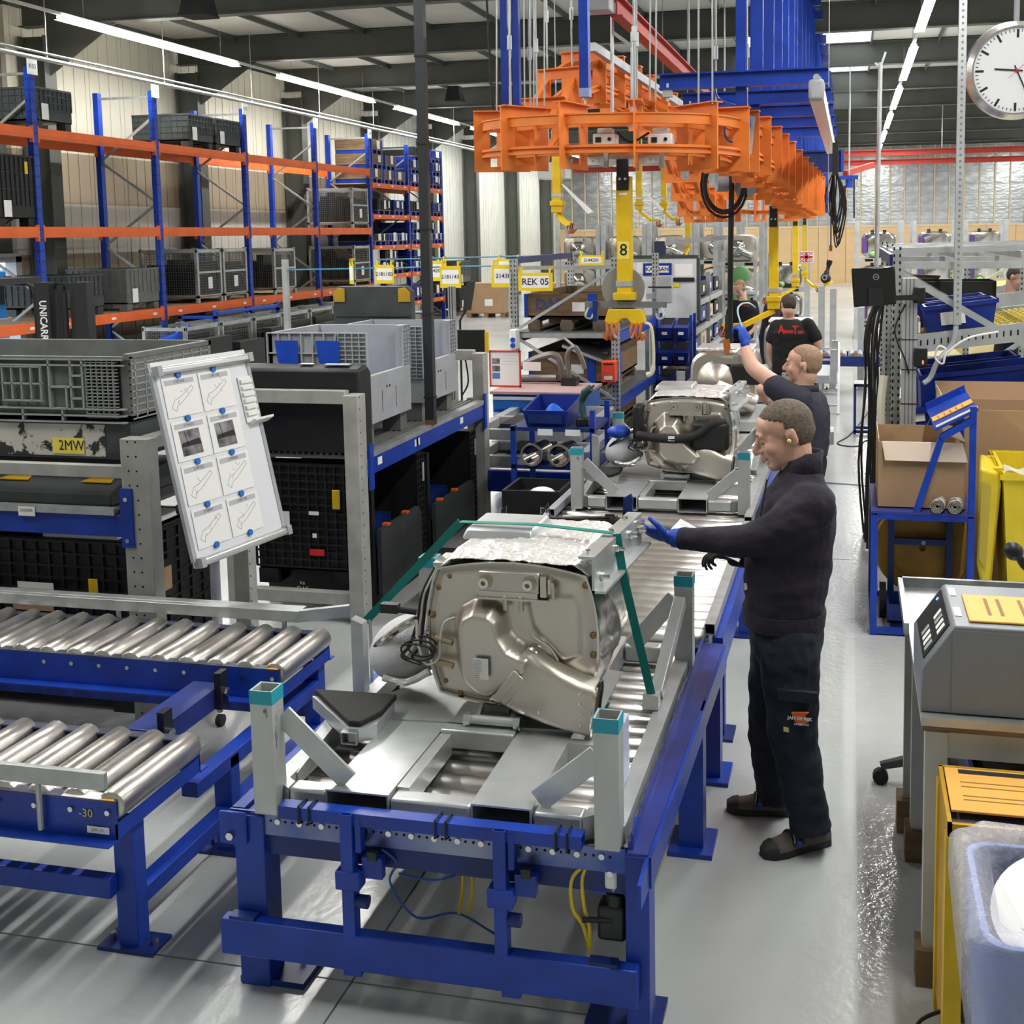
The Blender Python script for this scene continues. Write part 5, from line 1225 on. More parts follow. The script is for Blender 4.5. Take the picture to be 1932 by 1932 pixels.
# teal lashing strap over the front box
t = thing('lashing_strap', 'teal lashing strap stretched over the foil top of the front exhaust box', 'strap', (-1.3, 4.3, 0.75))
def strap(pts, w=0.034, th_=0.003, up=(0, 1, 0)):
    b = MB(); pts = [Vector(p) for p in pts]
    for k in range(len(pts)-1):
        a, c = pts[k], pts[k+1]; b.bar(a, c, w, th_, up=up)
    return b
S0 = at(690, 1172, x=-1.98); S1 = at(862, 1010, y=4.42); S2 = at(1168, 1018, y=4.32); S3 = at(1229, 1360, x=-0.74)
strap([(S0.x, S0.y, S0.z), (-1.52, 4.36, 1.355)]).build('left_band', TEAL, t)
strap([(-1.52, 4.36, 1.356), (-1.2, 4.345, 1.362), (-0.885, 4.32, 1.348)], up=(0, 0, 1)).build('top_band', TEAL, t)
strap([(-0.872, 4.32, 1.345), (-0.845, 4.30, 1.19), (S3.x, S3.y, 0.72)]).build('right_band', TEAL, t)
MB().box(S3.x-0.03, S3.x+0.03, S3.y-0.02, S3.y+0.04, 0.665, 0.72).build('strap_hook', GALVL, t)
MB().cyl((-1.96, S0.y, 0.62), (-1.96, S0.y, S0.z+0.01), 0.008, 6).build('strap_hook', GALVL, t)
# ================================================================== overhead monorail, crane rails, clock
ctrl = [(1360,262,8.7),(1405,275,9.6),(1450,308,10.8),(1490,345,12.2),(1515,362,14.0),(1522,374,15.6),(1470,386,16.5),(1400,386,16.71),(1340,386,16.2),(1312,380,15.5),(1290,320,14.5),(1262,238,13.5),(1230,208,12.5),(1180,176,11.5),(1130,152,10.7),(1096,146,10.25),(1062,172,9.95),(1032,222,9.65),(1002,258,9.3),(958,266,8.95),(950,264,8.6),(1000,259,8.32),(1070,256,8.2),(1150,254,8.15),(1250,254,8.2),(1325,257,8.4)]
pp_ = [at(a, b_, y=c) for a, b_, c in ctrl]
loop = spline(pp_+[pp_[0]], 6)[:-1]
mono = thing('monorail', 'orange overhead monorail loop with hanging plates above the assembly line', 'monorail', (-1.6, 11, 2.9))
def rail(dz, h, w, name, off=0.0):
    n = len(loop); rings = []
    for i, p in enumerate(loop):
        d = loop[(i+1) % n]-loop[i-1]; s = Vector((d.y, -d.x, 0)).normalized()
        c = p+Vector((0, 0, dz))+s*off
        rings.append([c-s*w/2-Z1*h/2, c+s*w/2-Z1*h/2, c+s*w/2+Z1*h/2, c-s*w/2+Z1*h/2])
    rings.append(rings[0])
    MB().loft(rings, False, False).build(name, ORANGEM, mono)
for off in (-0.13, 0.13):
    rail(0.10, 0.065, 0.03, 'upper_rail', off); rail(-0.085, 0.018, 0.05, 'lower_rail_flange', off); rail(-0.125, 0.018, 0.05, 'lower_rail_flange', off); rail(-0.105, 0.04, 0.012, 'lower_rail_web', off)
rail(0.135, 0.01, 0.05, 'upper_rail_flange', -0.13); rail(0.135, 0.01, 0.05, 'upper_rail_flange', 0.13)
n = len(loop); acc = 0; last = -1
for i in range(n):
    acc += (loop[(i+1) % n]-loop[i]).length
    if acc-last < 0.42: continue
    last = acc
    p = loop[i]; d = (loop[(i+1) % n]-loop[i-1]); s = Vector((d.y, -d.x, 0)).normalized(); d2 = Vector((d.x, d.y, 0)).normalized()
    b = MB(); Wd, t = 0.215, 0.012
    def pl(s0, s1, z0, z1): b.ext([p+s*s0+Z1*z0-d2*t/2, p+s*s1+Z1*z0-d2*t/2, p+s*s1+Z1*z1-d2*t/2, p+s*s0+Z1*z1-d2*t/2], d2*t)
    pl(-Wd, Wd, 0.135, 0.215); pl(-Wd, -0.09, -0.20, 0.135); pl(0.09, Wd, -0.20, 0.135); pl(-Wd, Wd, -0.24, -0.20)
    b.ext([p+s*Wd+Z1*0.215-d2*0.05, p-s*Wd+Z1*0.215-d2*0.05, p-s*Wd+Z1*0.215+d2*0.05, p+s*Wd+Z1*0.215+d2*0.05], Z1*0.008)
    q = b.build('hanger_plate', ORANGEM, mono)
    if len(mono.children) % 2 == 0 and (p.y < 9.4 or (p.x < -2 and p.y < 10.3)):
        for k in (-0.12, 0.12):
            c = p+s*k; MB().cyl((c.x, c.y, p.z+0.22), (c.x, c.y, 6.71), 0.008, 6).build('tie_rod', GALV, q)
            MB().cyl((c.x, c.y, p.z+0.62), (c.x, c.y, p.z+0.72), 0.018, 8).build('turnbuckle', GALV, q)
# white drive trolleys riding in the near curve
for k, (px, w) in enumerate(((1143, 0.16), (1248, 0.17))):
    c = at(px, 256, y=8.2)
    t = thing('drive_trolley', 'white electric trolley in the near monorail curve, %s of two' % ('left', 'right')[k], 'trolley', (c.x, 8.2, c.z-0.07))
    MB().box(c.x-w/2, c.x+w/2, 8.13, 8.27, c.z-0.07, c.z+0.01).box(c.x-w/3, c.x+w/3, 8.15, 8.25, c.z+0.01, c.z+0.05).build('housing', WHITE, t, bevel=0.008)
    MB().cyl((c.x+0.04, 8.13, c.z-0.03), (c.x+0.04, 8.12, c.z-0.03), 0.013, 10).build('dial', BLACKP, t); MB().box(c.x-0.06, c.x-0.02, 8.122, 8.13, c.z-0.05, c.z-0.015).build('plug', BLACKP, t)
    MB().cyl((c.x, 8.2, c.z-0.07), (c.x, 8.2, c.z-0.225), 0.02, 8).build('hanger_pin', GALV, t)
c = at(1196, 256, y=8.2); MBc = MB().tube([at(1165, 250, y=8.16), at(1190, 268, y=8.15), at(1225, 250, y=8.16)], 0.009, 6, smooth=6); tag(MBc.build('trolley_cable', BLACKR), 'black cable drooping between the two white monorail trolleys', 'cable')
c = at(1410, 275, y=9.2)
t = thing('control_panel', 'grey monorail control plate with coiled blue cables on the orange track', 'panel', (c.x, 9.0, c.z-0.2))
MB().ext([at(1392, 215, y=9.0), at(1425, 220, y=9.0), at(1418, 292, y=9.0), at(1385, 285, y=9.0)], (0, 0.02, 0)).build('plate', GALVL, t)
for k in range(3): a = at(1398+k*8, 225, y=8.99); e = at(1393+k*8, 285, y=8.99); MB().bar(a, e, 0.01, 0.012).build('rib', GALV, t)
MB().tube([at(1347, 150, y=8.9), at(1355, 185, y=8.9), at(1395, 205, y=8.9), at(1372, 225, y=8.95), at(1368, 255, y=8.95), at(1385, 268, y=8.98), at(1415, 240, y=8.98), at(1405, 205, y=8.95), at(1370, 195, y=8.9)], 0.008, 6, smooth=7).build('blue_cable', mat('sky_blue_cable', (0.05, 0.20, 0.75), 0.35), t)
MB().box(at(1365, 200, y=9.2).x, at(1405, 200, y=9.2).x, 9.15, 9.35, at(1365, 236, y=9.2).z, at(1365, 208, y=9.2).z).build('motor_box', GREYL, t, bevel=0.01)

# yellow hangers
def hanger(label, x, y, zt, zb, w=0.10, num=None, arm=None, tray=False):
    T = thing('load_hanger', label, 'hanger', (x, y, zb-0.25))
    MB().box(x-w/2, x+w/2, y-w/2, y+w/2, zb, zt).build('pole', YEL, T, bevel=0.004)
    MB().box(x-w*0.42, x+w*0.42, y-w/2-0.014, y-w/2, zt-0.10, zt+0.12).build('top_bracket', BLACKM, T, bevel=0.006)
    for u in (-0.02, 0.02): MB().cyl((x+u, y-w/2-0.014, zt-0.02), (x+u, y-w/2-0.02, zt-0.02), 0.010, 8).build('bracket_bolt', CHROME, T)
    MB().cyl((x, y, zt), (x, y, zt+0.20), 0.02, 8).build('hanger_rod', GALV, T)
    if num is None: MB().cyl((x, y, zt+0.2), (x, y, 6.71), 0.006, 5).build('hanger_rod', GALV, T)
    MB().box(x-w/2-0.006, x+w/2+0.006, y-w/2-0.006, y+w/2+0.006, zb+0.08, zb+0.12).build('steel_band', GALVL, T)
    MB().box(x-w*0.75, x+w*0.75, y-w*0.7, y+w*0.7, zb-0.02, zb+0.035).build('flange', YEL, T, bevel=0.004)
    if arm is not None:
        MB().box(x-w*0.62, x+w*0.62, y-w*0.6, y+w*0.6, zb-0.10, zb-0.02).build('swivel', YEL, T, bevel=0.006)
        dx, dy, dz = arm
        p0 = Vector((x, y, zb-0.12)); p1 = p0+Vector((dx*0.6, dy*0.6, dz)); p2 = p0+Vector((dx, dy, dz))
        MB().bar(p0, p1, 0.05, 0.05).bar(p1, p2, 0.05, 0.05).build('arm', YEL, T, kind='stuff')
        b = MB()
        for k in range(3): b.tube([p2+Vector((0.02*k-0.02, 0, 0)), p2+Vector((0.03*k-0.05, 0.02, -0.06)), p2+Vector((0.02*k-0.02, -0.02, -0.11)), p2+Vector((0.03*k, 0, -0.07))], 0.010, 6, smooth=3)
        b.build('hook', mat('rusty_hook', (0.28, 0.07, 0.03), 0.5), T, kind='stuff')
    if tray:
        b = MB().ext([(x+w*0.55, y-0.05, zb+0.22), (x+w*0.75, y-0.05, zb+0.22), (x+0.42, y-0.05, zb-0.10), (x+0.36, y-0.05, zb-0.12)], (0, 0.05, 0)); b.build('chute_plate', WHITE, T)
    if num:
        quad(T, (x, y-w/2-0.001, zb+0.34), X1, Z1, w*0.8, 0.13, mat('pale_yellow_label', (0.85, 0.68, 0.10), 0.5), 'number_label'); text(T, num, 0.12, (x, y-w/2-0.003, zb+0.34), X1, Z1, INK, bold=0.01)
        MB().box(x-0.03, x+0.03, y-w/2-0.002, y-w/2, zt-0.135, zt-0.118).build('rating_plate', PAPER, T)
        MB().box(x-0.26, x+0.28, y-0.045, y-0.02, zt+0.085, zt+0.145).build('load_bar', WHITE, T)
        for u in (-0.22, -0.18, 0.2, 0.24): MB().cyl((x+u, y-0.045, zt+0.115), (x+u, y-0.05, zt+0.115), 0.009, 8).build('bar_bolt', CHROME, T)
        for u in (-0.2, 0.22): MB().cyl((x+u, y-0.03, zt+0.145), (x+u, y-0.03, zt+0.20), 0.014, 8).box(x+u-0.025, x+u+0.025, y-0.06, y, zt+0.17, zt+0.20).build('clevis', GALVL, T, kind='stuff')
        zc = zb-0.055
        MB().rtube((x-0.30, y, zc), (x+0.30, y, zc), 0.045, 0.045, 0.004).build('cross_bar', mat('worn_grey_bar', (0.24, 0.25, 0.26), 0.4, 0.6), T)
        MB().ext([(x-0.12, y-0.05, zc-0.03), (x+0.13, y-0.05, zc-0.03), (x+0.15, y-0.05, zc-0.12), (x+0.08, y-0.05, zc-0.17), (x+0.02, y-0.05, zc-0.10), (x-0.02, y-0.05, zc-0.10), (x-0.08, y-0.05, zc-0.17), (x-0.15, y-0.05, zc-0.12)], (0, 0.08, 0)).build('gripper_head', YEL, T, bevel=0.006)
        for s in (-1, 1):
            b = MB()
            for k in range(3): b.tube([(x+s*(0.06+0.035*k), y-0.06, zc-0.13), (x+s*(0.05+0.035*k), y-0.08, zc-0.19), (x+s*(0.07+0.03*k), y-0.06, zc-0.25), (x+s*(0.10+0.03*k), y-0.04, zc-0.21)], 0.011, 6, smooth=4)
            b.build('gripper_hooks', mat('orange_hook', (0.55, 0.13, 0.03), 0.45), T, kind='stuff')
            MB().cyl((x+s*0.09, y-0.07, zc-0.16), (x+s*0.06, y-0.08, zc-0.24), 0.013, 8).build('hook_pin', CHROME, T)
            MB().tube([(x+s*0.27, y-0.03, zc-0.02), (x+s*0.29, y-0.05, zc-0.08), (x+s*0.25, y-0.05, zc-0.10), (x+s*0.23, y-0.04, zc-0.06)], 0.008, 6, smooth=4).build('bar_hook', GALV, T)
        MB().box(x-0.235, x-0.20, y-0.05, y-0.02, zc-0.12, zc+0.03).build('bar_clamp', BLUED, T)
        MB().tube([(x+0.15, y-0.05, zc-0.13), (x+0.20, y-0.06, zc-0.16), (x+0.215, y-0.06, zc-0.35), (x+0.205, y-0.06, zc-0.48), (x+0.165, y-0.06, zc-0.51)], [0.012, 0.012, 0.012, 0.018, 0.022], 8, smooth=4).build('pull_handle', mat('cream_rubber', (0.62, 0.60, 0.47), 0.5), T)
        MB().cyl((x-0.02, y+0.02, zb+0.06), (x-0.02, y+0.035, zb+0.06), 0.16, 22).build('round_plate', mat('grey_plate', (0.30, 0.29, 0.27), 0.5, 0.3), T)
    return T
hanger('yellow load hanger numbered 8 with grey crossbar and orange hooks in mid picture', -1.60, 8.35, 2.905, 2.035, 0.105, '8')
def hg(label, px, w_px, pt, pb, arm, tray=False):
    y = 0.10*2200/w_px; a, c = at(px, pt, y=y), at(px, pb, y=y); return hanger(label, a.x, y, a.z, c.z, 0.10, None, arm, tray)
hg('yellow load hanger with white chute, hanging in front of the white wall panels', 1050, 17, 245, 385, (0.18, -0.12, -0.10), True)
hg('yellow load hanger with white chute just right of the hanger numbered 8', 1205, 11.2, 262, 385, (0.35, -0.1, -0.16), True)
hg('slim yellow load hanger between the chute hanger and the orange track', 1252, 10.4, 300, 385, (0.28, -0.1, -0.16))
hg('yellow load hanger below the black cable reel', 1298, 10.0, 358, 455, (-0.06, -0.1, -0.12))
hg('large yellow load hanger behind the man in the lettered black shirt', 1460, 17.5, 410, 565, (-0.5, -0.35, -0.14))
hg('second yellow load hanger right of the large one, arm over the exhaust boxes', 1501, 10.5, 415, 530, (-0.5, -0.3, -0.16))
hg('farthest yellow load hanger beside the small flag sign', 1519, 9, 415, 515, (0.28, -0.2, -0.15))

# blue gantry: pairs of posts with cross beams hung from the roof
ga = thing('gantry', 'dark blue steel gantry of tall posts and cross beams hung over the line', 'gantry', (-0.9, 14, 3.5))
ys = [8.75, 10.0, 11.2, 12.3, 13.6]
for k, y in enumerate(ys):
    MB().ibeam((-1.40, y, 3.61), (-0.17, y, 3.61), 0.09, 0.115, 0.012).build('cross_beam', BLUE, ga)
    for xx in (-0.80, -0.68): MB().ibeam((xx, y+0.06, 3.2 if xx < -0.7 else 3.66), (xx, y+0.06, 6.6), 0.075, 0.09, 0.01, up=(0, 1, 0)).build('post', BLUE, ga)
    for xx in (-1.34, -0.23):
        q = MB().box(xx-0.035, xx+0.035, y-0.03, y+0.03, 3.50, 3.555).cyl((xx, y, 3.47), (xx, y, 3.60), 0.012, 8).build('beam_clamp', GALVL, ga, kind='stuff')
MB().ibeam((-1.15, 16.8, 3.45), (-0.15, 16.8, 3.45), 0.11, 0.30, 0.02).build('cross_beam', BLUED, ga); MB().box(-0.15, -0.11, 16.7, 16.9, 3.3, 3.6).build('end_plate', BLUEB, ga)
y = 14.8
while y < 36:
    for xx in (-0.95, -0.70): MB().ibeam((xx, y, 3.0 if y > 18 else 3.3), (xx, y, 6.6), 0.08, 0.09, 0.01, up=(0, 1, 0)).build('post', BLUE, ga)
    MB().box(-0.66, -0.52, y-0.05, y+0.05, 6.2, 6.36).build('roof_cleat', BLUED, ga)
    MB().ibeam((-1.2, y, 3.35), (-0.5, y, 3.35), 0.08, 0.10, 0.012).build('cross_beam', BLUED, ga); y += 1.35
for xx in (-0.95,): MB().box(xx-0.05, xx+0.35, 14.5, 36, 6.4, 6.6).build('roof_runner', BLUED, ga)
# blue posts carrying the near curve
t = thing('track_support', 'pair of blue box posts hung from the roof beside the near monorail curve', 'support', (-2.5, 8.9, 3.45))
a = at(955, 200, y=8.95); c = at(976, 200, y=8.95)
for q in (a, c): MB().box(q.x-0.028, q.x+0.028, 8.92, 8.98, q.z-0.02, 6.71).build('post', BLUE, t)
MB().box(a.x-0.06, c.x+0.06, 8.9, 9.0, a.z-0.06, a.z).build('shoe', BLUE, t)
a = at(1104, 170, y=8.3)
t = thing('track_support', 'single blue box post with striped foot bolted above the near monorail curve', 'support', (a.x, 8.3, a.z-0.1))
MB().box(a.x-0.033, a.x+0.033, 8.26, 8.34, a.z, 6.71).build('post', BLUE, t); MB().box(a.x-0.037, a.x+0.037, 8.255, 8.345, a.z-0.05, a.z+0.01).build('foot', mat('striped_blue', (0.25, 0.32, 0.60), 0.4), t); MB().cyl((a.x, 8.3, a.z-0.1), (a.x, 8.3, a.z-0.05), 0.012, 8).build('stud', GALV, t)
# thin rods and cables from the roof to the near curve
rods = [(918, 930, 215), (937, 937, 215), (962, 962, 318 and 212), (988, 990, 202), (1001, 1001, 202), (1007, 1007, 202), (1027, 1027, 200), (1227, 1226, 190), (1238, 1237, 190), (1318, 1318, 196), (1344, 1344, 196)]
for k, (p0, p1, py) in enumerate(rods):
    yy = 8.75 if p1 < 1100 else 8.2
    a = at(p1, py, y=yy); c = at(p0, 0, y=yy); d = (c-a)*2.0
    o_ = MB().cyl(a, (a.x+d.x*(6.6-a.z)/d.z, yy, 6.71), 0.006 if k else 0.009, 6).build('tie_rod', GALV if k else BLACKR)
    tag(o_, '%s thin hanging rod from the left above the near monorail curve' % (['first', 'second', 'third', 'fourth', 'fifth', 'sixth', 'seventh', 'eighth', 'ninth', 'tenth', 'eleventh'][k]), 'rod', 'rods above the monorail curve')
# light crane: red rail, grey rail, hoist frame on the left of the gantry
t = thing('crane_rail', 'red crane rail with grey end box running back beside the blue gantry', 'rail', (-1.9, 12, 4.2))
a, c = at(1163, 12, y=9.6), at(1330, 132, y=15.5); c = Vector((a.x, 16, a.z))
MB().ibeam(a, (a.x, 22, a.z), 0.10, 0.16, 0.014).build('rail', RED, t); MB().box(a.x-0.20, a.x-0.02, 9.4, 9.62, a.z-0.06, a.z+0.16).build('end_box', GREYL, t, bevel=0.01)
for yy in (10, 14, 18): MB().cyl((a.x, yy, a.z+0.08), (a.x, yy, 6.71), 0.012, 6).build('hanger_rod', GALV, t)
t = thing('crane_bridge', 'grey aluminium crane bridge sloping behind the near monorail curve', 'bridge', (-1.9, 11, 3.9))
a, c = at(1118, 88, y=9.8), at(1296, 205, y=12.4)
MB().bar(a, c, 0.05, 0.07).build('bridge', GALV, t)
for px in (1155, 1193):
    p, q = at(px, 30 if px < 1170 else 60, y=10.0), at(px, 235, y=10.0); MB().cyl(p, q, 0.016, 8).build('frame_tube', GALVL, t)
MB().bar(at(1155, 60, y=10), at(1193, 88, y=10), 0.03, 0.03).build('frame_tube', GALVL, t); MB().bar(at(1155, 222, y=10), at(1193, 240, y=10), 0.03, 0.03).build('frame_tube', GALVL, t)
t = thing('crane_girder', 'light grey aluminium crane girder with rounded end cap at the right of the gantry', 'girder', (-0.26, 11, 3.4))
a = at(1541, 172, y=8.6)
MB().profile((a.x, 8.55, a.z-0.005), (a.x, 14.6, a.z-0.005), [(-0.05, -0.06), (0.05, -0.06), (0.05, 0.05), (0.03, 0.065), (-0.03, 0.065), (-0.05, 0.05)]).build('girder', mat('bronze_aluminium', (0.52, 0.43, 0.38), 0.3, 0.7), t)
MB().box(a.x-0.055, a.x+0.055, 8.49, 8.55, a.z-0.075, a.z+0.075).build('end_cap', GREYL, t, bevel=0.025); MB().cyl((a.x, 8.5, a.z+0.085), (a.x, 8.54, a.z+0.085), 0.025, 12).build('eyelet', GREYL, t)
for yy in (8.75, 10.0, 11.2, 12.3, 13.6): MB().cyl((a.x+0.02, yy, a.z+0.06), (a.x+0.02, yy, 3.47), 0.010, 6).build('suspension', GALV, t)
# cable bundle, pull cords and pendant at its end
cb = at(1576, 295, y=12.6)
t = thing('cable_bundle', 'looped bundle of black cables hanging from the crane girder end', 'cable', (cb.x, 12.6, 2.6))
rr2 = random.Random(2)
MB().box(cb.x-0.03, cb.x+0.03, 12.57, 12.63, cb.z-0.2, cb.z+0.14).build('cable_head', BLACKP, t)
for k in range(9):
    z0 = cb.z-0.15; dx = rr2.uniform(-0.06, 0.06); L = rr2.uniform(0.45, 0.8)
    MB().tube([(cb.x-0.015, 12.6, z0), (cb.x-0.05+dx, 12.6+0.02*k, z0-L*0.55), (cb.x+dx*0.6, 12.62, z0-L), (cb.x+0.06+dx, 12.6, z0-L*0.5), (cb.x+0.015, 12.6, z0)], 0.008, 5, smooth=5).build('cable_loop', BLACKR, t)
a, c = at(1568, 400, y=12.6), at(1568, 470, y=12.6); MB().cyl((a.x, 12.6, a.z), (a.x, 12.6, c.z), 0.007, 6).build('drop_cable', BLACKR, t); MB().cyl((a.x, 12.6, c.z-0.02), (a.x, 12.6, c.z+0.04), 0.016, 8).build('plug', mat('red_brown_plug', (0.22, 0.05, 0.04), 0.5), t)
a, c = at(1562, 310, y=12.5), at(1562, 496, y=12.5)
t = thing('pendant_scanner', 'black and yellow hand scanner hanging head-down on a thin wire', 'scanner', (c.x, 12.5, c.z-0.22))
MB().cyl((c.x, 12.5, c.z-0.03), (a.x, 12.5, 6.71), 0.0035, 5).build('wire', GALV, t)
b = MB().tube([(c.x+0.02, 12.5, c.z+0.03), (c.x, 12.5, c.z-0.06), (c.x-0.02, 12.48, c.z-0.13)], [0.03, 0.02, 0.03], 10, smooth=4).build('handle', BLACKP, t)
MB().ell((c.x-0.02, 12.46, c.z-0.16), (0.055, 0.07, 0.055), 14, 8).build('head', BLACKP, t); MB().cyl((c.x+0.0, 12.46, c.z-0.20), (c.x+0.01, 12.46, c.z-0.225), 0.05, 14).build('yellow_ring', YEL, t)
MB().pipe((c.x-0.03, 12.41, c.z-0.15), (c.x-0.03, 12.39, c.z-0.15), 0.028, 0.016, 14).build('lens_ring', GREYL, t)
# far red crane rails across the hall
for z, l in ((4.87, 'upper red crane rail crossing the far end of the hall'), (4.58, 'lower red crane rail crossing the far end of the hall')):
    t = thing('crane_rail', l, 'rail', (1, 38, z-0.1))
    MB().ibeam((-9, 38, z), (11.5, 38, z), 0.14, 0.17, 0.02).build('rail', RED, t)
    for k in range(8): MB().cyl((-8.5+k*2.8, 38, z+0.08), (-8.5+k*2.8, 38, 6.71 if z > 4.7 else z+0.2), 0.015, 6).build('hanger_rod', GALV, t)
c = at(1602, 335, y=30)
t = thing('chain_hoist', 'small blue chain hoist hanging from the far crane bridge', 'hoist', (c.x, 30, c.z-0.2))
MB().box(c.x-0.22, c.x+0.22, 29.9, 30.1, c.z-0.05, c.z+0.05).cyl((c.x, 30, c.z-0.25), (c.x, 30, c.z), 0.09, 12).build('motor', BLUE, t, kind='stuff'); MB().bar((c.x-0.1, 30, c.z+0.1), (c.x+0.6, 32, c.z+0.4), 0.12, 0.14).build('bridge', RED, t)
MB().tube([(c.x-0.1, 30, c.z-0.2), (c.x-0.12, 30, c.z-0.8)], 0.03, 6).tube([(c.x+0.12, 30, c.z-0.05), (c.x+0.13, 30, c.z-1.0)], 0.02, 6).build('chain', BLACKR, t, kind='stuff'); MB().cyl((c.x, 30, c.z+0.05), (c.x, 30, 6.58), 0.02, 6).build('suspension', GALV, t)
# cable reel with black loops
c = at(1375, 345, y=11)
t = thing('cable_reel', 'black cable loops with grey reel disc hanging under the orange track', 'reel', (c.x, 11, c.z-0.3))
MB().cyl((c.x-0.12, 11.05, c.z+0.02), (c.x-0.02, 11.08, c.z+0.02), 0.10, 18).cyl((c.x+0.12, 11.02, c.z-0.03), (c.x+0.18, 11.08, c.z-0.03), 0.11, 18).build('reel_disc', GREYL, t, kind='stuff')
for k, r in enumerate((0.24, 0.19, 0.21)): MB().tube([(c.x-0.04+r*math.cos(q*0.31)*0.9, 10.98-0.01*k, c.z-0.02+r*1.25*math.sin(q*0.31)) for q in range(21)], 0.012, 6).build('cable_loop', BLACKR, t)
e = at(1378, 680, y=11)
MB().tube([(c.x+0.03, 11, c.z+0.16), (c.x+0.02, 11, c.z-0.4), (e.x, 11, 2.0), (e.x, 11, 1.45)], 0.026, 8, smooth=4).build('drop_hose', BLACKR, t)
# roof-hung heaters / loudspeakers
for px, py, y, l in ((374, 8, 15.5, 'black box heater under the roof at upper left'), (858, 178, 29, 'black box heater under the roof beside the tall black pole')):
    c = at(px, py, y=y); t = thing('roof_heater', l, 'heater', (c.x, y, c.z-0.2))
    MB().loft([[(c.x+i*0.20, y+j*0.2, c.z-0.15) for i, j in ((-1, -1), (1, -1), (1, 1), (-1, 1))], [(c.x+i*0.14, y+j*0.14, c.z+0.2) for i, j in ((-1, -1), (1, -1), (1, 1), (-1, 1))]]).build('housing', BLACKM, t); MB().box(c.x-0.21, c.x+0.21, y-0.21, y+0.21, c.z-0.18, c.z-0.15).build('rim', BLACKR, t); MB().cyl((c.x, y, c.z+0.2), (c.x, y, 6.7), 0.01, 6).build('hanger', GALV, t)
# white wall heater behind the monorail
a = at(1020, 308, y=26); c = at(1072, 338, y=26)
t = thing('unit_heater', 'white box unit heater hanging in front of the left wall columns', 'heater', ((a.x+c.x)/2, 26, c.z))
MB().box(a.x, c.x-0.2, 25.7, 26.3, c.z, a.z).build('housing', WHITE, t, bevel=0.03); MB().box(c.x-0.2, c.x, 25.7, 26.3, c.z+0.02, a.z-0.02).build('louvre_end', CREAM, t); MB().cyl((a.x+0.2, 26, a.z), (a.x+0.2, 26, 6.71), 0.012, 6).build('hanger', GALV, t)

# clock
cc = at(1917.7, 132.7, y=9.3); CR = 0.31
t = thing('wall_clock', 'large round station clock with white face and steel rim, hanging at the top right', 'clock', (cc.x, 9.3, cc.z-0.36))
cn = Vector((0.10, -1, -0.08)).normalized(); cxv = Z1.cross(-cn).normalized()*-1; cxv = Vector((1, 0.10, 0)).normalized(); cyv = cn.cross(cxv); cyv = cyv if cyv.z > 0 else -cyv
fc = cc + cn*0.0
MB().lathe([(0.0, -0.001), (CR, -0.001), (CR, 0.02), (CR+0.012, 0.022), (CR+0.045, -0.02), (CR+0.05, -0.075), (CR+0.02, -0.10), (0.0, -0.10)], fc, cn, 64).build('rim', mat('brushed_steel', (0.62, 0.60, 0.57), 0.25, 0.9), t, ang=30)
MB().cyl(fc, fc+cn*0.004, CR-0.001, 64).build('face', mat('clock_face', (0.84, 0.85, 0.89), 0.4), t)
for k in range(60):
    a = k*PI/30; d = cxv*math.sin(a)+cyv*math.cos(a); r0, r1, w = (0.235, 0.296, 0.0175) if k % 5 == 0 else (0.276, 0.296, 0.0055)
    MB().bar(fc+d*r0+cn*0.005, fc+d*r1+cn*0.005, w, 0.002, up=cn).build('hour_mark' if k % 5 == 0 else 'minute_mark', INK, t)
def hand(ang, L, back, w, m, nm, lift):
    d = cxv*math.sin(ang)+cyv*math.cos(ang); MB().bar(fc-d*back+cn*lift, fc+d*L+cn*lift, w, 0.002, up=cn).build(nm, m, t)
hand(R(275), 0.16, 0.044, 0.011, INK, 'hour_hand', 0.012); hand(R(155), 0.268, 0.04, 0.009, INK, 'minute_hand', 0.016); hand(R(228), 0.08, 0.10, 0.003, mat('red_hand', (0.7, 0.02, 0.02), 0.4), 'second_hand', 0.02)
MB().cyl(fc+cn*0.01, fc+cn*0.025, 0.011, 12).build('hub', MATS['red_hand'], t)
MB().cyl((cc.x, 9.36, cc.z+0.35), (cc.x, 9.36, 6.71), 0.02, 10).build('hanger_tube', GREYL, t)
# tall poles
t = thing('cable_pole', 'tall black cable pole standing between the two light grey boxes', 'pole', (-3.30, 8.12, 1.1))
MB().profile((-3.04, 8.12, 1.105), (-3.04, 8.12, 6.71), [(-0.035, -0.03), (0.035, -0.03), (0.035, 0.03), (-0.035, 0.03)]).build('pole', mat('dark_grey_pole', (0.04, 0.043, 0.047), 0.4, 0.4), t)
for k in range(7): MB().box(-3.08, -3.0, 8.085, 8.155, 1.3+k*0.62, 1.315+k*0.62).build('cable_tie', BLACKR, t)
MB().box(-3.075, -3.005, 8.085, 8.155, 1.10, 1.14).build('base', mat('rusty_base', (0.20, 0.11, 0.05), 0.6), t)
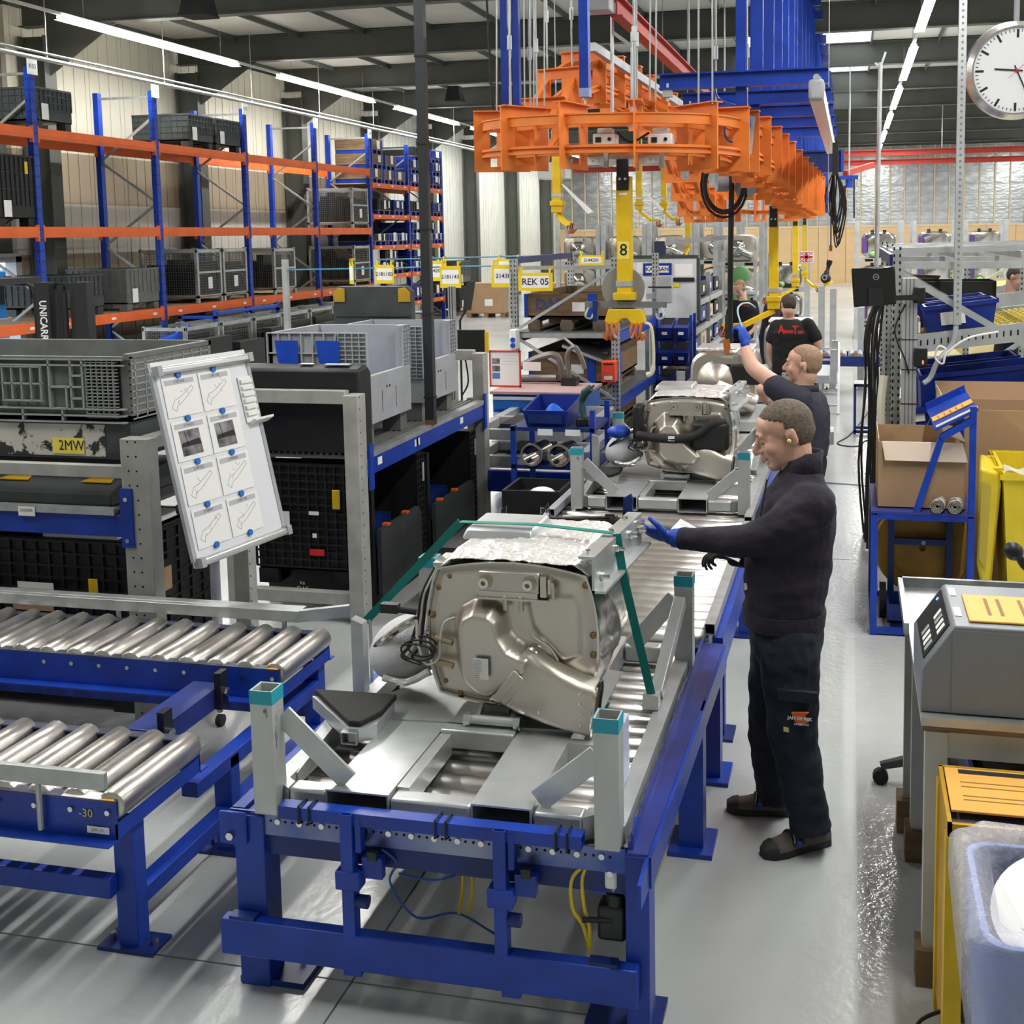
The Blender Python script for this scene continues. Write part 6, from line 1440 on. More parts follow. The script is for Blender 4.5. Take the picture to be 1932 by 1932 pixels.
# ================================================================== workstations and stores in the middle of the hall
def rack_post(root, x, y, z1, w=0.08, d=0.07):
    p = MB().box(x-w/2, x+w/2, y-d/2, y+d/2, 0, z1).build('post', GALV, root)
    h = MB()
    for k in range(int(z1/0.05)):
        z = 0.05+k*0.05
        for s in (-0.02, 0.02): h.box(x+s-0.006, x+s+0.006, y-d/2-0.0008, y-d/2+0.002, z, z+0.022)
        h.box(x+w/2-0.002, x+w/2+0.0008, y-0.006, y+0.006, z, z+0.022)
    h.build('slots', HOLE, p, kind='stuff'); return p
rr3 = thing('parts_rack', 'galvanised parts rack with blue side beams under the yellow REK 05 sign', 'rack', (-3.0, 13.5, 0))
XL5, XR5, YF5, YB5 = -3.57, -2.45, 12.2, 14.85
for x in (XL5, XR5):
    for y in (YF5, YB5): rack_post(rr3, x, y, 2.24)
for zt in (1.43, 0.71, 0.20):
    for x in (XR5, XL5):
        p = MB().box(x-0.025, x+0.025, YF5+0.04, YB5-0.04, zt-0.11, zt).build('side_beam', BLUE, rr3)
        for y in (YF5+0.05, YB5-0.05): MB().box(x+0.02 if x > -3 else x-0.03, x+0.03 if x > -3 else x-0.02, y-0.03, y+0.03, zt-0.17, zt+0.05).build('beam_plate', BLUE, p)
    MB().box(XL5, XR5-0.02, YF5, YB5, zt, zt+0.012).build('shelf_deck', mat('wire_deck', (0.22, 0.24, 0.24), 0.5, 0.5, var=0.4, vscale=60), rr3)
    MB().box(XL5, XR5, YF5-0.02, YF5+0.02, zt-0.05, zt).build('front_tie', GALV, rr3)
MB().bar((XL5, YF5-0.03, 1.45), (XR5, YF5-0.03, 2.12), 0.03, 0.03).bar((XL5, YF5-0.03, 1.40), (XR5, YF5-0.03, 0.72), 0.03, 0.03).bar((XL5, YF5-0.03, 0.12), (XR5, YF5-0.03, 0.62), 0.03, 0.03).build('bracing', GALVL, rr3, kind='stuff')
MB().box(XL5, XR5, YF5-0.02, YF5+0.02, 2.12, 2.16).box(XL5, XR5, YB5-0.02, YB5+0.02, 2.12, 2.16).build('top_tie', GALV, rr3, kind='stuff')
MB().bar((XL5, YF5, 2.22), (XL5, YB5, 2.22), 0.06, 0.07).build('top_beam', BLUED, rr3)
def wood_crate(label, x0, x1, y0, y1, z0, h, open_=False, letters=None, m=WOODB, blue=True):
    T = thing('wooden_crate', label, 'crate', ((x0+x1)/2, (y0+y1)/2, z0))
    open_box(MB(), x0, x1, y0, y1, z0, z0+h, 0.02).build('body', m, T)
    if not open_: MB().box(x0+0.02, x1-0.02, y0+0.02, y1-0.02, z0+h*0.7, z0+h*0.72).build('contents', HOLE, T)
    if blue:
        for x in (x1-0.22,): MB().box(x, x+0.09, y0-0.01, y0+0.0, z0, z0+h).build('blue_hinge', BLUEB, T)
        MB().box(x1, x1+0.01, y0+(y1-y0)*0.28, y0+(y1-y0)*0.42, z0, z0+h).build('blue_hinge', BLUEB, T)
        MB().box(x0-0.01, x0+0.03, y0-0.012, y0, z0, z0+h).build('blue_hinge', BLUEB, T)
    if letters:
        text(T, letters, h*0.62, ((x0+x1)/2-0.2, y0-0.003, z0+h*0.55), X1, Z1, mat('faded_blue_print', (0.06, 0.07, 0.22), 0.8), bold=0.03)
        text(T, letters, h*0.5, (x1+0.003, (y0+y1)/2+0.5, z0+h*0.5), Y1, Z1, MATS['faded_blue_print'])
    quad(T, (x1-0.33, y0-0.003, z0+h*0.45), X1, Z1, 0.14, 0.10, PAPER, 'label_sheet')
    return T
def euro_pallet(label, x0, x1, y0, y1, z0, m=None):
    m = m or mat('old_pallet_wood', (0.18, 0.145, 0.11), 0.8, var=0.4, vscale=8); T = thing('wooden_pallet', label, 'pallet', ((x0+x1)/2, (y0+y1)/2, z0))
    L = x1-x0
    for k in range(5): u = y0+(y1-y0)*(k+0.5)/5; MB().box(x0, x1, u-0.06, u+0.06, z0+0.12, z0+0.142).build('deck_board', m, T)
    for x in (x0+0.07, (x0+x1)/2, x1-0.07):
        for y in (y0+0.05, (y0+y1)/2, y1-0.05): MB().box(x-0.07, x+0.07, y-0.05, y+0.05, z0+0.02, z0+0.10).build('block', m, T)
        MB().box(x-0.06, x+0.06, y0, y1, z0+0.10, z0+0.12).build('stringer', m, T)
    for x in (x0+0.07, (x0+x1)/2, x1-0.07): MB().box(x-0.06, x+0.06, y0, y1, z0, z0+0.02).build('bottom_board', m, T)
    return T
euro_pallet('dark wooden pallet on the top deck of the REK 05 rack', -3.45, -2.58, 12.3, 14.2, 1.446)
wood_crate('long brown DAF crate with blue hinges on the top deck of REK 05', -3.48, -2.55, 12.32, 14.2, 1.592, 0.26, letters='DAF')
euro_pallet('dark wooden pallet on the middle deck of the REK 05 rack', -3.45, -2.60, 12.35, 14.2, 0.726)
wood_crate('brown crate with blue hinges on the middle deck of the REK 05 rack', -3.45, -2.58, 12.35, 14.2, 0.872, 0.34)
euro_pallet('dark wooden pallet on the bottom deck of the REK 05 rack', -3.45, -2.60, 12.35, 14.2, 0.216)
wood_crate('brown crate standing on the bottom deck of the REK 05 rack', -3.45, -2.6, 12.35, 14.2, 0.362, 0.24, blue=False)
t = thing('metal_cover', 'dark triangular metal panel lying on the crate of the middle deck', 'panel', (-2.75, 12.5, 1.26))
MB().ext([(-3.05, 12.25, 1.30), (-2.48, 12.2, 1.10), (-2.50, 12.7, 1.26), (-2.80, 12.9, 1.38)], (0, 0, 0.012)).build('plate', GREYD, t); MB().bar((-3.05, 12.24, 1.29), (-2.48, 12.19, 1.09), 0.02, 0.03).build('edge', GALV, t); MB().box(-2.9, -2.7, 12.5, 12.75, 1.213, 1.31).build('support', GREYD, t)
# signs hung on wires
SIGNY = mat('sign_yellow', (0.82, 0.62, 0.02), 0.45)
def sign(label, p0, p1, y, s, sz, inner=(0.1, 0.18), x_=None):
    a, c = at(*p0, y=y), at(*p1, y=y); x0, x1, z0, z1 = a.x, c.x, c.z, a.z
    T = thing('hanging_sign', label, 'sign', ((x0+x1)/2, y, z0))
    MB().box(x0, x1, y-0.008, y+0.008, z0, z1).build('board', SIGNY, T)
    MB().box(x0+(x1-x0)*inner[0], x1-(x1-x0)*inner[0], y-0.0095, y-0.008, z0+(z1-z0)*inner[1], z1-(z1-z0)*inner[1]).build('paper_insert', PAPER, T)
    if s: text(T, s, sz, ((x0+x1)/2, y-0.0115, (z0+z1)/2), X1, Z1, mat('sign_ink', (0.02, 0.025, 0.05), 0.6), bold=0.012)
    for x in (x0+0.03, x1-0.03): MB().box(x-0.01, x+0.01, y-0.01, y+0.01, z1-0.02, z1+0.05).box(x-0.008, x+0.008, y, y+0.075, z1+0.03, z1+0.05).build('hook', SIGNY, T)
    return T
sign('yellow framed sign reading REK 05 on the front of the parts rack', (978, 515), (1043, 549), 12.1, 'REK 05', 0.10)
sign('yellow framed sign reading 2143841 left of the REK 05 sign', (927, 500), (984, 542), 12.4, '2143841', 0.07)
sign('small yellow framed sign reading 2144201 above the parts rack', (1092, 482), (1140, 500), 14.0, '2144201', 0.055)
sign('yellow framed sign reading 2181143 just right of the tall black pole', (830, 502), (870, 543), 12.4, '2181143', 0.06)
sign('yellow framed sign reading 2181100 left of the tall black pole', (707, 500), (744, 535), 12.4, '2181100', 0.06)
sign('yellow framed sign with faint number, half hidden by the tall black pole', (797, 492), (843, 530), 13.2, '2144203', 0.06)
sign('yellow framed sign peeping out behind the 2143841 sign', (937, 489), (982, 512), 13.2, None, 0.06)
sign('plain yellow framed sign seen edge-on at the left end of the sign wire', (659, 496), (668, 536), 12.4, None, 0.06)
for k, (y, z, x0) in enumerate(((12.45, 2.13, -6.4), (13.25, 2.22, -5.6))):
    t = thing('sign_wire', ('front', 'rear')[k] + ' blue wire strung across the hall carrying yellow signs', 'wire', (-4.5, y, 0))
    MB().cyl((x0, y, z), (-3.57, y, z+0.03), 0.010, 6).build('wire', mat('blue_wire', (0.05, 0.22, 0.35), 0.4), t)
    MB().box(x0-0.03, x0+0.03, y-0.03, y+0.03, 0, z+0.12).build('post', GALVL, t)
t = thing('profile_post', 'grey aluminium profile post with a black monitor behind the middle rack', 'post', (-3.75, 10.2, 0))
a = at(852, 540, y=10.3); MB().profile((a.x, 10.3, 0), (a.x, 10.3, a.z), [(-0.03, -0.03), (0.03, -0.03), (0.03, 0.03), (-0.03, 0.03)]).build('post', GALVL, t)
for s in (-0.012, 0.012): MB().box(a.x+s-0.003, a.x+s+0.003, 10.268, 10.27, 0, a.z).build('groove', HOLE, t)
a, c = at(862, 622, y=10.1), at(915, 670, y=10.1); MB().box(a.x, c.x, 10.1, 10.13, c.z, a.z).build('monitor', BLACKP, t, bevel=0.006); MB().box((a.x+c.x)/2-0.03, (a.x+c.x)/2+0.03, 10.13, 10.3, c.z+0.05, c.z+0.1).build('monitor_arm', BLACKP, t)
b = MB().tube([(a.x+0.06, 10.12, c.z), (a.x+0.08, 10.15, c.z-0.25), (a.x-0.02, 10.25, c.z-0.4)], 0.008, 6, smooth=5); b.build('cable', BLACKR, t)
MB().box(c.x-0.0, c.x+0.03, 10.1, 10.13, c.z+0.02, a.z-0.02).build('yellow_edge', YEL, t)
a, c = at(885, 530, y=10.5), at(898, 585, y=10.5)
t = thing('touch_screen', 'dark tilted screen on an arm in front of the cardboard boxes', 'screen', ((a.x+c.x)/2, 10.5, 0))
MB().ext([(a.x-0.02, 10.5, a.z), (a.x+0.07, 10.45, a.z), (a.x+0.02, 10.45, c.z), (a.x-0.07, 10.5, c.z)], (0, 0.03, 0)).build('panel', BLACKP, t); MB().tube([(a.x-0.02, 10.53, c.z+0.05), (a.x-0.10, 10.5, c.z-0.1), (a.x-0.10, 10.5, 0.0)], 0.012, 6).build('stand', BLACKM, t)
# blue tool cabinet with document frame
t = thing('tool_cabinet', 'bright blue tool cabinet with grey-lipped drawers behind the blue trolley', 'cabinet', (-2.7, 9.9, 0))
CB_ = mat('cabinet_blue', (0.015, 0.13, 0.52), 0.35); CBL = mat('cabinet_lip', (0.55, 0.60, 0.63), 0.4)
MB().box(-3.46, -2.52, 11.0, 11.7, 0.09, 0.93).build('body', CB_, t); MB().box(-3.48, -2.50, 10.96, 11.72, 0.93, 0.957).build('worktop', mat('red_edged_top', (0.45, 0.30, 0.30), 0.5), t)
for k in range(5):
    z = 0.92-k*0.16; d = MB().box(-3.45, -2.53, 10.975, 11.0, z-0.14, z-0.01).build('drawer', CB_, t); MB().box(-3.45, -2.53, 10.96, 10.977, z-0.045, z-0.015).build('handle', CBL, d)
for x in (-3.38, -2.62):
    for y in (11.1, 11.6): MB().cyl((x-0.02, y, 0.05), (x+0.02, y, 0.05), 0.05, 12).build('castor', BLACKR, t)
a, c = at(923, 661, y=11.3), at(983, 738, y=11.3)
t = thing('document_frame', 'red framed instruction sheet standing on the blue tool cabinet', 'frame', ((a.x+c.x)/2, 11.3, 0.957)); RF = mat('red_frame', (0.62, 0.05, 0.04), 0.4)
z0 = 0.959; z1 = a.z
MB().box(a.x, c.x, 11.3, 11.31, z0, z1).build('sheet', PAPER, t)
for q in ((a.x, c.x, z1-0.015, z1), (a.x, c.x, z0, z0+0.015), (a.x, a.x+0.012, z0, z1), (c.x-0.012, c.x, z0, z1)): MB().box(q[0], q[1], 11.29, 11.32, q[2], q[3]).build('frame_bar', RF, t)
for k in range(3): MB().box(a.x+0.03, a.x+0.11, 11.298, 11.30, z1-0.14-k*0.075, z1-0.08-k*0.075).build('photo_print', PHOTO if k < 2 else mat('photo_blue', (0.1, 0.2, 0.5), 0.5), t)
for k in range(4): MB().box(a.x+0.13, c.x-0.03, 11.2985, 11.30, z1-0.05-k*0.03, z1-0.047-k*0.03).build('print_line', INKL, t)
# clutter on the cabinet: vice arm and small red jar
t = thing('bench_vice', 'dark metal clamp arm standing on the blue tool cabinet worktop', 'vice', (-2.45, 10.0, 1.15))
MB().box(-2.52, -2.38, 9.95, 10.08, 1.152, 1.22).build('base', BLACKM, t); MB().tube([(-2.45, 10.0, 1.2), (-2.47, 10.0, 1.42), (-2.40, 10.0, 1.5), (-2.34, 10.0, 1.40), (-2.31, 10.0, 1.30)], 0.022, 8, smooth=5).build('arm', mat('dull_steel', (0.22, 0.21, 0.20), 0.4, 0.8), t); MB().tube([(-2.40, 10.0, 1.5), (-2.46, 10.0, 1.55), (-2.5, 10.0, 1.58)], 0.012, 6, smooth=3).build('lever', GALV, t)
t = thing('steel_bracket', 'bent stainless bracket lying behind the red framed sheet', 'bracket', (-2.75, 10.15, 1.15))
MB().tube([(-2.98, 10.1, 1.28), (-2.78, 10.12, 1.38), (-2.60, 10.14, 1.40), (-2.55, 10.14, 1.18)], 0.03, 8, smooth=5).build('bar', MATS['dull_steel'], t); MB().cyl((-2.95, 10.12, 1.19), (-2.6, 10.12, 1.20), 0.035, 10).build('tube', MATS['dull_steel'], t)
s = quad(t, (-2.82, 10.07, 1.31), X1, Vector((0.2, 0, 1)), 0.17, 0.08, PAPER, 'barcode_sheet')
for q in bpy.data.objects:
    if q.parent is None and q.name in ('bench_vice', 'steel_bracket'): q.location = (q.location.x*1.14, q.location.y*1.14+0.1, 0.957); q.scale = (1.14,)*3
# blue trolley with bin, gun and exhaust stubs
t = thing('hand_trolley', 'dark blue tube trolley with a loaded blue bin beside the second carrier', 'trolley', (-2.25, 8.95, 0))
for x in (-2.575, -1.935):
    for y in (8.70, 9.25): MB().box(x-0.02, x+0.02, y-0.02, y+0.02, 0.06, 1.01 if x < -2.2 else 1.14).build('leg', BLUE, t); MB().cyl((x-0.015, y, 0.04), (x+0.015, y, 0.04), 0.04, 12).build('castor', BLACKR, t)
for z in (1.0, 0.70, 0.30): MB().box(-2.59, -1.92, 8.68, 9.27, z-0.03, z).build('shelf', BLUED, t)
for x in (-2.34, -2.12): q = quad(t, (x+0.03, 8.678, 0.965), X1, Z1, 0.12, 0.05, PAPER, 'shelf_label')
t = thing('storage_bin', 'open dark blue bin holding a crumpled bright blue bag on the hand trolley', 'bin', (-2.30, 8.95, 1.0))
b = MB(); bx0, bx1, by0, by1 = -2.50, -2.13, 8.70, 9.22
ro = [[(bx0+0.03, by0+0.03, 1.002), (bx1-0.03, by0+0.03, 1.002), (bx1-0.03, by1-0.03, 1.002), (bx0+0.03, by1-0.03, 1.002)], [(bx0, by0, 1.13), (bx1, by0, 1.13), (bx1, by1, 1.19), (bx0, by1, 1.19)], [(bx0+0.015, by0+0.015, 1.13), (bx1-0.015, by0+0.015, 1.13), (bx1-0.015, by1-0.015, 1.19), (bx0+0.015, by1-0.015, 1.19)], [(bx0+0.04, by0+0.04, 1.02), (bx1-0.04, by0+0.04, 1.02), (bx1-0.04, by1-0.04, 1.02), (bx0+0.04, by1-0.04, 1.02)]]
b.loft(ro, True, True); b.build('body', BLUEBIN, t)
MB().box(bx0+0.05, bx1-0.05, by0-0.004, by0+0.02, 1.03, 1.10).build('front_recess', BLUED, t)
bag = MB().grid(lambda u, v: (-2.42+0.22*u, 8.85+0.28*v, 1.03+0.10*math.sin(PI*u)*math.sin(PI*v)*(1+0.6*mnoise.noise(Vector((u*4, v*4, 1))))), 14, 14); tag(bag.build('plastic_bag', mat('blue_bag', (0.02, 0.17, 0.85), 0.4)), 'crumpled bright blue plastic bag lying in the dark blue bin', 'bag')
t = thing('cordless_gun', 'dark green cordless fastening gun lying on a grey tray of the hand trolley', 'tool', (-2.02, 8.85, 1.0))
MB().tube([(-1.97, 8.8, 1.30), (-2.02, 8.82, 1.26), (-2.05, 8.84, 1.20)], [0.03, 0.036, 0.03], 10).build('barrel', mat('tool_green', (0.03, 0.09, 0.09), 0.45), t); MB().tube([(-2.045, 8.84, 1.22), (-2.055, 8.84, 1.12), (-2.04, 8.84, 1.06)], 0.022, 8).build('grip', MATS['tool_green'], t); MB().box(-2.09, -1.99, 8.78, 8.90, 1.002, 1.06).build('battery', BLACKP, t, bevel=0.008); MB().cyl((-1.97, 8.8, 1.30), (-1.93, 8.77, 1.33), 0.009, 8).build('nozzle', CHROME, t); MB().tube([(-1.97, 8.77, 1.02), (-1.93, 8.72, 0.98), (-1.94, 8.69, 0.86)], 0.012, 6, smooth=3).build('red_strap', MATS['red_plastic'], t)
for k, x in enumerate((-2.42, -2.20)):
    t = thing('exhaust_stub', '%s short stainless exhaust stub on the middle shelf of the hand trolley' % ('left', 'right')[k], 'pipe', (x, 8.75, 0.70))
    MB().pipe((x, 8.66, 0.785), (x+0.03, 8.92, 0.785), 0.082, 0.074, 24).build('outer_pipe', STEELB, t); MB().pipe((x, 8.655, 0.785), (x+0.001, 8.68, 0.785), 0.09, 0.076, 24).build('bead', STEEL, t); MB().cyl((x-0.045, 8.70, 0.805), (x-0.01, 8.9, 0.80), 0.026, 12).build('inner_pipe', BLUED, t)
t = thing('tote_box', 'open black tote box with DAF print at the foot of the hand trolley', 'box', (-2.15, 8.15, 0.0))
open_box(MB(), -2.45, -2.02, 7.95, 8.4, 0.0, 0.66, 0.02).build('body', BLACKB, t); text(t, 'DAF', 0.07, (-2.10, 7.945, 0.52), X1, Z1, GREYL, bold=0.02); MB().ell((-2.2, 8.15, 0.60), (0.1, 0.08, 0.05)).build('white_bundle', WHITE, t); MB().box(-2.42, -2.05, 7.98, 8.37, 0.5, 0.58).build('contents', BLACKR, t)
t = thing('floor_box', 'long low black box on the floor beyond the front exhaust box', 'box', (-2.35, 7.4, 0.0))
MB().box(-2.62, -2.05, 7.15, 7.75, 0.0, 0.42).build('body', BLACKB, t, bevel=0.01); MB().box(-2.64, -2.03, 7.13, 7.77, 0.42, 0.45).build('lid', BLACKP, t)
# cable arm behind the front exhaust box
t = thing('hinged_fixture', 'black folded cable fixture resting on the rear of the front exhaust box', 'arm', (-1.2, 4.85, 1.0))
a, c = at(1150, 985, y=4.8), at(930, 985, y=4.9)
MB().bar(at(935, 988, y=4.82), at(1165, 985, y=4.82), 0.03, 0.05).build('bar', BLACKM, t); MB().tube([at(1020, 975, y=4.8), at(1034, 950, y=4.8), at(1038, 978, y=4.8), at(1160, 982, y=4.8), at(1158, 972, y=4.8), at(1142, 972, y=4.8)], 0.006, 6).build('wire_bail', BLACKM, t)
MB().ext([at(1174, 985, y=4.79), at(1190, 990, y=4.79), at(1194, 945, y=4.79), at(1190, 932, y=4.79), at(1176, 940, y=4.79)], (0, 0.02, 0)).build('dark_plate', BLUED, t); MB().cyl(at(1150, 985, y=4.8), at(1190, 985, y=4.8), 0.02, 8).build('joint', BLACKM, t)
MB().box(at(945, 985, y=4.82).x, at(1150, 985, y=4.82).x, 4.74, 4.85, 1.02, at(945, 992, y=4.82).z).build('backing_box', BLACKB, t); MB().ext([at(945, 962, y=4.8), at(955, 955, y=4.8), at(953, 985, y=4.8), at(947, 985, y=4.8)], (0, 0.015, 0)).build('lever', BLACKM, t)
# empty carriers on the parallel track behind the trolley
pt = thing('roller_conveyor', 'blue conveyor bed behind the hand trolley carrying empty carriers', 'conveyor', (-2.75, 10.7, 0))
MB().box(-3.35, -2.15, 9.75-0.3, 9.8-0.3, 0.30, 0.48).box(-3.35, -3.30, 9.5, 10.9, 0.30, 0.48).box(-2.2, -2.15, 9.5, 10.9, 0.30, 0.48).build('frame', BLUE, pt, kind='stuff')
mr = MB(); roller(mr, (0, 0, 0), (1.08, 0, 0), 0.045); me = mr.mesh('roller', ROLL_S)
for k in range(10): inst(me, 'roller', pt, Matrix.Translation(Vector((-3.29, 9.56+k*0.13, 0.45)) - pt.location))
for x in (-3.3, -2.2):
    for y in (9.6, 10.8): MB().box(x-0.04, x+0.04, y-0.04, y+0.04, 0, 0.32).build('leg', BLUE, pt)
for k, (z, y) in enumerate(((0.50, 9.55), (0.72, 9.62))):
    T = thing('steel_carrier', ('lower', 'upper')[k] + ' of two stacked empty galvanised carriers with black pads behind the hand trolley', 'pallet', (-2.75, y+0.8, z))
    for yy in (y, y+0.7, y+1.4): MB().box(-3.25, -2.25, yy, yy+0.08, z, z+0.09).build('cross_member', GALVL, T)
    for x in (-3.22, -2.9, -2.6, -2.28): MB().box(x-0.04, x+0.04, y+0.081, y+1.39, z+0.005, z+0.085).build('long_member', GALVL, T)
    for x in (-3.24, -2.26): MB().rtube((x, y+0.04, z+0.09), (x, y+0.04, z+0.21 if k == 0 else z+0.36), 0.06, 0.06, 0.005, up=(0, 1, 0)).build('post', GALVL, T)
    MB().ext([(-3.0, y+0.1, z+0.095), (-2.5, y+0.12, z+0.095), (-2.55, y+0.45, z+0.12), (-2.95, y+0.45, z+0.12)], (0, 0, 0.03)).build('foam_pad', BLACKR, T)
    MB().bar((-2.3, y+0.05, z+0.2), (-2.6, y+0.05, z+0.10), 0.03, 0.03).build('brace', GALVL, T)
# red letter box and hand-held button box on the rack
a, c = at(1135, 682, y=12.0), at(1160, 722, y=12.0)
t = thing('red_box', 'small red letter box fixed to the front post of the REK 05 rack', 'box', ((a.x+c.x)/2, 12.0, c.z)); RB = mat('letterbox_red', (0.75, 0.07, 0.03), 0.4)
MB().box(a.x, c.x, 12.0, 12.16, c.z, a.z).build('body', RB, t, bevel=0.006); MB().box(a.x+0.02, c.x-0.02, 11.997, 12.0, a.z-0.035, a.z-0.02).build('slot', HOLE, t); quad(t, ((a.x+c.x)/2, 11.999, c.z+0.05), X1, Z1, 0.09, 0.04, PAPER, 'label_sheet')
a, c = at(961, 622, y=12.0), at(974, 660, y=12.0)
t = thing('socket_box', 'white box with two blue sockets hanging at the left post of the REK 05 rack', 'socket', ((a.x+c.x)/2, 12.0, c.z)); MB().box(a.x, c.x, 12.0, 12.15, c.z, a.z).build('body', WHITE, t, bevel=0.01)
for k in (0.3, 0.7): MB().cyl(((a.x+c.x)/2, 12.0, c.z+(a.z-c.z)*k*0.7), ((a.x+c.x)/2, 11.99, c.z+(a.z-c.z)*k*0.7), 0.028, 12).build('blue_socket', BLUEB, t)
b = MB().tube([((a.x+c.x)/2, 12.05, a.z), (a.x-0.02, 12.08, a.z+0.2), (XL5-0.02, 12.15, 2.1)], 0.008, 6, smooth=5); b.build('lead', GREYL, t)
# KANBAN board
t = thing('kanban_board', 'grey board with blue KANBAN sign and papers behind the parts rack', 'board', (-2.35, 15.3, 0.0))
a, c = at(1195, 488, y=15.3), at(1315, 605, y=15.3)
MB().box(a.x, c.x, 15.3, 15.36, c.z, a.z).build('board', mat('board_grey_white', (0.66, 0.69, 0.72), 0.4), t); MB().box(a.x-0.02, c.x+0.02, 15.29, 15.37, a.z, a.z+0.04).box(c.x, c.x+0.04, 15.29, 15.37, c.z, a.z).build('frame', GREYD, t)
s = at(1240, 508, y=15.29); MB().box(s.x-0.19, s.x+0.19, 15.288, 15.298, s.z-0.08, s.z+0.08).build('blue_sign', BLUE, t); MB().box(s.x-0.155, s.x+0.155, 15.286, 15.288, s.z-0.045, s.z+0.045).build('sign_panel', PAPER, t); text(t, 'KANBAN', 0.075, (s.x, 15.284, s.z), X1, Z1, INK, bold=0.015)
for px, py, w, h in ((1290, 510, 0.24, 0.17), (1212, 505, 0.15, 0.16), (1208, 560, 0.16, 0.22)): s = at(px, py, y=15.29); quad(t, (s.x, 15.297, s.z), X1, Z1, w, h, PAPER, 'paper_sheet')
a, c = at(1270, 524, y=15.28), at(1310, 531, y=15.28); MB().box(a.x, c.x, 15.28, 15.3, c.z, a.z).build('black_strip', BLACKP, t); s = at(1275, 538, y=15.28); quad(t, (s.x, 15.29, s.z), X1, Z1, 0.09, 0.05, SIGNY, 'yellow_note')
for x in (-2.65, -2.1): MB().box(x-0.025, x+0.025, 15.32, 15.37, 0, 1.6).build('leg', GALV, t); MB().box(x-0.03, x+0.03, 15.1, 15.6, 0, 0.03).build('foot', GALV, t)
a, c = at(1238, 520, y=14.75), at(1268, 572, y=14.75)
t = thing('switch_box', 'grey switch box strapped to the rear post of the parts rack', 'box', ((a.x+c.x)/2, 14.75, c.z)); MB().box(a.x, c.x, 14.72, 14.82, c.z, a.z).build('body', GREYL, t, bevel=0.01); MB().box(a.x-0.1, c.x, 14.715, 14.72, (a.z+c.z)/2+0.02, (a.z+c.z)/2+0.04).build('strap', BLACKR, t); MB().box(a.x-0.14, a.x, 14.78, 14.82, c.z+0.05, c.z+0.12).build('bracket', GREYL, t)
# tilting rack of dark blue bins
t = thing('bin_rack', 'narrow blue rack for dark bins beside the line, behind the second exhaust box', 'rack', (-2.15, 15.0, 0))
for x in (-2.42, -1.98):
    for y in (14.75, 15.1): MB().box(x-0.018, x+0.018, y-0.018, y+0.018, 0, 1.45).build('post', BLUE, t)
for k, z in enumerate((0.45, 0.80, 1.12)):
    MB().bar((-2.2, 14.72, z), (-2.2, 15.12, z+0.10), 0.44, 0.012).build('tilted_shelf', BLUED, t)
for k, z in enumerate((0.45, 0.80, 1.12)):
    for j in range(2):
        T = thing('small_bin', '%s dark blue bin on the %s tilted shelf of the narrow bin rack' % (('left', 'right')[j], ('lowest', 'middle', 'top')[k]), 'bin', (-2.31+j*0.21, 14.85, z+0.03), 0, 'bins on the narrow rack')
        x = -2.31+j*0.21; MB().loft([[(x-0.08, 14.70, z+0.03), (x+0.08, 14.70, z+0.03), (x+0.08, 15.05, z+0.11), (x-0.08, 15.05, z+0.11)], [(x-0.095, 14.66, z+0.17), (x+0.095, 14.66, z+0.17), (x+0.095, 15.07, z+0.27), (x-0.095, 15.07, z+0.27)]], True, True).build('body', BLUEBIN, T); quad(T, (x, 14.665, z+0.10), X1, Vector((0, -0.1, 1)), 0.07, 0.04, PAPER, 'bin_label')
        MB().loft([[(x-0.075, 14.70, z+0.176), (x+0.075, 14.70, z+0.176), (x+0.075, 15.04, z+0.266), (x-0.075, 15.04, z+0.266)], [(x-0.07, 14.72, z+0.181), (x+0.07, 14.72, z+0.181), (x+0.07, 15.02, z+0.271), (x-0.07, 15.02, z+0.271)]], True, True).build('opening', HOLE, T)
# line-side shelving with cartons
t = thing('parts_shelving', 'grey line-side shelving with cartons and blue bins beside the man in navy T-shirt', 'shelf', (-2.2, 17.6, 0))
for x in (-2.65, -2.1):
    for y in (15.8, 17.6, 19.4): MB().box(x-0.03, x+0.03, y-0.03, y+0.03, 0, 1.9).build('post', GALV, t)
for z in (0.30, 0.75, 1.12, 1.50): MB().bar((-2.1, 15.8, z), (-2.1, 19.4, z), 0.05, 0.08).bar((-2.65, 15.8, z+0.08), (-2.65, 19.4, z+0.08), 0.05, 0.08).build('shelf_edge', GALVL, t, kind='stuff'); MB().ext([(-2.65, 15.8, z+0.06), (-2.1, 15.8, z-0.02), (-2.1, 19.4, z-0.02), (-2.65, 19.4, z+0.06)], (0, 0, 0.01)).build('shelf', GALV, t)
MB().bar((-2.5, 16.0, 2.35), (-1.65, 16.0, 2.42), 0.08, 0.06).build('lamp_arm', GREYL, t); MB().box(-2.65, -2.49, 15.97, 16.03, 1.9, 2.38).build('arm_post', mat('dark_blue_grey', (0.03, 0.04, 0.08), 0.4), t)
rr4 = random.Random(9)
k = 0
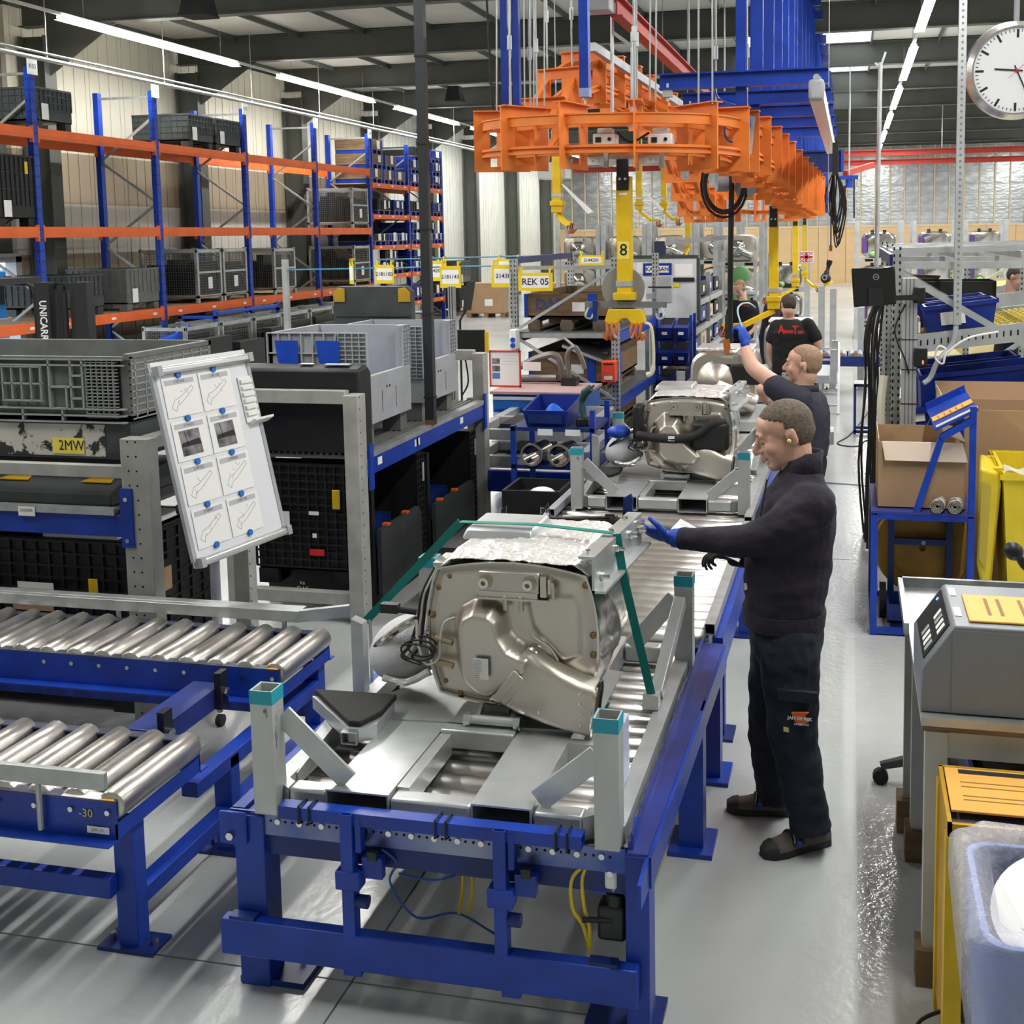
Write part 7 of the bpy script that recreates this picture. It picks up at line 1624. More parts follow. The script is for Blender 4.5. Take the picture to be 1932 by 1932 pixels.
for z, nm in ((0.30, 'lowest'), (0.75, 'second'), (1.12, 'third'), (1.50, 'top')):
    for j in range(4):
        y = 15.95+j*0.86; kind = (k+j) % 3 if z < 1.4 else 1+(j % 2); k += 1
        m, nn = ((CARDL, 'pale DAF carton'), (BLUEBIN, 'dark blue bin'), (BLACKB, 'black bin'))[kind]
        h = rr4.uniform(0.2, 0.27)
        T = thing('shelf_box', '%s, %s along the %s shelf of the line-side shelving' % (nn, ord_[j], nm), 'box', (-2.25, y+0.3, z+0.07), 0, 'boxes on the line-side shelving')
        open_box(MB(), -2.55, -2.11, y, y+0.62, z+0.072, z+0.06+h, 0.015).build('body', m, T)
        if kind == 0: text(T, 'DAF', 0.13, (-2.105, y+0.3, z+0.07+h*0.45), Y1, Z1, INKG, bold=0.02)
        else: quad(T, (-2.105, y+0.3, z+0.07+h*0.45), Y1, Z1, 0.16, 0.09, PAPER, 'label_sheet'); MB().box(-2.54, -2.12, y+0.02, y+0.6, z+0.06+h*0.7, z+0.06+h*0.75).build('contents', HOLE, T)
# big cartons on pallets by the left wall
for k, (x, y, w, h, l) in enumerate(((-10.8, 34.2, 1.0, 0.9, 'large brown cardboard box on a pallet behind the touch screen'), (-9.7, 37.5, 1.1, 0.75, 'lower brown cardboard box on a pallet farther right by the wall'))):
    euro_pallet('pale wooden pallet under the ' + ('large', 'lower')[k] + ' brown cardboard box', x-0.6, x+0.6, y-0.4, y+0.4, 0, WOOD)
    T = thing('cardboard_box', l, 'box', (x, y, 0.145)); MB().box(x-0.58, x+0.58, y-0.39, y+0.39, 0.145, 0.145+h).build('body', CARD, T); quad(T, (x+0.1, y-0.392, 0.145+h*0.35), X1, Z1, 0.25, 0.2, PAPER, 'label_sheet'); MB().box(x-0.58, x+0.58, y-0.03, y+0.03, 0.145+h, 0.148+h).build('tape', CARDL, T)
# far storage racks filled with exhaust boxes
def far_unit(label, x, y, z, w=0.66, h=0.55, face=0):
    T = thing('stored_exhaust', label, 'exhaust', (x, y, z), 0, 'exhaust boxes in the far stillages')
    rg = lambda yy, s: [(x+w/2*s*math.copysign(abs(math.cos(q))**0.5, math.cos(q)), yy, z+h/2+h/2*s*math.copysign(abs(math.sin(q))**0.5, math.sin(q))) for q in [2*PI*k/20 for k in range(20)]]
    MB().loft([rg(y-0.36, 0.90), rg(y-0.33, 1.0), rg(y+0.35, 1.0)]).build('shell', STEELB if face else STEEL, T, ang=40)
    if not face:
        MB().lathe([(0.0, 0.10), (0.10, 0.09), (0.17, 0.04), (0.19, 0)], (x-0.04, y-0.36, z+h*0.48), (0, -1, 0), 18).build('dome', STEELB, T); MB().tube([(x-0.04, y-0.40, z+h*0.45), (x+0.12, y-0.40, z+h*0.32), (x+0.27, y-0.36, z+h*0.2)], 0.075, 10).build('outlet', STEELB, T)
        MB().box(x-0.12, x+0.10, y-0.42, y-0.36, z+h*0.78, z+h*0.92).build('bracket', STEEL, T)
    else:
        for k in (-0.15, 0.12): MB().box(x+k-0.04, x+k+0.04, y-0.37, y-0.30, z+h, z+h+0.05).build('lug', BLACKM, T)
        MB().box(x-w*0.5, x-w*0.5+0.12, y-0.42, y-0.36, z+0.1, z+h*0.8).build('cable_set', mat('purple_cables', (0.12, 0.06, 0.25), 0.5), T); MB().ell((x-0.12, y-0.44, z+0.085), (0.09, 0.06, 0.07), 10, 6).build('cap', mat('green_cap', (0.35, 0.65, 0.20), 0.4), T); MB().box(x-0.05, x+0.3, y-0.4, y-0.36, z, z+0.09).build('black_foot', BLACKM, T)
    return T
def stillage(label, x, y, lv, w=0.98, top=None):
    T = thing('steel_stillage', label, 'stillage', (x, y, 0), 0, 'far stillages')
    for s in (-1, 1):
        for yy in (y-0.5, y+0.5): MB().box(x+s*w/2-0.05, x+s*w/2+0.05, yy-0.05, yy+0.05, 0, top or lv[-1]+0.85).build('post', GALVL, T)
        MB().box(x+s*w/2-0.02, x+s*w/2+0.02, y-0.5, y+0.5, lv[0], lv[0]+0.1).build('side_rail', GALVL, T)
    for z in lv: MB().box(x-w/2, x+w/2, y-0.52, y+0.5, z-0.10, z).build('deck', GALVL, T); [MB().box(x+s*0.22-0.09, x+s*0.22+0.09, y-0.525, y-0.519, z-0.08, z-0.02).build('fork_slot', HOLE, T) for s in (-1, 1)]
    return T
lv3 = [0.35, 1.1, 1.85]; lnm = ['lowest', 'middle', 'top']; k = 0
for i, (x, y, n, fc) in enumerate(((-6.3, 27.5, 3, 0), (-5.2, 27.5, 3, 0), (-4.1, 27.5, 3, 0), (-3.0, 27.5, 3, 0), (-2.35, 25.7, 3, 0), (-1.55, 29.5, 2, 1), (0.62, 28, 3, 1), (1.95, 29.5, 3, 1), (3.35, 32, 3, 1))):
    nm = ['leftmost', 'second', 'third', 'fourth', 'fifth', 'sixth', 'seventh', 'eighth', 'ninth'][i]
    stillage('%s galvanised stillage from the left near the far plywood wall' % nm, x, y, lv3[:n])
    for j in range(n):
        far_unit('exhaust box on the %s deck of the %s far stillage from the left' % (lnm[j], nm), x, y, lv3[j]+0.005, 0.78, 0.58, fc)
# extra row between the racks seen through the posts
GC = mat('dull_green_cap', (0.10, 0.26, 0.08), 0.4)
for i, (px, py) in enumerate(((1325, 545), (1395, 520), (1395, 565))):
    a = at(px, py, y=23.5); tag(MB().lathe([(0, 0.03), (0.15, 0.02), (0.18, 0)], (a.x, 23.5, a.z), (0, -1, 0), 18, True).lathe([(0.18, 0), (0.18, -0.5)], (a.x, 23.5, a.z), (0, -1, 0), 18).build('green_capped_pipe', GC), '%s green-capped pipe end of the stored exhausts behind the dark drop hose' % ord_[i], 'pipe')
for i, (px, py) in enumerate(((1325, 545), (1395, 520), (1395, 565))):
    if i == 2: continue
    a = at(px, py, y=23.8); T = thing('pipe_stand', 'grey stand holding the %s' % ('single green-capped pipe end', 'pair of green-capped pipe ends')[i], 'stand', (a.x, 23.8, 0))
    for s in (-0.32, 0.32): MB().box(a.x+s-0.03, a.x+s+0.03, 23.77, 23.83, 0, a.z+0.5).build('post', GALVL, T)
    for z in (a.z-0.31, a.z-0.9): MB().box(a.x-0.35, a.x+0.35, 23.5, 24.1, z-0.05, z).build('deck', GALVL, T)
# flag board
a, c = at(1508, 474, y=20), at(1535, 496, y=20)
t = thing('flag_sign', 'small board with a red, white and blue crossed flag by the yellow hangers', 'sign', ((a.x+c.x)/2, 20, c.z))
MB().box(a.x, c.x, 20, 20.02, c.z, a.z).build('board', WHITE, t); fx0, fx1, fz0, fz1 = a.x+0.015, c.x-0.015, c.z+0.015, a.z-0.015
MB().box(fx0, fx1, 19.996, 20, fz0, fz1).build('blue_field', BLUED, t)
for (p, q) in (((fx0, fz0), (fx1, fz1)), ((fx0, fz1), (fx1, fz0))): MB().bar((p[0], 19.994, p[1]), (q[0], 19.994, q[1]), 0.045, 0.003, up=(0, 1, 0)).build('white_saltire', WHITE, t); MB().bar((p[0], 19.992, p[1]), (q[0], 19.992, q[1]), 0.016, 0.003, up=(0, 1, 0)).build('red_saltire', RF, t)
cx_, cz_ = (fx0+fx1)/2, (fz0+fz1)/2
MB().box(fx0, fx1, 19.988, 19.990, cz_-0.035, cz_+0.035).box(cx_-0.035, cx_+0.035, 19.988, 19.990, fz0, fz1).build('white_cross', WHITE, t); MB().box(fx0, fx1, 19.984, 19.986, cz_-0.02, cz_+0.02).box(cx_-0.02, cx_+0.02, 19.984, 19.986, fz0, fz1).build('red_cross', RF, t)
MB().cyl((cx_, 20.02, a.z), (cx_, 20.02, 6.71), 0.006, 5).build('cord', GALV, t)
# cross conveyor and low blue stand on the walkway
t = thing('roller_conveyor', 'short blue cross conveyor with white rollers on the walkway beyond the man in black', 'conveyor', (-0.05, 18.0, 0))
MB().box(-0.52, 0.45, 17.90, 17.95, 0.45, 0.60).build('side_channel', BLUED, t); MB().box(-0.52, 0.45, 18.5, 18.55, 0.45, 0.62).build('side_channel', BLUE, t)
mr = MB(); roller(mr, (0, 0, 0), (0, 0.55, 0), 0.05); me = mr.mesh('roller', GREYL)
for k in range(8): inst(me, 'roller', t, Matrix.Translation(Vector((-0.46+k*0.12, 17.96, 0.60)) - t.location))
for x in (-0.45, 0.38):
    for y in (17.93, 18.5): MB().box(x-0.03, x+0.03, y-0.03, y+0.03, 0, 0.45).build('leg', GREYP, t)
for k in range(4): MB().box(-0.4+k*0.22, -0.33+k*0.22, 17.9, 17.98, 0.601, 0.66).build('wood_block', WOOD, t)
t = thing('floor_stand', 'small dark blue box-tube stand standing on the walkway by the right rack', 'stand', (0.2, 17.5, 0))
a, c = at(1611, 727, y=14.5), at(1652, 757, y=14.5)
for z in (0.02, a.z-0.02): MB().box(a.x, c.x+0.1, 14.5, 14.54, z, z+0.035).box(a.x, c.x+0.1, 14.8, 14.84, z, z+0.035).build('bar', BLUED, t, kind='stuff')
for x in (a.x, c.x+0.07): MB().box(x, x+0.03, 14.5, 14.53, 0, a.z).box(x, x+0.03, 14.81, 14.84, 0, a.z).build('leg', BLUED, t, kind='stuff')
MB().box(a.x, c.x+0.1, 14.5, 14.84, a.z, a.z+0.02).build('top', GREYP, t)
for k, x in enumerate((-0.30, -0.20, 0.30)):
    a = at((1550, 1572, 1625)[k], (540, 545, 580)[k], y=18.6); t = thing('guard_post', ('left', 'middle', 'right')[k] + ' tall pale grey post standing behind the cross conveyor', 'post', (a.x, 18.7, 0)); MB().box(a.x-0.05, a.x+0.05, 18.65, 18.75, 0, a.z).build('post', GALVL, t); MB().box(a.x-0.1, a.x+0.1, 18.6, 18.8, 0, 0.02).build('base_plate', GALV, t)
# exhaust boxes farther along the line
for k, (y, l) in enumerate(((11.6, 'stainless exhaust box on the line directly in front of the man in black'), (15.3, 'stainless exhaust box with white wrapped top up the line beyond the man in black'))):
    dx = 0.0 if k == 0 else 0.45
    T = thing('exhaust_box', l, 'exhaust', (-1.15+dx, y, 0.7))
    x = -1.2+dx; w, h = 0.66, 0.62
    rg = lambda yy, s: [(x+w/2*s*math.copysign(abs(math.cos(q))**0.5, math.cos(q)), yy, 0.72+h/2+h/2*s*math.copysign(abs(math.sin(q))**0.5, math.sin(q))) for q in [2*PI*j/24 for j in range(24)]]
    MB().loft([rg(y-0.30, 0.92), rg(y-0.27, 1.0), rg(y+0.33, 1.0)]).build('shell', STEEL, T, ang=40)
    MB().box(x-w*0.42, x+w*0.42, y-0.22, y+0.3, 0.72+h-0.01, 0.72+h+0.025).build('white_wrap', FOIL, T, bevel=0.01)
    MB().lathe([(0.0, 0.12), (0.12, 0.10), (0.19, 0.04), (0.21, 0)], (x-0.06, y-0.29, 1.05), (0, -1, 0), 20).build('dome', STEEL, T); MB().tube([(x-0.06, y-0.34, 1.02), (x+0.1, y-0.34, 0.92), (x+0.3, y-0.3, 0.83)], 0.09, 12, smooth=4).build('outlet', STEEL, T)
    MB().box(x+w*0.1, x+w*0.55, y-0.36, y-0.28, 1.02, 1.22).build('control_unit', BLACKP, T, bevel=0.02); MB().box(x-0.1, x+0.14, y-0.34, y-0.3, 1.22, 1.30).build('bracket', STEEL, T)
    MB().box(x-0.5, x+0.5, y-0.6, y+0.6, 0.61, 0.70).build('carrier_deck', GALVL, T)
    for sx in (-0.55, 0.55):
        for sy in (-0.6, 0.6): MB().box(x+sx-0.04, x+sx+0.04, y+sy-0.04, y+sy+0.04, 0.602, 1.03).build('carrier_post', GALVL, T)
line_conveyor('far roller conveyor under the exhaust box right of the man in black', 13.5, 16.2)
t = thing('step_frame', 'light aluminium step frame beside the far exhaust box', 'frame', (-0.25, 16.2, 0))
for x in (-0.45, -0.15): MB().bar((x, 16.1, 0), (x, 16.5, 0.95), 0.03, 0.05).build('rail', GALVL, t)
for k in range(6): MB().box(-0.45, -0.15, 16.13+k*0.062, 16.17+k*0.062, 0.1+k*0.15, 0.125+k*0.15).build('rung', GALVL, t)
# grey block beside polo man, strip on the floor
t = thing('guard_rail', 'light grey guard post with octagonal beam end behind the ear-plugged man', 'guard', (-0.3, 9.5, 0))
a, c = at(1548, 808, y=9.2), at(1573, 836, y=9.2); MB().profile((a.x-0.5, 9.2, (a.z+c.z)/2), (c.x, 9.2, (a.z+c.z)/2), [(-0.06, -0.04), (-0.03, -0.065), (0.03, -0.065), (0.06, -0.04), (0.06, 0.04), (0.03, 0.065), (-0.03, 0.065), (-0.06, 0.04)]).build('beam', GALVL, t); MB().box(a.x-0.12, a.x-0.04, 9.16, 9.24, 0, c.z).build('post', GALVL, t); MB().box(a.x-0.17, a.x+0.01, 9.1, 9.3, 0, 0.015).build('base_plate', GALV, t)
a, c = at(1575, 912, z=0.004), at(1645, 920, z=0.004)
tag(MB().tube([(a.x-0.35, a.y+0.05, 0.004), (a.x, a.y, 0.004), ((a.x+c.x)/2, a.y-0.03, 0.004), (c.x+0.1, c.y, 0.004)], 0.009, 6, smooth=6).build('loose_rope', mat('pale_teal_cord', (0.25, 0.40, 0.42), 0.4)), 'pale teal cord lying across the walkway behind the man with the ear plug', 'cord')
pts = [at(p, q, z=0.006) for p, q in ((1640, 775), (1625, 795), (1602, 822), (1580, 836), (1600, 842), (1622, 841), (1632, 832), (1648, 830))]
tag(MB().tube(pts, 0.008, 6, smooth=6).build('floor_cable', BLACKR), 'thin black cable looping over the walkway floor by the right rack', 'cable')
# ================================================================== right side: flow rack, trolley, bins, bench
fr = thing('flow_rack', 'galvanised flow rack with yellow roller tracks at the right of the walkway', 'rack', (1.0, 10.2, 0))
FX0, FX1, FY0, FY1 = 0.32, 1.62, 8.65, 11.9
for y in (FY0, 10.25, FY1):
    for x in (FX0, FX1): rack_post(fr, x, y, 2.36 if x < 1 else 2.25, 0.06, 0.07)
    MB().bar((FX0, y, 2.24), (FX1, y, 2.24), 0.025, 0.05).bar((FX0, y, 2.20), (FX1, y, 1.42), 0.02, 0.045).bar((FX1, y, 1.40), (FX0+0.2, y, 0.62), 0.02, 0.045).build('bracing', GALVL, fr, kind='stuff')
for x in (FX0, 0.75, 1.18, FX1): MB().bar((x, FY0, 2.31), (x, FY1, 2.31), 0.04, 0.05).build('top_rail', GALVL, fr)
for y in (8.9, 9.3, 9.8, 10.25, 10.8, 11.3): MB().bar((FX0, y, 2.34), (FX1, y, 2.36), 0.05, 0.045).build('top_lane_rail', GALVL, fr)
MB().bar((FX1+0.03, FY0, 2.30), (FX1+0.03, FY1, 2.30), 0.05, 0.08).build('blue_top_beam', BLUED, fr); MB().bar((FX0-0.03, FY0, 2.28), (FX0-0.03, FY1, 2.28), 0.04, 0.08).build('blue_top_beam', BLUED, fr)
YR = mat('yellow_roller_wheel', (0.70, 0.56, 0.10), 0.45)
wm = MB().cyl((0, -0.02, 0), (0, 0.02, 0), 0.018, 8).mesh('roller_wheel', YR)
LANES = [(1.70, 1.86), (1.02, 1.19), (0.42, 0.60)]
for j, (za, zb) in enumerate(LANES):
    for y in (FY0, 10.22, FY1-0.03):
        p = MB().bar((FX0+0.03, y+0.0, za-0.035), (FX1+0.0, y+0.0, zb-0.035), 0.025, 0.13).build('lane_side', GALVL, fr)
        h = MB()
        for k in range(26): u = 0.06+k*0.036; z = za+(zb-za)*u; x = FX0+(FX1-FX0)*u; h.bar((x, y-0.0135, z-0.055), (x, y-0.0135, z-0.015), 0.010, 0.003, up=(0, 1, 0))
        if y == FY0: h.build('slots', HOLE, p, kind='stuff')
    n = 0
    for y in [FY0+0.10+k*0.145 for k in range(11)]:
        MB().bar((FX0+0.03, y, za-0.02), (FX1, y, zb-0.02), 0.03, 0.025).build('roller_track', GALV, fr)
        if y < 10.2:
            b = MB()
            for k in range(28): u = 0.03+k*0.035; z = za+(zb-za)*u; x = FX0+(FX1-FX0)*u; b.cyl((x, y-0.03, z+0.002), (x, y+0.03, z+0.002), 0.017, 6)
            b.build('roller_wheels', YR, fr, kind='stuff')
def flow_bin(label, x0, x1, y0, y1, za, h, tilt=0.123, lab=None, m=None):
    m = m or BLUEBIN; T = thing('blue_tote', label, 'bin', ((x0+x1)/2, (y0+y1)/2, za))
    zz = lambda x: za+(x-x0)*tilt
    P = lambda x, y, dz: (x, y, zz(x)+dz)
    b = MB(); t_ = 0.015
    r0 = [P(x0+.02, y0+.02, 0), P(x1-.02, y0+.02, 0), P(x1-.02, y1-.02, 0), P(x0+.02, y1-.02, 0)]
    r1 = [P(x0, y0, h), P(x1, y0, h), P(x1, y1, h), P(x0, y1, h)]
    r2 = [P(x0+t_, y0+t_, h), P(x1-t_, y0+t_, h), P(x1-t_, y1-t_, h), P(x0+t_, y1-t_, h)]
    r3 = [P(x0+.035, y0+.035, 0.02), P(x1-.035, y0+.035, 0.02), P(x1-.035, y1-.035, 0.02), P(x0+.035, y1-.035, 0.02)]
    b.loft([r0, r1, r2, r3]); b.build('body', m, T)
    MB().loft([[P(x0-0.012, y0-0.012, h-0.03), P(x1+.012, y0-0.012, h-0.03), P(x1+.012, y1+.012, h-0.03), P(x0-.012, y1+.012, h-0.03)], [P(x0-0.012, y0-0.012, h), P(x1+.012, y0-0.012, h), P(x1+.012, y1+.012, h), P(x0-.012, y1+.012, h)]], False, False).build('rim', m, T)
    for (u, v, w, hh) in (lab or []): x = x0+(x1-x0)*u; quad(T, (x, y0-0.003+0.02*(1-v), zz(x)+h*v), Vector((1, 0, tilt)), Z1, w, hh, PAPER, 'label_sheet')
    return T
flow_bin('dark blue tote with large white label on the top lane of the flow rack', 0.52, 1.02, 8.78, 9.15, 1.745, 0.19, lab=[(0.40, 0.5, 0.17, 0.11)])
flow_bin('dark blue tote behind the labelled one on the top lane of the flow rack', 0.40, 1.0, 9.3, 9.7, 1.73, 0.19)
t = thing('carton', 'small brown carton at the front of the top lane of the flow rack', 'box', (0.44, 8.85, 1.72)); MB().box(0.37, 0.49, 8.75, 9.0, 1.735, 1.86).build('body', CARD, t); quad(t, (0.486, 8.748, 1.79), X1, Z1, 0.015, 0.08, PAPER, 'tape')
flow_bin('long dark blue tote with torn white label on the middle lane of the flow rack', 0.50, 1.48, 8.80, 9.25, 1.07, 0.36, lab=[(0.80, 0.45, 0.15, 0.10), (0.42, 0.2, 0.08, 0.03)])
flow_bin('dark blue tote behind the long one on the middle lane of the flow rack', 0.50, 1.25, 9.4, 9.85, 1.07, 0.36)
flow_bin('small blue bin with hanging white sheet at the front of the middle lane', 0.58, 0.92, 8.66, 8.77, 1.085, 0.17, lab=[(0.86, 0.3, 0.09, 0.16)])
flow_bin('small blue bin with white paper at the low left of the flow rack', 0.40, 0.56, 8.66, 8.77, 1.06, 0.13, lab=[(0.5, 0.6, 0.10, 0.07)])
t = thing('tote', 'black tote standing beyond the labelled blue tote on the flow rack', 'bin', (0.9, 10.6, 1.78)); open_box(MB(), 0.55, 1.2, 10.4, 10.9, 1.83, 2.05, 0.015).build('body', BLACKB, t); MB().box(0.55, 1.2, 10.4, 10.9, 1.755, 1.83).build('base', BLACKB, t)
t = thing('carton', 'open pale carton with folded flap on the upper lanes of the flow rack', 'box', (0.6, 11.1, 1.75)); MB().box(0.42, 0.75, 11.0, 11.3, 1.76, 2.0).build('body', CARD, t); MB().ext([(0.42, 11.0, 2.0), (0.75, 11.0, 2.0), (0.78, 10.85, 2.08), (0.42, 10.85, 2.1)], (0, 0, 0.004)).build('flap', CARDL, t)
# second rack behind
f2 = thing('flow_rack', 'second galvanised flow rack standing behind the first one at right', 'rack', (1.2, 13.5, 0))
for y in (13.0, 14.7):
    for x in (0.45, 1.2, 1.95): rack_post(f2, x, y, 2.3, 0.06, 0.07)
    MB().bar((0.45, y, 2.2), (1.95, y, 2.2), 0.03, 0.05).bar((0.45, y, 1.2), (1.95, y, 2.1), 0.02, 0.04).build('bracing', GALVL, f2, kind='stuff')
for z in (1.05, 1.75): MB().bar((0.45, 13.0, z), (1.95, 13.0, z+0.12), 0.03, 0.1).bar((0.45, 14.7, z), (1.95, 14.7, z+0.12), 0.03, 0.1).build('lane_side', GALVL, f2, kind='stuff'); MB().ext([(0.45, 13.0, z), (1.95, 13.0, z+0.12), (1.95, 14.7, z+0.12), (0.45, 14.7, z)], (0, 0, 0.02)).build('lane_bed', YR, f2)
# profile post with monitor
t = thing('monitor_post', 'aluminium profile post with a black monitor on an arm beside the walkway', 'post', (0.40, 8.45, 0))
px_, py_ = 0.40, 8.42
MB().profile((px_, py_, 0), (px_, py_, 2.16), [(-0.05, -0.05), (0.05, -0.05), (0.05, 0.05), (-0.05, 0.05)]).build('profile', GALVL, t)
for s in (-0.025, 0.0, 0.025): MB().box(px_+s-0.004, px_+s+0.004, py_-0.052, py_-0.05, 0, 2.16).build('groove', mat('groove_grey', (0.22, 0.23, 0.24), 0.5, 0.5), t)
for z in (1.10, 1.28, 1.52, 1.73): MB().box(px_-0.054, px_+0.054, py_-0.054, py_+0.054, z, z+0.008).build('cable_tie', BLACKR, t)
MB().box(px_+0.02, px_+0.10, py_-0.10, py_-0.05, 1.99, 2.10).build('arm_mount', BLACKP, t, bevel=0.008); MB().bar((px_+0.05, py_-0.10, 2.03), (px_-0.10, py_-0.14, 2.03), 0.03, 0.035).bar((px_-0.10, py_-0.14, 2.055), (px_-0.22, py_-0.17, 2.055), 0.03, 0.035).build('arm', BLACKP, t, kind='stuff')
a, c = at(1606, 507, y=8.2), at(1688, 580, y=8.2)
MB().ext([(a.x, 8.2, a.z), (c.x+0.0, 8.23, a.z+0.012), (c.x+0.012, 8.23, c.z+0.02), (a.x+0.02, 8.2, c.z)], (0, 0.045, 0)).build('monitor', GLOSSB, t, bevel=0.008)
mx, mz = (a.x+c.x)/2, (a.z+c.z)/2
MB().pipe((mx+0.02, 8.205, mz+0.075), (mx+0.02, 8.2, mz+0.075), 0.020, 0.017, 20).build('badge_ring', GREYL, t); text(t, 'DELL', 0.012, (mx+0.02, 8.198, mz+0.075), X1, Z1, GREYL)
MB().box(mx-0.03, mx+0.07, 8.19, 8.21, mz-0.12, mz).build('mount_plate', BLACKP, t)
MB().box(px_+0.03, px_+0.12, py_-0.10, py_-0.05, 1.55, 1.68).build('card_reader', BLACKP, t, bevel=0.006); MB().box(px_+0.085, px_+0.095, py_-0.102, py_-0.1, 1.57, 1.595).build('red_light', mat('red_led', (0.5, 0.05, 0.02), 0.4, emit=(1, 0.15, 0.05), estr=1.5), t)
MB().tube([(px_-0.03, py_-0.06, 1.98), (px_-0.10, py_-0.08, 1.8), (px_-0.03, py_-0.07, 1.6), (px_, py_-0.06, 1.5)], 0.006, 6, smooth=5).build('cable', BLACKR, t)
# cables hanging at the rack corner
rr5 = random.Random(11)
t = thing('cable_hank', 'tangle of dark cables and hoses hanging at the walkway corner of the flow rack', 'cables', (0.2, 9.0, 0.0))
for k in range(10): x = 0.17+rr5.uniform(-0.05, 0.08); MB().tube([(0.26, 9.0+0.1*k, 2.05), (x, 8.95+0.1*k, 1.7), (x+rr5.uniform(-0.05, 0.05), 8.95+0.1*k, 1.2), (x+rr5.uniform(-0.05, 0.03), 9.0+0.1*k, 0.6), (x, 9.0+0.1*k, 0.01)], 0.010, 5, smooth=4).build('cable', BLACKR, t)
MB().tube([(0.24, 8.62, 1.45), (0.22, 8.58, 1.2), (0.25, 8.6, 0.8), (0.24, 8.6, 0.4)], 0.03, 8, smooth=4).build('cream_hose', MATS['cream_rubber'], t)
# clock pole with its white cables
t = thing('cable_pole', 'slim grey conduit pole coming down from the roof to the flow rack at right', 'pole', (0.66, 8.5, 1.9))
MB().profile((0.725, 8.5, 1.83), (0.725, 8.5, 6.7), [(-0.026, -0.026), (0.026, -0.026), (0.026, 0.026), (-0.026, 0.026)]).build('pole', GALVL, t)
b = MB()
for k in range(110): b.box(0.718, 0.732, 8.472, 8.474, 1.9+k*0.042, 1.915+k*0.042)
b.build('slots', MATS['groove_grey'], t, kind='stuff')
MB().tube([(0.72, 8.5, 1.86), (0.70, 8.48, 1.70), (0.60, 8.46, 1.58), (0.55, 8.46, 1.46), (0.50, 8.44, 1.42)], 0.018, 8, smooth=5).build('flexible_lead', GREYL, t)
MB().tube([(0.62, 8.45, 1.60), (0.65, 8.44, 1.66), (0.60, 8.44, 1.68), (0.58, 8.45, 1.60), (0.63, 8.44, 1.56), (0.66, 8.44, 1.64), (0.80, 8.46, 1.74), (1.0, 8.5, 1.78)], 0.008, 6, smooth=5).build('white_lead', WHITE, t)
a, c = at(1661, 118, y=12.2), at(1651, 500, y=12.2)
t = thing('mast_pole', 'thin grey pole with forked top standing behind the black monitor', 'pole', (c.x, 12.2, 0)); MB().cyl((c.x, 12.2, 0), (a.x, 12.2, a.z), 0.022, 8).build('pole', GALVL, t); MB().bar((a.x, 12.2, a.z-0.05), (a.x-0.05, 12.2, a.z), 0.02, 0.02).bar((a.x, 12.2, a.z-0.05), (a.x+0.05, 12.2, a.z+0.1), 0.02, 0.02).build('fork', GALVL, t, kind='stuff'); MB().box(c.x-0.08, c.x+0.08, 12.12, 12.28, 0, 0.015).build('base_plate', GALV, t)
# big cardboard bin
t = thing('cardboard_bin', 'very large open cardboard box behind the blue tilt-desk trolley', 'box', (1.05, 8.28, 0))
open_box(MB(), 0.60, 1.55, 8.03, 8.56, 0, 1.30, 0.01).build('body', CARD, t); MB().ext([(0.60, 8.56, 1.30), (1.55, 8.56, 1.30), (1.56, 8.60, 1.42), (0.59, 8.60, 1.42)], (0, 0.006, 0)).build('flap', CARD, t); MB().box(0.595, 0.60, 8.03, 8.56, 1.2, 1.40).build('side_flap', CARDL, t)
# blue trolley with tilted desk
t = thing('desk_trolley', 'bright blue tube trolley with tilted desk and shelf at the right of the walkway', 'trolley', (0.45, 7.6, 0))
tx0, tx1, ty0, ty1 = 0.155, 0.72, 7.24, 8.0
for x in (tx0, tx1):
    for y in (ty0, ty1): MB().box(x-0.02, x+0.02, y-0.02, y+0.02, 0.0, 0.76).build('leg', BLUE, t)
for z in (0.012, 0.735):
    for y in (ty0, ty1): MB().box(tx0+0.021, tx1-0.021, y-0.018, y+0.018, z, z+0.035).build('cross_tube', BLUE, t)
    for x in (tx0, tx1): MB().box(x-0.018, x+0.018, ty0+0.021, ty1-0.021, z, z+0.035).build('long_tube', BLUE, t)
MB().box(tx0-0.02, tx1+0.02, ty0-0.02, ty1+0.02, 0.77, 0.785).build('shelf', mat('blue_shelf', (0.035, 0.05, 0.25), 0.35), t)
for y in (ty0, 7.995):
    MB().bar((tx1, y, 0.785), (tx1, y, 1.44), 0.038, 0.038, up=(0, 1, 0)).bar((0.40, y, 0.785), (0.545, y, 1.26), 0.038, 0.038, up=(0, 1, 0)).bar((0.535, y, 1.245), (tx1, y, 1.36 if y < 7.5 else 1.36), 0.038, 0.05, up=(0, 1, 0)).build('desk_frame', BLUE, t, kind='stuff')
MB().ext([(0.50, 7.22, 1.30), (0.745, 7.22, 1.43), (0.745, 8.01, 1.43), (0.50, 8.01, 1.30)], (0.004, 0, -0.012)).build('desk_top', BLUE, t); MB().ext([(0.50, 8.0, 1.30), (0.745, 8.0, 1.43), (0.735, 8.0, 1.47), (0.49, 8.0, 1.34)], (0, 0.012, 0)).build('desk_lip', BLUE, t)
s = MB().ext([(0.505, 7.45, 1.306), (0.74, 7.45, 1.431), (0.74, 7.60, 1.431), (0.505, 7.60, 1.306)], (-0.002, 0, 0.005)).build('orange_card', mat('orange_board', (0.80, 0.42, 0.09), 0.55), t)
for k in range(5): u = 0.15+k*0.15; MB().bar((0.505+0.235*u, 7.46, 1.313+0.125*u), (0.505+0.235*u, 7.54, 1.313+0.125*u), 0.010, 0.002).build('print_bar', mat('brown_print', (0.25, 0.13, 0.03), 0.6), s)
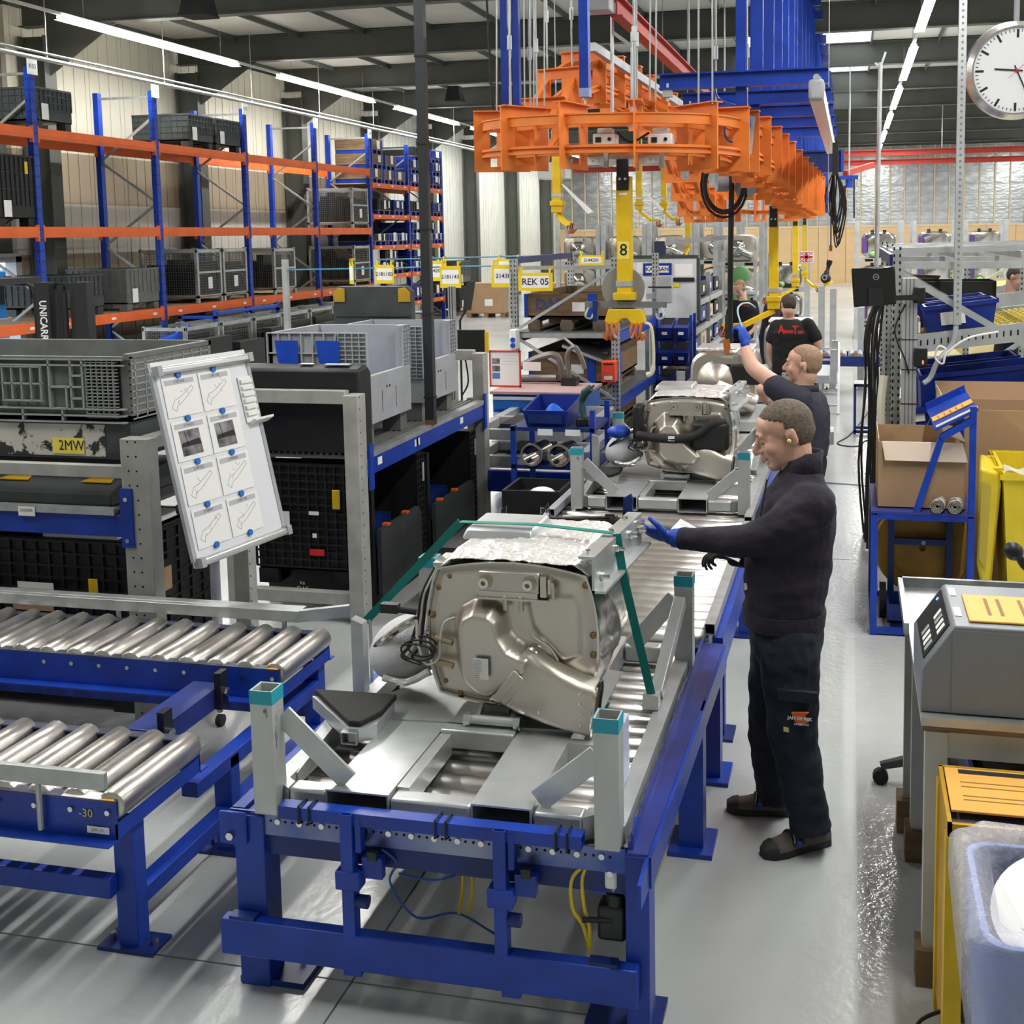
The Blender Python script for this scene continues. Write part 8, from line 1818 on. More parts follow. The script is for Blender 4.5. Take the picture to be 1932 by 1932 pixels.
MB().ext([(0.51, 7.225, 1.309), (0.745, 7.225, 1.434), (0.745, 7.25, 1.434), (0.51, 7.25, 1.309)], (-0.003, 0, 0.008)).build('white_strip', WHITE, t)
t = thing('cardboard_box', 'open brown cardboard box with pale folded flap on the blue trolley shelf', 'box', (0.42, 7.62, 0.785))
b = open_box(MB(), tx0+0.02, tx1-0.03, 7.32, 7.98, 0.787, 1.20, 0.006); b.build('body', CARD, t)
MB().ext([(tx0+0.04, 7.318, 1.20), (tx1-0.05, 7.318, 1.20), (tx1-0.02, 7.28, 1.09), (tx0+0.06, 7.28, 1.09)], (0, 0.004, 0.002)).build('folded_flap', mat('pale_flap', (0.72, 0.58, 0.47), 0.8), t); MB().ext([(tx1-0.03, 7.34, 1.20), (tx1-0.03, 7.9, 1.20), (tx1-0.15, 7.8, 1.24), (tx1-0.15, 7.4, 1.24)], (0, 0, 0.004)).build('inner_flap', CARDL, t); MB().box(tx0+0.02, tx0+0.024, 7.33, 7.97, 1.20, 1.22).build('side_flap', CARDL, t)
ROLLG = mat('grey_roll_sheet', (0.40, 0.39, 0.35), 0.7)
for k, x in enumerate((0.52, 0.62)):
    T = thing('rolled_sheet', ('left', 'right')[k] + ' grey rolled-up sheet lying on the blue trolley shelf', 'roll', (x, 7.22, 0.785))
    b = MB(); pts = []
    n = 60
    inner = [(x+(0.008+0.0006*q)*math.cos(q*0.45), 0.832+(0.008+0.0006*q)*math.sin(q*0.45)) for q in range(n)]
    b.loft([[(u, 7.20, v) for u, v in inner], [(u+0.02, 7.315, v) for u, v in inner]], False, False, closed=False); b.build('spiral', ROLLG, T, solid=0.002)
    MB().ell((x, 7.26, 0.787), (0.03, 0.05, 0.002)).build('contact', ROLLG, T)
    if k: MB().lathe([(0.046, 0), (0.046, 0.02)], (x+0.01, 7.245, 0.832), (0.17, 1, 0), 20).build('white_band', WHITE, T)
# strap reel cart under the trolley
t = thing('strap_reel', 'strapping cart with a big ochre reel on small wheels behind the blue trolley', 'reel', (0.5, 8.05, 0))
OCH = mat('ochre_reel', (0.42, 0.22, 0.015), 0.5, var=0.45, vscale=5)
MB().lathe([(0.02, 0), (0.30, 0), (0.31, 0.01), (0.31, 0.02), (0.02, 0.03)], (0.47, 7.72, 0.43), (0, 1, 0), 40).build('front_disc', OCH, t); MB().lathe([(0.02, 0.14), (0.31, 0.14), (0.31, 0.16), (0.02, 0.17)], (0.47, 7.72, 0.43), (0, 1, 0), 40).build('rear_disc', OCH, t); MB().cyl((0.47, 7.75, 0.43), (0.47, 7.86, 0.43), 0.21, 28).build('drum', OCH, t); MB().lathe([(0.205, -0.004), (0.215, -0.004), (0.215, 0.002), (0.205, 0.002)], (0.47, 7.72, 0.43), (0, 1, 0), 32).build('disc_ridge', mat('dark_ochre', (0.25, 0.13, 0.01), 0.5), t)
for x in (0.27, 0.63): MB().box(x-0.02, x+0.02, 7.64, 7.69, 0.05, 0.72).build('frame_tube', BLUED, t)
MB().box(0.29, 0.61, 7.645, 7.685, 0.47, 0.51).box(0.25, 0.65, 7.645, 7.685, 0.09, 0.12).build('frame_bar', BLUED, t, kind='stuff'); MB().cyl((0.47, 7.63, 0.49), (0.47, 7.9, 0.43), 0.015, 8).build('axle', GALV, t)
MB().cyl((0.20, 7.62, 0.11), (0.24, 7.62, 0.11), 0.11, 18).build('wheel', BLACKR, t); MB().cyl((0.66, 7.66, 0.11), (0.69, 7.66, 0.11), 0.11, 18).build('wheel', BLACKR, t)
t = thing('tool_tray', 'dark blue tray at the foot of the strap reel cart', 'tray', (0.4, 7.4, 0)); open_box(MB(), 0.24, 0.42, 7.32, 7.6, 0.055, 0.17, 0.012).build('body', BLUED, t); MB().box(0.26, 0.40, 7.34, 7.58, 0.0, 0.055).build('base', BLUED, t)
# yellow wheeled bin with hanging lid
t = thing('wheeled_bin', 'yellow wheeled bin with its lid hanging open at the right edge', 'bin', (1.2, 7.55, 0))
x0, x1, y0, y1 = 0.90, 1.45, 7.25, 7.85
b = MB(); b.loft([[(x0+.06, y0+.06, 0.08), (x1-.06, y0+.06, 0.08), (x1-.06, y1-.06, 0.08), (x0+.06, y1-.06, 0.08)], [(x0, y0, 1.03), (x1, y0, 1.03), (x1, y1, 1.06), (x0, y1, 1.06)], [(x0+.02, y0+.02, 1.03), (x1-.02, y0+.02, 1.03), (x1-.02, y1-.02, 1.06), (x0+.02, y1-.02, 1.06)], [(x0+.08, y0+.08, 0.12), (x1-.08, y0+.08, 0.12), (x1-.08, y1-.08, 0.12), (x0+.08, y1-.08, 0.12)]]); b.build('body', YELP, t)
MB().loft([[(x0-0.02, y0-.02, 1.0), (x1+.02, y0-.02, 1.0), (x1+.02, y1+.02, 1.03), (x0-.02, y1+.02, 1.03)], [(x0-0.02, y0-.02, 1.035), (x1+.02, y0-.02, 1.035), (x1+.02, y1+.02, 1.065), (x0-.02, y1+.02, 1.065)]], False, False).build('rim', YELP, t)
MB().ext([(0.765, 7.28, 1.06), (0.875, 7.28, 1.03), (0.895, 7.3, 0.95), (0.855, 7.33, 0.33), (0.80, 7.30, 0.28), (0.765, 7.30, 0.45)], (0.05, 0.48, 0.0)).build('lid', YELP, t, bevel=0.02); MB().ext([(0.775, 7.272, 0.98), (0.835, 7.272, 0.95), (0.815, 7.292, 0.42), (0.775, 7.292, 0.5)], (0, -0.004, 0)).build('lid_recess', mat('dull_yellow_recess', (0.55, 0.44, 0.06), 0.5), t)
for y in (7.34, 7.7): MB().box(0.86, 0.92, y, y+0.06, 1.0, 1.05).build('hinge', YELP, t)
MB().grid(lambda u, v: (x0+(x1-x0)*u, y0-0.01+0.05*v+0.01*math.sin(u*30), 1.045+0.03*math.sin(v*PI)+0.012*math.sin(u*22+v*3)), 30, 4).build('bag_rim', mat('clear_bag', (0.8, 0.8, 0.76), 0.25, alpha=0.6), t)
for yy in (7.45, 7.75): MB().cyl((0.95, yy, 0.1), (1.0, yy, 0.1), 0.1, 16).build('wheel', BLACKR, t)
MB().box(0.98, 1.42, 7.33, 7.78, 0.0, 0.08).build('base', YELD, t)
# scanner on a stand
a = at(1912, 1040, y=5.2)
t = thing('hand_scanner', 'black hand scanner in its holder above the steel tray at the right edge', 'scanner', (a.x+0.06, 5.2, 0.95))
MB().ell((a.x, 5.2, a.z), (0.045, 0.035, 0.04), 14, 8, Matrix.Rotation(R(35), 3, 'Y')).build('head', BLACKP, t); MB().tube([(a.x+0.01, 5.2, a.z+0.005), (a.x+0.045, 5.2, a.z-0.06), (a.x+0.09, 5.2, a.z-0.09)], 0.018, 8, smooth=4).build('handle', BLACKP, t); MB().tube([(a.x+0.09, 5.2, a.z-0.09), (a.x+0.11, 5.2, a.z-0.2), (a.x+0.08, 5.2, 0.952)], 0.012, 6).build('holder', BLACKM, t)
# steel-topped bench with tray
t = thing('work_bench', 'pale metal bench on wooden blocks carrying the grey printer at right', 'bench', (0.75, 4.5, 0))
PALE = mat('pale_bench_metal', (0.50, 0.50, 0.45), 0.5, var=0.2, vscale=5)
MB().box(0.235, 1.4, 3.78, 4.62, 0.90, 0.928).build('bench_top', GALV, t); MB().box(0.24, 1.4, 3.80, 4.6, 0.875, 0.90).build('top_underside', WOOD, t); MB().box(0.30, 1.4, 3.80, 3.86, 0.79, 0.875).build('front_apron', PALE, t)
for x, y in ((0.285, 3.83), (0.285, 4.62), (1.32, 3.83), (1.32, 4.62)):
    MB().box(x-0.035, x+0.035, y-0.035, y+0.035, 0.13, 0.875).build('leg', PALE, t); MB().box(x-0.055, x+0.055, y-0.055, y+0.055, 0.0, 0.13).build('wood_block', WOODB, t)
MB().box(0.225, 1.4, 4.63, 5.22, 0.905, 0.925).box(0.215, 0.235, 4.60, 5.24, 0.92, 0.965).box(0.215, 1.4, 5.22, 5.24, 0.92, 0.965).build('steel_tray', mat('brushed_tray', (0.50, 0.52, 0.54), 0.3, 0.8, var=0.5, vscale=7), t, kind='stuff')
for x in (0.262,): MB().box(x-0.03, x+0.03, 4.82, 4.88, 0.14, 0.905).build('tray_leg', GREYP, t); MB().box(x-0.055, x+0.055, 4.79, 4.91, 0.0, 0.14).build('wood_block', WOODB, t)
MB().box(1.3, 1.36, 5.12, 5.18, 0, 0.905).build('tray_leg', GREYP, t)
MB().box(0.50, 0.62, 4.95, 5.1, 0.925, 0.95).build('cream_clip', MATS['cream_rubber'], t)
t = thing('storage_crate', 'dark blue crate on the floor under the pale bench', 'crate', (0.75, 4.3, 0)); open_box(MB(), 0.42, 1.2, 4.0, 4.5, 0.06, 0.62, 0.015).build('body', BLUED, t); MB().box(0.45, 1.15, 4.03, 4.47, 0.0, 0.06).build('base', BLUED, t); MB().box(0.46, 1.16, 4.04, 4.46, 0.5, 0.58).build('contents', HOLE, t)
t = thing('label_printer', 'grey industrial printer with sloped key panel and orange card on the bench', 'printer', (0.75, 4.1, 0.928))
GM = mat('printer_grey', (0.20, 0.22, 0.24), 0.4, bump=0.06, bscale=300)
sec = [(0.235, 0.930), (0.235, 1.075), (0.335, 1.225), (1.3, 1.225), (1.3, 0.930)]
MB().ext([(x, 3.82, z) for x, z in sec], (0, 0.46, 0)).build('housing', GM, t, bevel=0.006); MB().box(0.33, 1.3, 3.817, 3.822, 0.935, 1.21).build('front_panel', GM, t)
nx = Vector((0.335-0.235, 0, 1.225-1.075)).normalized(); nn = Vector((-nx.z, 0, nx.x)); o = Vector((0.235, 4.05, 1.075))
def kp(u, v, n): return o + nx*u + Y1*v + nn*n
MB().ext([kp(0.02, -0.18, 0.001), kp(0.165, -0.18, 0.001), kp(0.165, 0.20, 0.001), kp(0.02, 0.20, 0.001)], nn*0.003).build('key_panel', BLACKP, t)
for k in range(4):
    for j in range(2): MB().ext([kp(0.035+j*0.07, -0.15+k*0.05, 0.004), kp(0.075+j*0.07, -0.15+k*0.05, 0.004), kp(0.075+j*0.07, -0.12+k*0.05, 0.004), kp(0.035+j*0.07, -0.12+k*0.05, 0.004)], nn*0.002).build('key', PAPER if (k+j) % 3 else GREYL, t)
MB().cyl(kp(0.14, 0.15, 0.004), kp(0.14, 0.15, 0.006), 0.006, 8).build('blue_light', mat('blue_led', (0.1, 0.3, 1), 0.4, emit=(0.1, 0.35, 1), estr=3), t)
for y in (3.92, 4.14): MB().box(0.345, 0.368, y, y+0.09, 1.2255, 1.2275).build('white_sticker', PAPER, t)
OB = MATS['orange_board']
s = MB().box(0.385, 1.2, 3.86, 4.14, 1.2265, 1.234).build('orange_card', OB, t, bevel=0.003)
for x in (0.45, 0.49, 0.56, 0.60, 0.70): MB().box(x, x+0.012, 3.92, 4.10, 1.2341, 1.2346).build('print_bar', MATS['brown_print'], s)
MB().box(0.66, 1.0, 3.98, 4.10, 1.2341, 1.2346).build('grey_print', mat('print_tan', (0.62, 0.33, 0.08), 0.6), s)
t = thing('hand_terminal', 'small black terminal with red light on the steel tray at the right edge', 'terminal', (0.78, 4.8, 0.927)); MB().box(0.69, 0.9, 4.72, 4.9, 0.927, 1.0).build('body', BLACKP, t, bevel=0.01); MB().box(0.70, 0.715, 4.718, 4.721, 0.955, 0.97).build('red_light', MATS['red_led'], t)
# office chair behind the bench
t = thing('office_chair', 'dark five-star chair base just showing behind the pale bench legs', 'chair', (0.42, 5.25, 0))
MB().cyl((0.42, 5.25, 0.08), (0.42, 5.25, 0.42), 0.03, 10).build('gas_lift', BLACKM, t); MB().box(0.38, 0.74, 5.06, 5.48, 0.42, 0.48).build('seat', BLACKR, t, bevel=0.02)
for k in range(5):
    an = R(185+72*k); e = Vector((0.42+0.27*math.cos(an), 5.25+0.27*math.sin(an), 0.07)); MB().tube([(0.42, 5.25, 0.12), ((0.42+e.x)/2, (5.25+e.y)/2, 0.12), (e.x, e.y, 0.085)], [0.03, 0.028, 0.02], 8).build('star_leg', mat('dark_grey_plastic', (0.05, 0.052, 0.055), 0.45), t); MB().cyl((e.x, e.y-0.02, 0.035), (e.x, e.y+0.02, 0.035), 0.035, 10).build('castor', BLACKR, t)
# yellow sheet-metal cart
t = thing('yellow_cart', 'yellow sheet-metal cart with orange board on top at the lower right', 'cart', (0.7, 3.5, 0))
MB().box(0.29, 1.1, 3.34, 3.70, 0.765, 0.785).build('top', mat('cart_top_grey', (0.10, 0.09, 0.08), 0.6), t)
for q in ((0.285, 0.297, 3.33, 3.71), (0.285, 1.1, 3.70, 3.712), (0.285, 1.1, 3.33, 3.342)): MB().box(q[0], q[1], q[2], q[3], 0.76, 0.805).build('rim', YELD, t)
MB().box(0.287, 0.296, 3.36, 3.69, 0.06, 0.76).build('side_panel', YELD, t)
for x, y in ((0.305, 3.35), (0.305, 3.69), (1.05, 3.35), (1.05, 3.69)): MB().box(x-0.025, x+0.025, y-0.025, y+0.025, 0.0, 0.765).build('leg', YEL, t)
MB().box(0.297, 1.1, 3.36, 3.68, 0.18, 0.20).build('lower_shelf', BLACKM, t)
s = MB().box(0.30, 0.95, 3.40, 3.68, 0.806, 0.814).build('orange_board', OB, t, bevel=0.002)
MB().box(0.34, 0.60, 3.64, 3.668, 0.8141, 0.8146).build('black_header', INK, s)
for y in (3.58, 3.55, 3.49, 3.465): MB().box(0.34, 0.62, y, y+0.006, 0.8141, 0.8146).build('print_line', MATS['brown_print'], s)
MB().tube([(0.30, 3.5, 0.12), (0.22, 3.45, 0.10), (0.20, 3.36, 0.05), (0.24, 3.25, 0.008), (0.21, 3.12, 0.008), (0.22, 3.0, 0.008)], 0.006, 6, smooth=6).build('cable', BLACKR, t)
# waste bin with clear bag and white disc
t = thing('waste_bin', 'blue waste bin lined with a clear bag at the lower right corner', 'bin', (0.48, 2.78, 0))
x0, x1, y0, y1 = 0.285, 0.72, 2.50, 2.98
def rr_(x0, x1, y0, y1, z, r=0.06, n=6):
    out = []
    for cx, cy, a0 in ((x1-r, y1-r, 0), (x0+r, y1-r, 90), (x0+r, y0+r, 180), (x1-r, y0+r, 270)):
        for k in range(n): a = R(a0+90*k/(n-1)); out.append((cx+r*math.cos(a), cy+r*math.sin(a), z))
    return out
MB().loft([rr_(x0+.05, x1-.05, y0+.05, y1-.05, 0.0), rr_(x0+.01, x1-.01, y0+.01, y1-.01, 0.95), rr_(x0+.025, x1-.025, y0+.025, y1-.025, 0.95), rr_(x0+.065, x1-.065, y0+.065, y1-.065, 0.03)]).build('body', mat('bin_blue', (0.02, 0.10, 0.42), 0.4), t, fix=True)
BAG = mat('clear_liner', (0.86, 0.88, 0.96), 0.15, alpha=0.30, bump=0.7, bscale=24)
prof = [(-0.02, 0.52), (0.0, 0.58), (0.012, 0.72), (0.028, 0.90), (0.03, 0.965), (0.012, 0.985), (-0.03, 0.98), (-0.055, 0.955), (-0.07, 0.85), (-0.08, 0.6)]
rings = []
for i, (e, z) in enumerate(prof):
    rg = rr_(x0-e, x1+e, y0-e, y1+e, z, 0.07, 14)
    rings.append([(p[0]+0.010*mnoise.noise(Vector((p[0]*25, p[1]*25, i*0.6))), p[1]+0.010*mnoise.noise(Vector((p[1]*25, p[0]*25, i*0.6+5))), p[2]+0.014*mnoise.noise(Vector((p[0]*18, p[1]*18, i*0.9)))) for p in rg])
MB().loft(rings, False, False).build('clear_liner', BAG, t, ang=180)
text(t, 'O', 0.05, (0.45, 2.945, 0.93), X1, Vector((0, 0.2, 1)), mat('blue_ink', (0.02, 0.06, 0.3), 0.5)); text(t, '3', 0.05, (0.52, 2.945, 0.91), X1, Vector((0, 0.2, 1)), MATS['blue_ink'])
d = thing('card_disc', 'round white card with black numbers lying in the waste bin', 'card', (0.50, 2.72, 0.9))
dn = Vector((-0.25, -0.30, 1)).normalized(); dx_ = Vector((1, 0, 0.25)).normalized(); dy_ = dn.cross(dx_); dc = Vector((0.485, 2.72, 0.93))
MB().ext([dc+dx_*(0.155*math.cos(q*PI/20))+dy_*(0.175*math.sin(q*PI/20)) for q in range(40)], dn*0.003).build('disc', PAPER, d)
for s_, u, v in (('4', -0.05, 0.075), ('9', -0.045, 0.025), ('4', -0.035, -0.03), ('1', -0.02, -0.09)): text(d, s_, 0.06, dc+dx_*(u+0.0)+dy_*v+dn*0.0045, (dx_*0.2-dy_).normalized(), dx_, INK)
MB().cyl((0.50, 2.74, 0.03), (0.50, 2.74, 0.90), 0.12, 12).build('rubbish', mat('rubbish_pale', (0.4, 0.45, 0.6), 0.6), d)
# ================================================================== people
def V3(*a): return Vector(a)
def baked(mb, name, m, root, vox=0.01, smooth=6, wob=0.0, wsc=8.0):
    """fuse overlapping closed lumps into one continuous skin"""
    Mi = WM[root.name].inverted(); mb.v = [tuple(Mi @ Vector(p)) for p in mb.v]
    me = mb.mesh(name, m); o = bpy.data.objects.new(name, me); COL.objects.link(o)
    md = o.modifiers.new('r', 'REMESH'); md.mode = 'VOXEL'; md.voxel_size = vox
    sm = o.modifiers.new('s', 'SMOOTH'); sm.iterations = smooth; sm.factor = 0.5
    dg = bpy.context.evaluated_depsgraph_get(); dg.update()
    m2 = bpy.data.meshes.new_from_object(o.evaluated_get(dg)); o.modifiers.clear(); o.data = m2; bpy.data.meshes.remove(me)
    if wob:
        for v in m2.vertices:
            c = v.co; n = mnoise.noise(Vector((c.x*wsc, c.y*wsc, c.z*wsc*1.8)))+0.5*mnoise.noise(Vector((c.x*wsc*2.2+7, c.y*wsc*2.2, c.z*wsc*3.5)))
            v.co = c+v.normal*(n*wob)
    m2.materials.clear(); m2.materials.append(m)
    m2.polygons.foreach_set('use_smooth', [True]*len(m2.polygons)); m2.update()
    o.parent = root; WM[o.name] = WM[root.name].copy()
    return o
def limb(b, pts, rs, n=14, end=True):
    P = spline(pts, 5); R_ = []
    k = len(rs)-1
    for i in range(len(P)):
        t = i/(len(P)-1)*k; j = min(int(t), k-1); R_.append(rs[j]+(rs[j+1]-rs[j])*(t-j))
    b.tube(P, R_, n); b.ell(P[0], (R_[0],)*3, 12, 8)
    if end: b.ell(P[-1], (R_[-1],)*3, 12, 8)
    return b
def trunk(b, rings, f, s, n=24):
    out = []
    for c, a, w in rings: out.append([Vector(c)+f*(a*math.copysign(abs(math.cos(q))**0.85, math.cos(q)))+s*(w*math.copysign(abs(math.sin(q))**0.85, math.sin(q))) for q in [2*PI*k/n for k in range(n)]])
    return b.loft(out, True, True)
def hand(root, wrist, tip, palm_n, m, curl=0.4, size=1.0, name='glove', cuff=None):
    """palm, four separate bent fingers and a side thumb"""
    w, t = Vector(wrist), Vector(tip); d = (t-w).normalized(); nrm = Vector(palm_n); nrm = (nrm-d*nrm.dot(d)).normalized(); sd = d.cross(nrm)
    b = MB(); S = size; pc = w+d*0.055*S
    Mx = Matrix((d, sd, nrm)).transposed()
    b.ell(pc, (0.055*S, 0.043*S, 0.018*S), 16, 10, Mx); b.ell(w+d*0.01*S, (0.035*S, 0.030*S, 0.024*S), 12, 8, Mx)
    if cuff: b.cyl(Vector(cuff), w+d*0.01, 0.036*S, 14, 0.031*S)
    for k, (o_, L) in enumerate(((-0.031, 0.068), (-0.010, 0.078), (0.011, 0.074), (0.031, 0.058))):
        p = pc+sd*(o_*S)+d*(0.038*S); L *= S; pts = [p]; ang = 0.15
        for q, fr in enumerate((0.45, 0.32, 0.26)):
            ang += curl*(0.8+0.15*k); p = p+(d*math.cos(ang)+nrm*math.sin(ang))*(L*fr); pts.append(p)
        b.tube(pts, [0.0095*S, 0.009*S, 0.0082*S, 0.0068*S], 8); b.ell(pts[-1], (0.0068*S,)*3, 8, 6)
    p = pc-sd*0.034*S-d*0.025*S; q = p-sd*0.028*S+d*0.025*S+nrm*0.012*S; r = q+d*0.028*S+nrm*0.012*S-sd*0.004*S
    b.tube([p, q, r], [0.013*S, 0.0105*S, 0.008*S], 8); b.ell(r, (0.008*S,)*3, 8, 6)
    return baked(b, name, m, root, 0.0042, 3)
def head(root, b, c, f, up, S=1.0, hair=None, hairline=0.045, earplug=False, stubble=False, lids=True, hr=1.0):
    """adds the skull, face and ears to the body mesh b and builds eyes, brows, lips, hair as children; f = where the face looks"""
    f = Vector(f).normalized(); up = Vector(up); up = (up-f*up.dot(f)).normalized(); s = up.cross(f); c = Vector(c)
    M = Matrix((f, s, up)).transposed()
    L = lambda x, y, z: c + M @ Vector((x*S, y*S, z*S))
    E = lambda x, y, z, a, e, g, rot=None: b.ell(L(x, y, z), (a*S, e*S, g*S), 20, 14, M @ rot if rot is not None else M)
    E(-0.014, 0, 0.042, 0.098, 0.076, 0.080); E(0.030, 0, -0.030, 0.060, 0.058, 0.088); E(0.060, 0, -0.095, 0.030, 0.032, 0.024); E(0.02, 0, -0.072, 0.055, 0.052, 0.042)
    E(0.052, 0, 0.045, 0.038, 0.058, 0.045); E(0.045, 0, 0.0, 0.042, 0.058, 0.05)
    for y in (-1, 1): E(0.058, y*0.038, -0.028, 0.026, 0.024, 0.028); E(-0.022, y*0.074, -0.008, 0.020, 0.009, 0.032, Matrix.Rotation(R(12), 3, 'Y')); E(-0.03, y*0.080, 0.0, 0.010, 0.007, 0.026); E(0.094, y*0.013, -0.036, 0.012, 0.010, 0.009)
    b.tube([L(0.074, -0.046, 0.018), L(0.086, -0.018, 0.024), L(0.086, 0, 0.022), L(0.086, 0.018, 0.024), L(0.074, 0.046, 0.018)], 0.013*S, 8)
    b.tube([L(0.086, 0, 0.015), L(0.102, 0, -0.010), L(0.118, 0, -0.032)], [0.010*S, 0.0125*S, 0.0135*S], 10); b.ell(L(0.113, 0, -0.034), (0.0145*S,)*3, 12, 8)
    E(0.086, 0, -0.058, 0.012, 0.024, 0.012)
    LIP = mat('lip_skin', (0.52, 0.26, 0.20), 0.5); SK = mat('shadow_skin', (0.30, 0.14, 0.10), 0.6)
    MB().tube([L(0.088, -0.024, -0.066), L(0.099, -0.008, -0.063), L(0.101, 0, -0.0645), L(0.099, 0.008, -0.063), L(0.088, 0.024, -0.066)], [0.002*S, 0.005*S, 0.005*S, 0.005*S, 0.002*S], 7).build('upper_lip', LIP, root); MB().tube([L(0.088, -0.022, -0.069), L(0.098, 0, -0.074), L(0.088, 0.022, -0.069)], [0.003*S, 0.006*S, 0.003*S], 7, smooth=3).build('lower_lip', LIP, root)
    for y in (-1, 1):
        MB().ell(L(0.072, y*0.030, -0.001), (0.0125*S,)*3, 12, 8).build('eye', mat('eye_white', (0.75, 0.72, 0.68), 0.3), root); MB().ell(L(0.0815, y*0.030, -0.004), (0.005*S,)*3, 10, 6).build('iris', mat('iris_dark', (0.05, 0.06, 0.07), 0.2), root)
        if lids: MB().ell(L(0.0735, y*0.030, 0.003), (0.0135*S, 0.0145*S, 0.0115*S), 12, 8, M).build('eyelid', SKIN, root); MB().tube([L(0.080, y*0.016, -0.006), L(0.0875, y*0.028, -0.008), L(0.080, y*0.043, -0.006)], 0.0014*S, 5, smooth=3).build('eyelashes', mat('lash', (0.06, 0.04, 0.03), 0.7), root)
        MB().tube([L(0.094, y*0.012, 0.022), L(0.096, y*0.028, 0.027), L(0.080, y*0.050, 0.020)], [0.002*S, 0.0035*S, 0.0015*S], 6, smooth=4).build('eyebrow', mat('brow', (0.14, 0.09, 0.055), 0.8), root)
        MB().ell(L(-0.016, y*0.084, -0.006), (0.008*S, 0.003*S, 0.014*S), 10, 6, M).build('ear_shade', SK, root)  # dark skin tone stands in for the shade inside the ear
        if earplug: MB().ell(L(-0.008, y*0.086, -0.014), (0.008*S, 0.007*S, 0.008*S), 10, 6, M).build('ear_plug', mat('ear_plug', (0.62, 0.72, 0.12), 0.6), root)
    if hair:
        hb = MB(); NU, NV = 56, 36; idx = {}; vs = []; fs = []
        for j in range(NV+1):
            for i in range(NU):
                ph = PI*j/NV; t = 2*PI*i/NU; d = Vector((math.sin(ph)*math.cos(t), math.sin(ph)*math.sin(t), math.cos(ph)))
                r = hr*(1.045+0.018*mnoise.noise(Vector((d.x*9, d.y*9, d.z*5))))
                vs.append((0.098*r*d.x-0.017, 0.0765*r*d.y, 0.082*r*d.z+0.042-(0.03 if d.x < -0.2 and d.z < -0.1 else 0)))
        def keep(p):
            x, y, z = p
            if x > 0.0: return z > hairline+max(0, x)*0.42 - 0.02*(abs(y) < 0.03) and x < 0.083
            if x > -0.035: return z > 0.012+max(0, (x+0.035))*0.5 or (x > -0.002 and z > -0.012)
            return z > -0.058
        for j in range(NV):
            for i in range(NU):
                q = (j*NU+i, (j+1)*NU+i, (j+1)*NU+(i+1) % NU, j*NU+(i+1) % NU)
                if all(keep(vs[k]) for k in q): fs.append(q)
        hb.add([L(*p) for p in vs], fs)
        used = sorted({k for f_ in hb.f for k in f_}); rm = {k: i for i, k in enumerate(used)}
        hb.v = [hb.v[k] for k in used]; hb.f = [tuple(rm[k] for k in f_) for f_ in hb.f]
        hb.build('hair', hair, root, ang=180, solid=0.004)
    return L
def shoe(root, heel, toe, m, sole, strap=True, S=1.0, name='shoe'):
    h, t = Vector(heel), Vector(toe); d = (t-h); Ln = d.length; d.normalize(); s = Vector((-d.y, d.x, 0))
    P = lambda u, v, z: h+d*(u*Ln)+s*v+Z1*z
    b = MB(); prof = [(0.0, 0.034, 0.085), (0.10, 0.040, 0.10), (0.30, 0.040, 0.105), (0.50, 0.043, 0.088), (0.70, 0.050, 0.065), (0.88, 0.044, 0.056), (0.98, 0.024, 0.042)]
    b.loft([[P(u, w*math.cos(q), 0.022+(z-0.022)*max(0, math.sin(q))**0.7 if math.sin(q) > 0 else 0.022) for q in [2*PI*k/18 for k in range(18)]] for u, w, z in prof]); o = b.build(name, m, root, ang=60)
    b = MB(); ou = [(0.0, 0.034), (0.03, 0.040), (0.3, 0.041), (0.5, 0.045), (0.72, 0.053), (0.9, 0.045), (1.0, 0.02)]
    b.ext([P(u, w, 0.002) for u, w in ou]+[P(u, -w, 0.002) for u, w in reversed(ou)], (0, 0, 0.026)); b.build('sole', sole, o)
    MB().loft([[P(u, w*math.cos(q), 0.026+(z-0.022)*max(0, math.sin(q))**0.7) for q in [PI*k/10 for k in range(11)]] for u, w, z in ((0.83, 0.049, 0.060), (0.92, 0.042, 0.054), (1.0, 0.022, 0.040))], True, True).build('toe_cap', sole, o)
    if strap:
        for u, z in ((0.47, 0.094), (0.60, 0.080)): MB().tube([P(u, -0.043, 0.045), P(u-0.02, -0.03, z-0.012), P(u-0.03, 0, z+0.002), P(u-0.02, 0.03, z-0.012), P(u, 0.043, 0.045)], 0.009, 6, smooth=3).build('strap', BLACKR, o); MB().tube([P(u, -0.0455, 0.05), P(u-0.02, -0.034, z-0.008), P(u-0.03, 0, z+0.0075), P(u-0.02, 0.034, z-0.008), P(u, 0.0455, 0.05)], 0.004, 5, smooth=3).build('strap_stripe', GREYL, o)
        MB().ell(P(0.53, -0.044, 0.052), (0.014, 0.006, 0.012)).ell(P(0.53, 0.044, 0.052), (0.014, 0.006, 0.012)).build('blue_insert', BLUEB, o, kind='stuff')
    return o
HAIR = mat('brown_hair', (0.15, 0.115, 0.085), 0.75, var=0.5, vscale=70, bump=0.3, bscale=110); FUZZ = mat('cropped_hair', (0.36, 0.23, 0.15), 0.75, var=0.3, vscale=60); DARKH = mat('dark_short_hair', (0.06, 0.045, 0.035), 0.7, var=0.4, vscale=50)
SHOEM = mat('grey_suede', (0.13, 0.11, 0.10), 0.85, var=0.25, vscale=25)
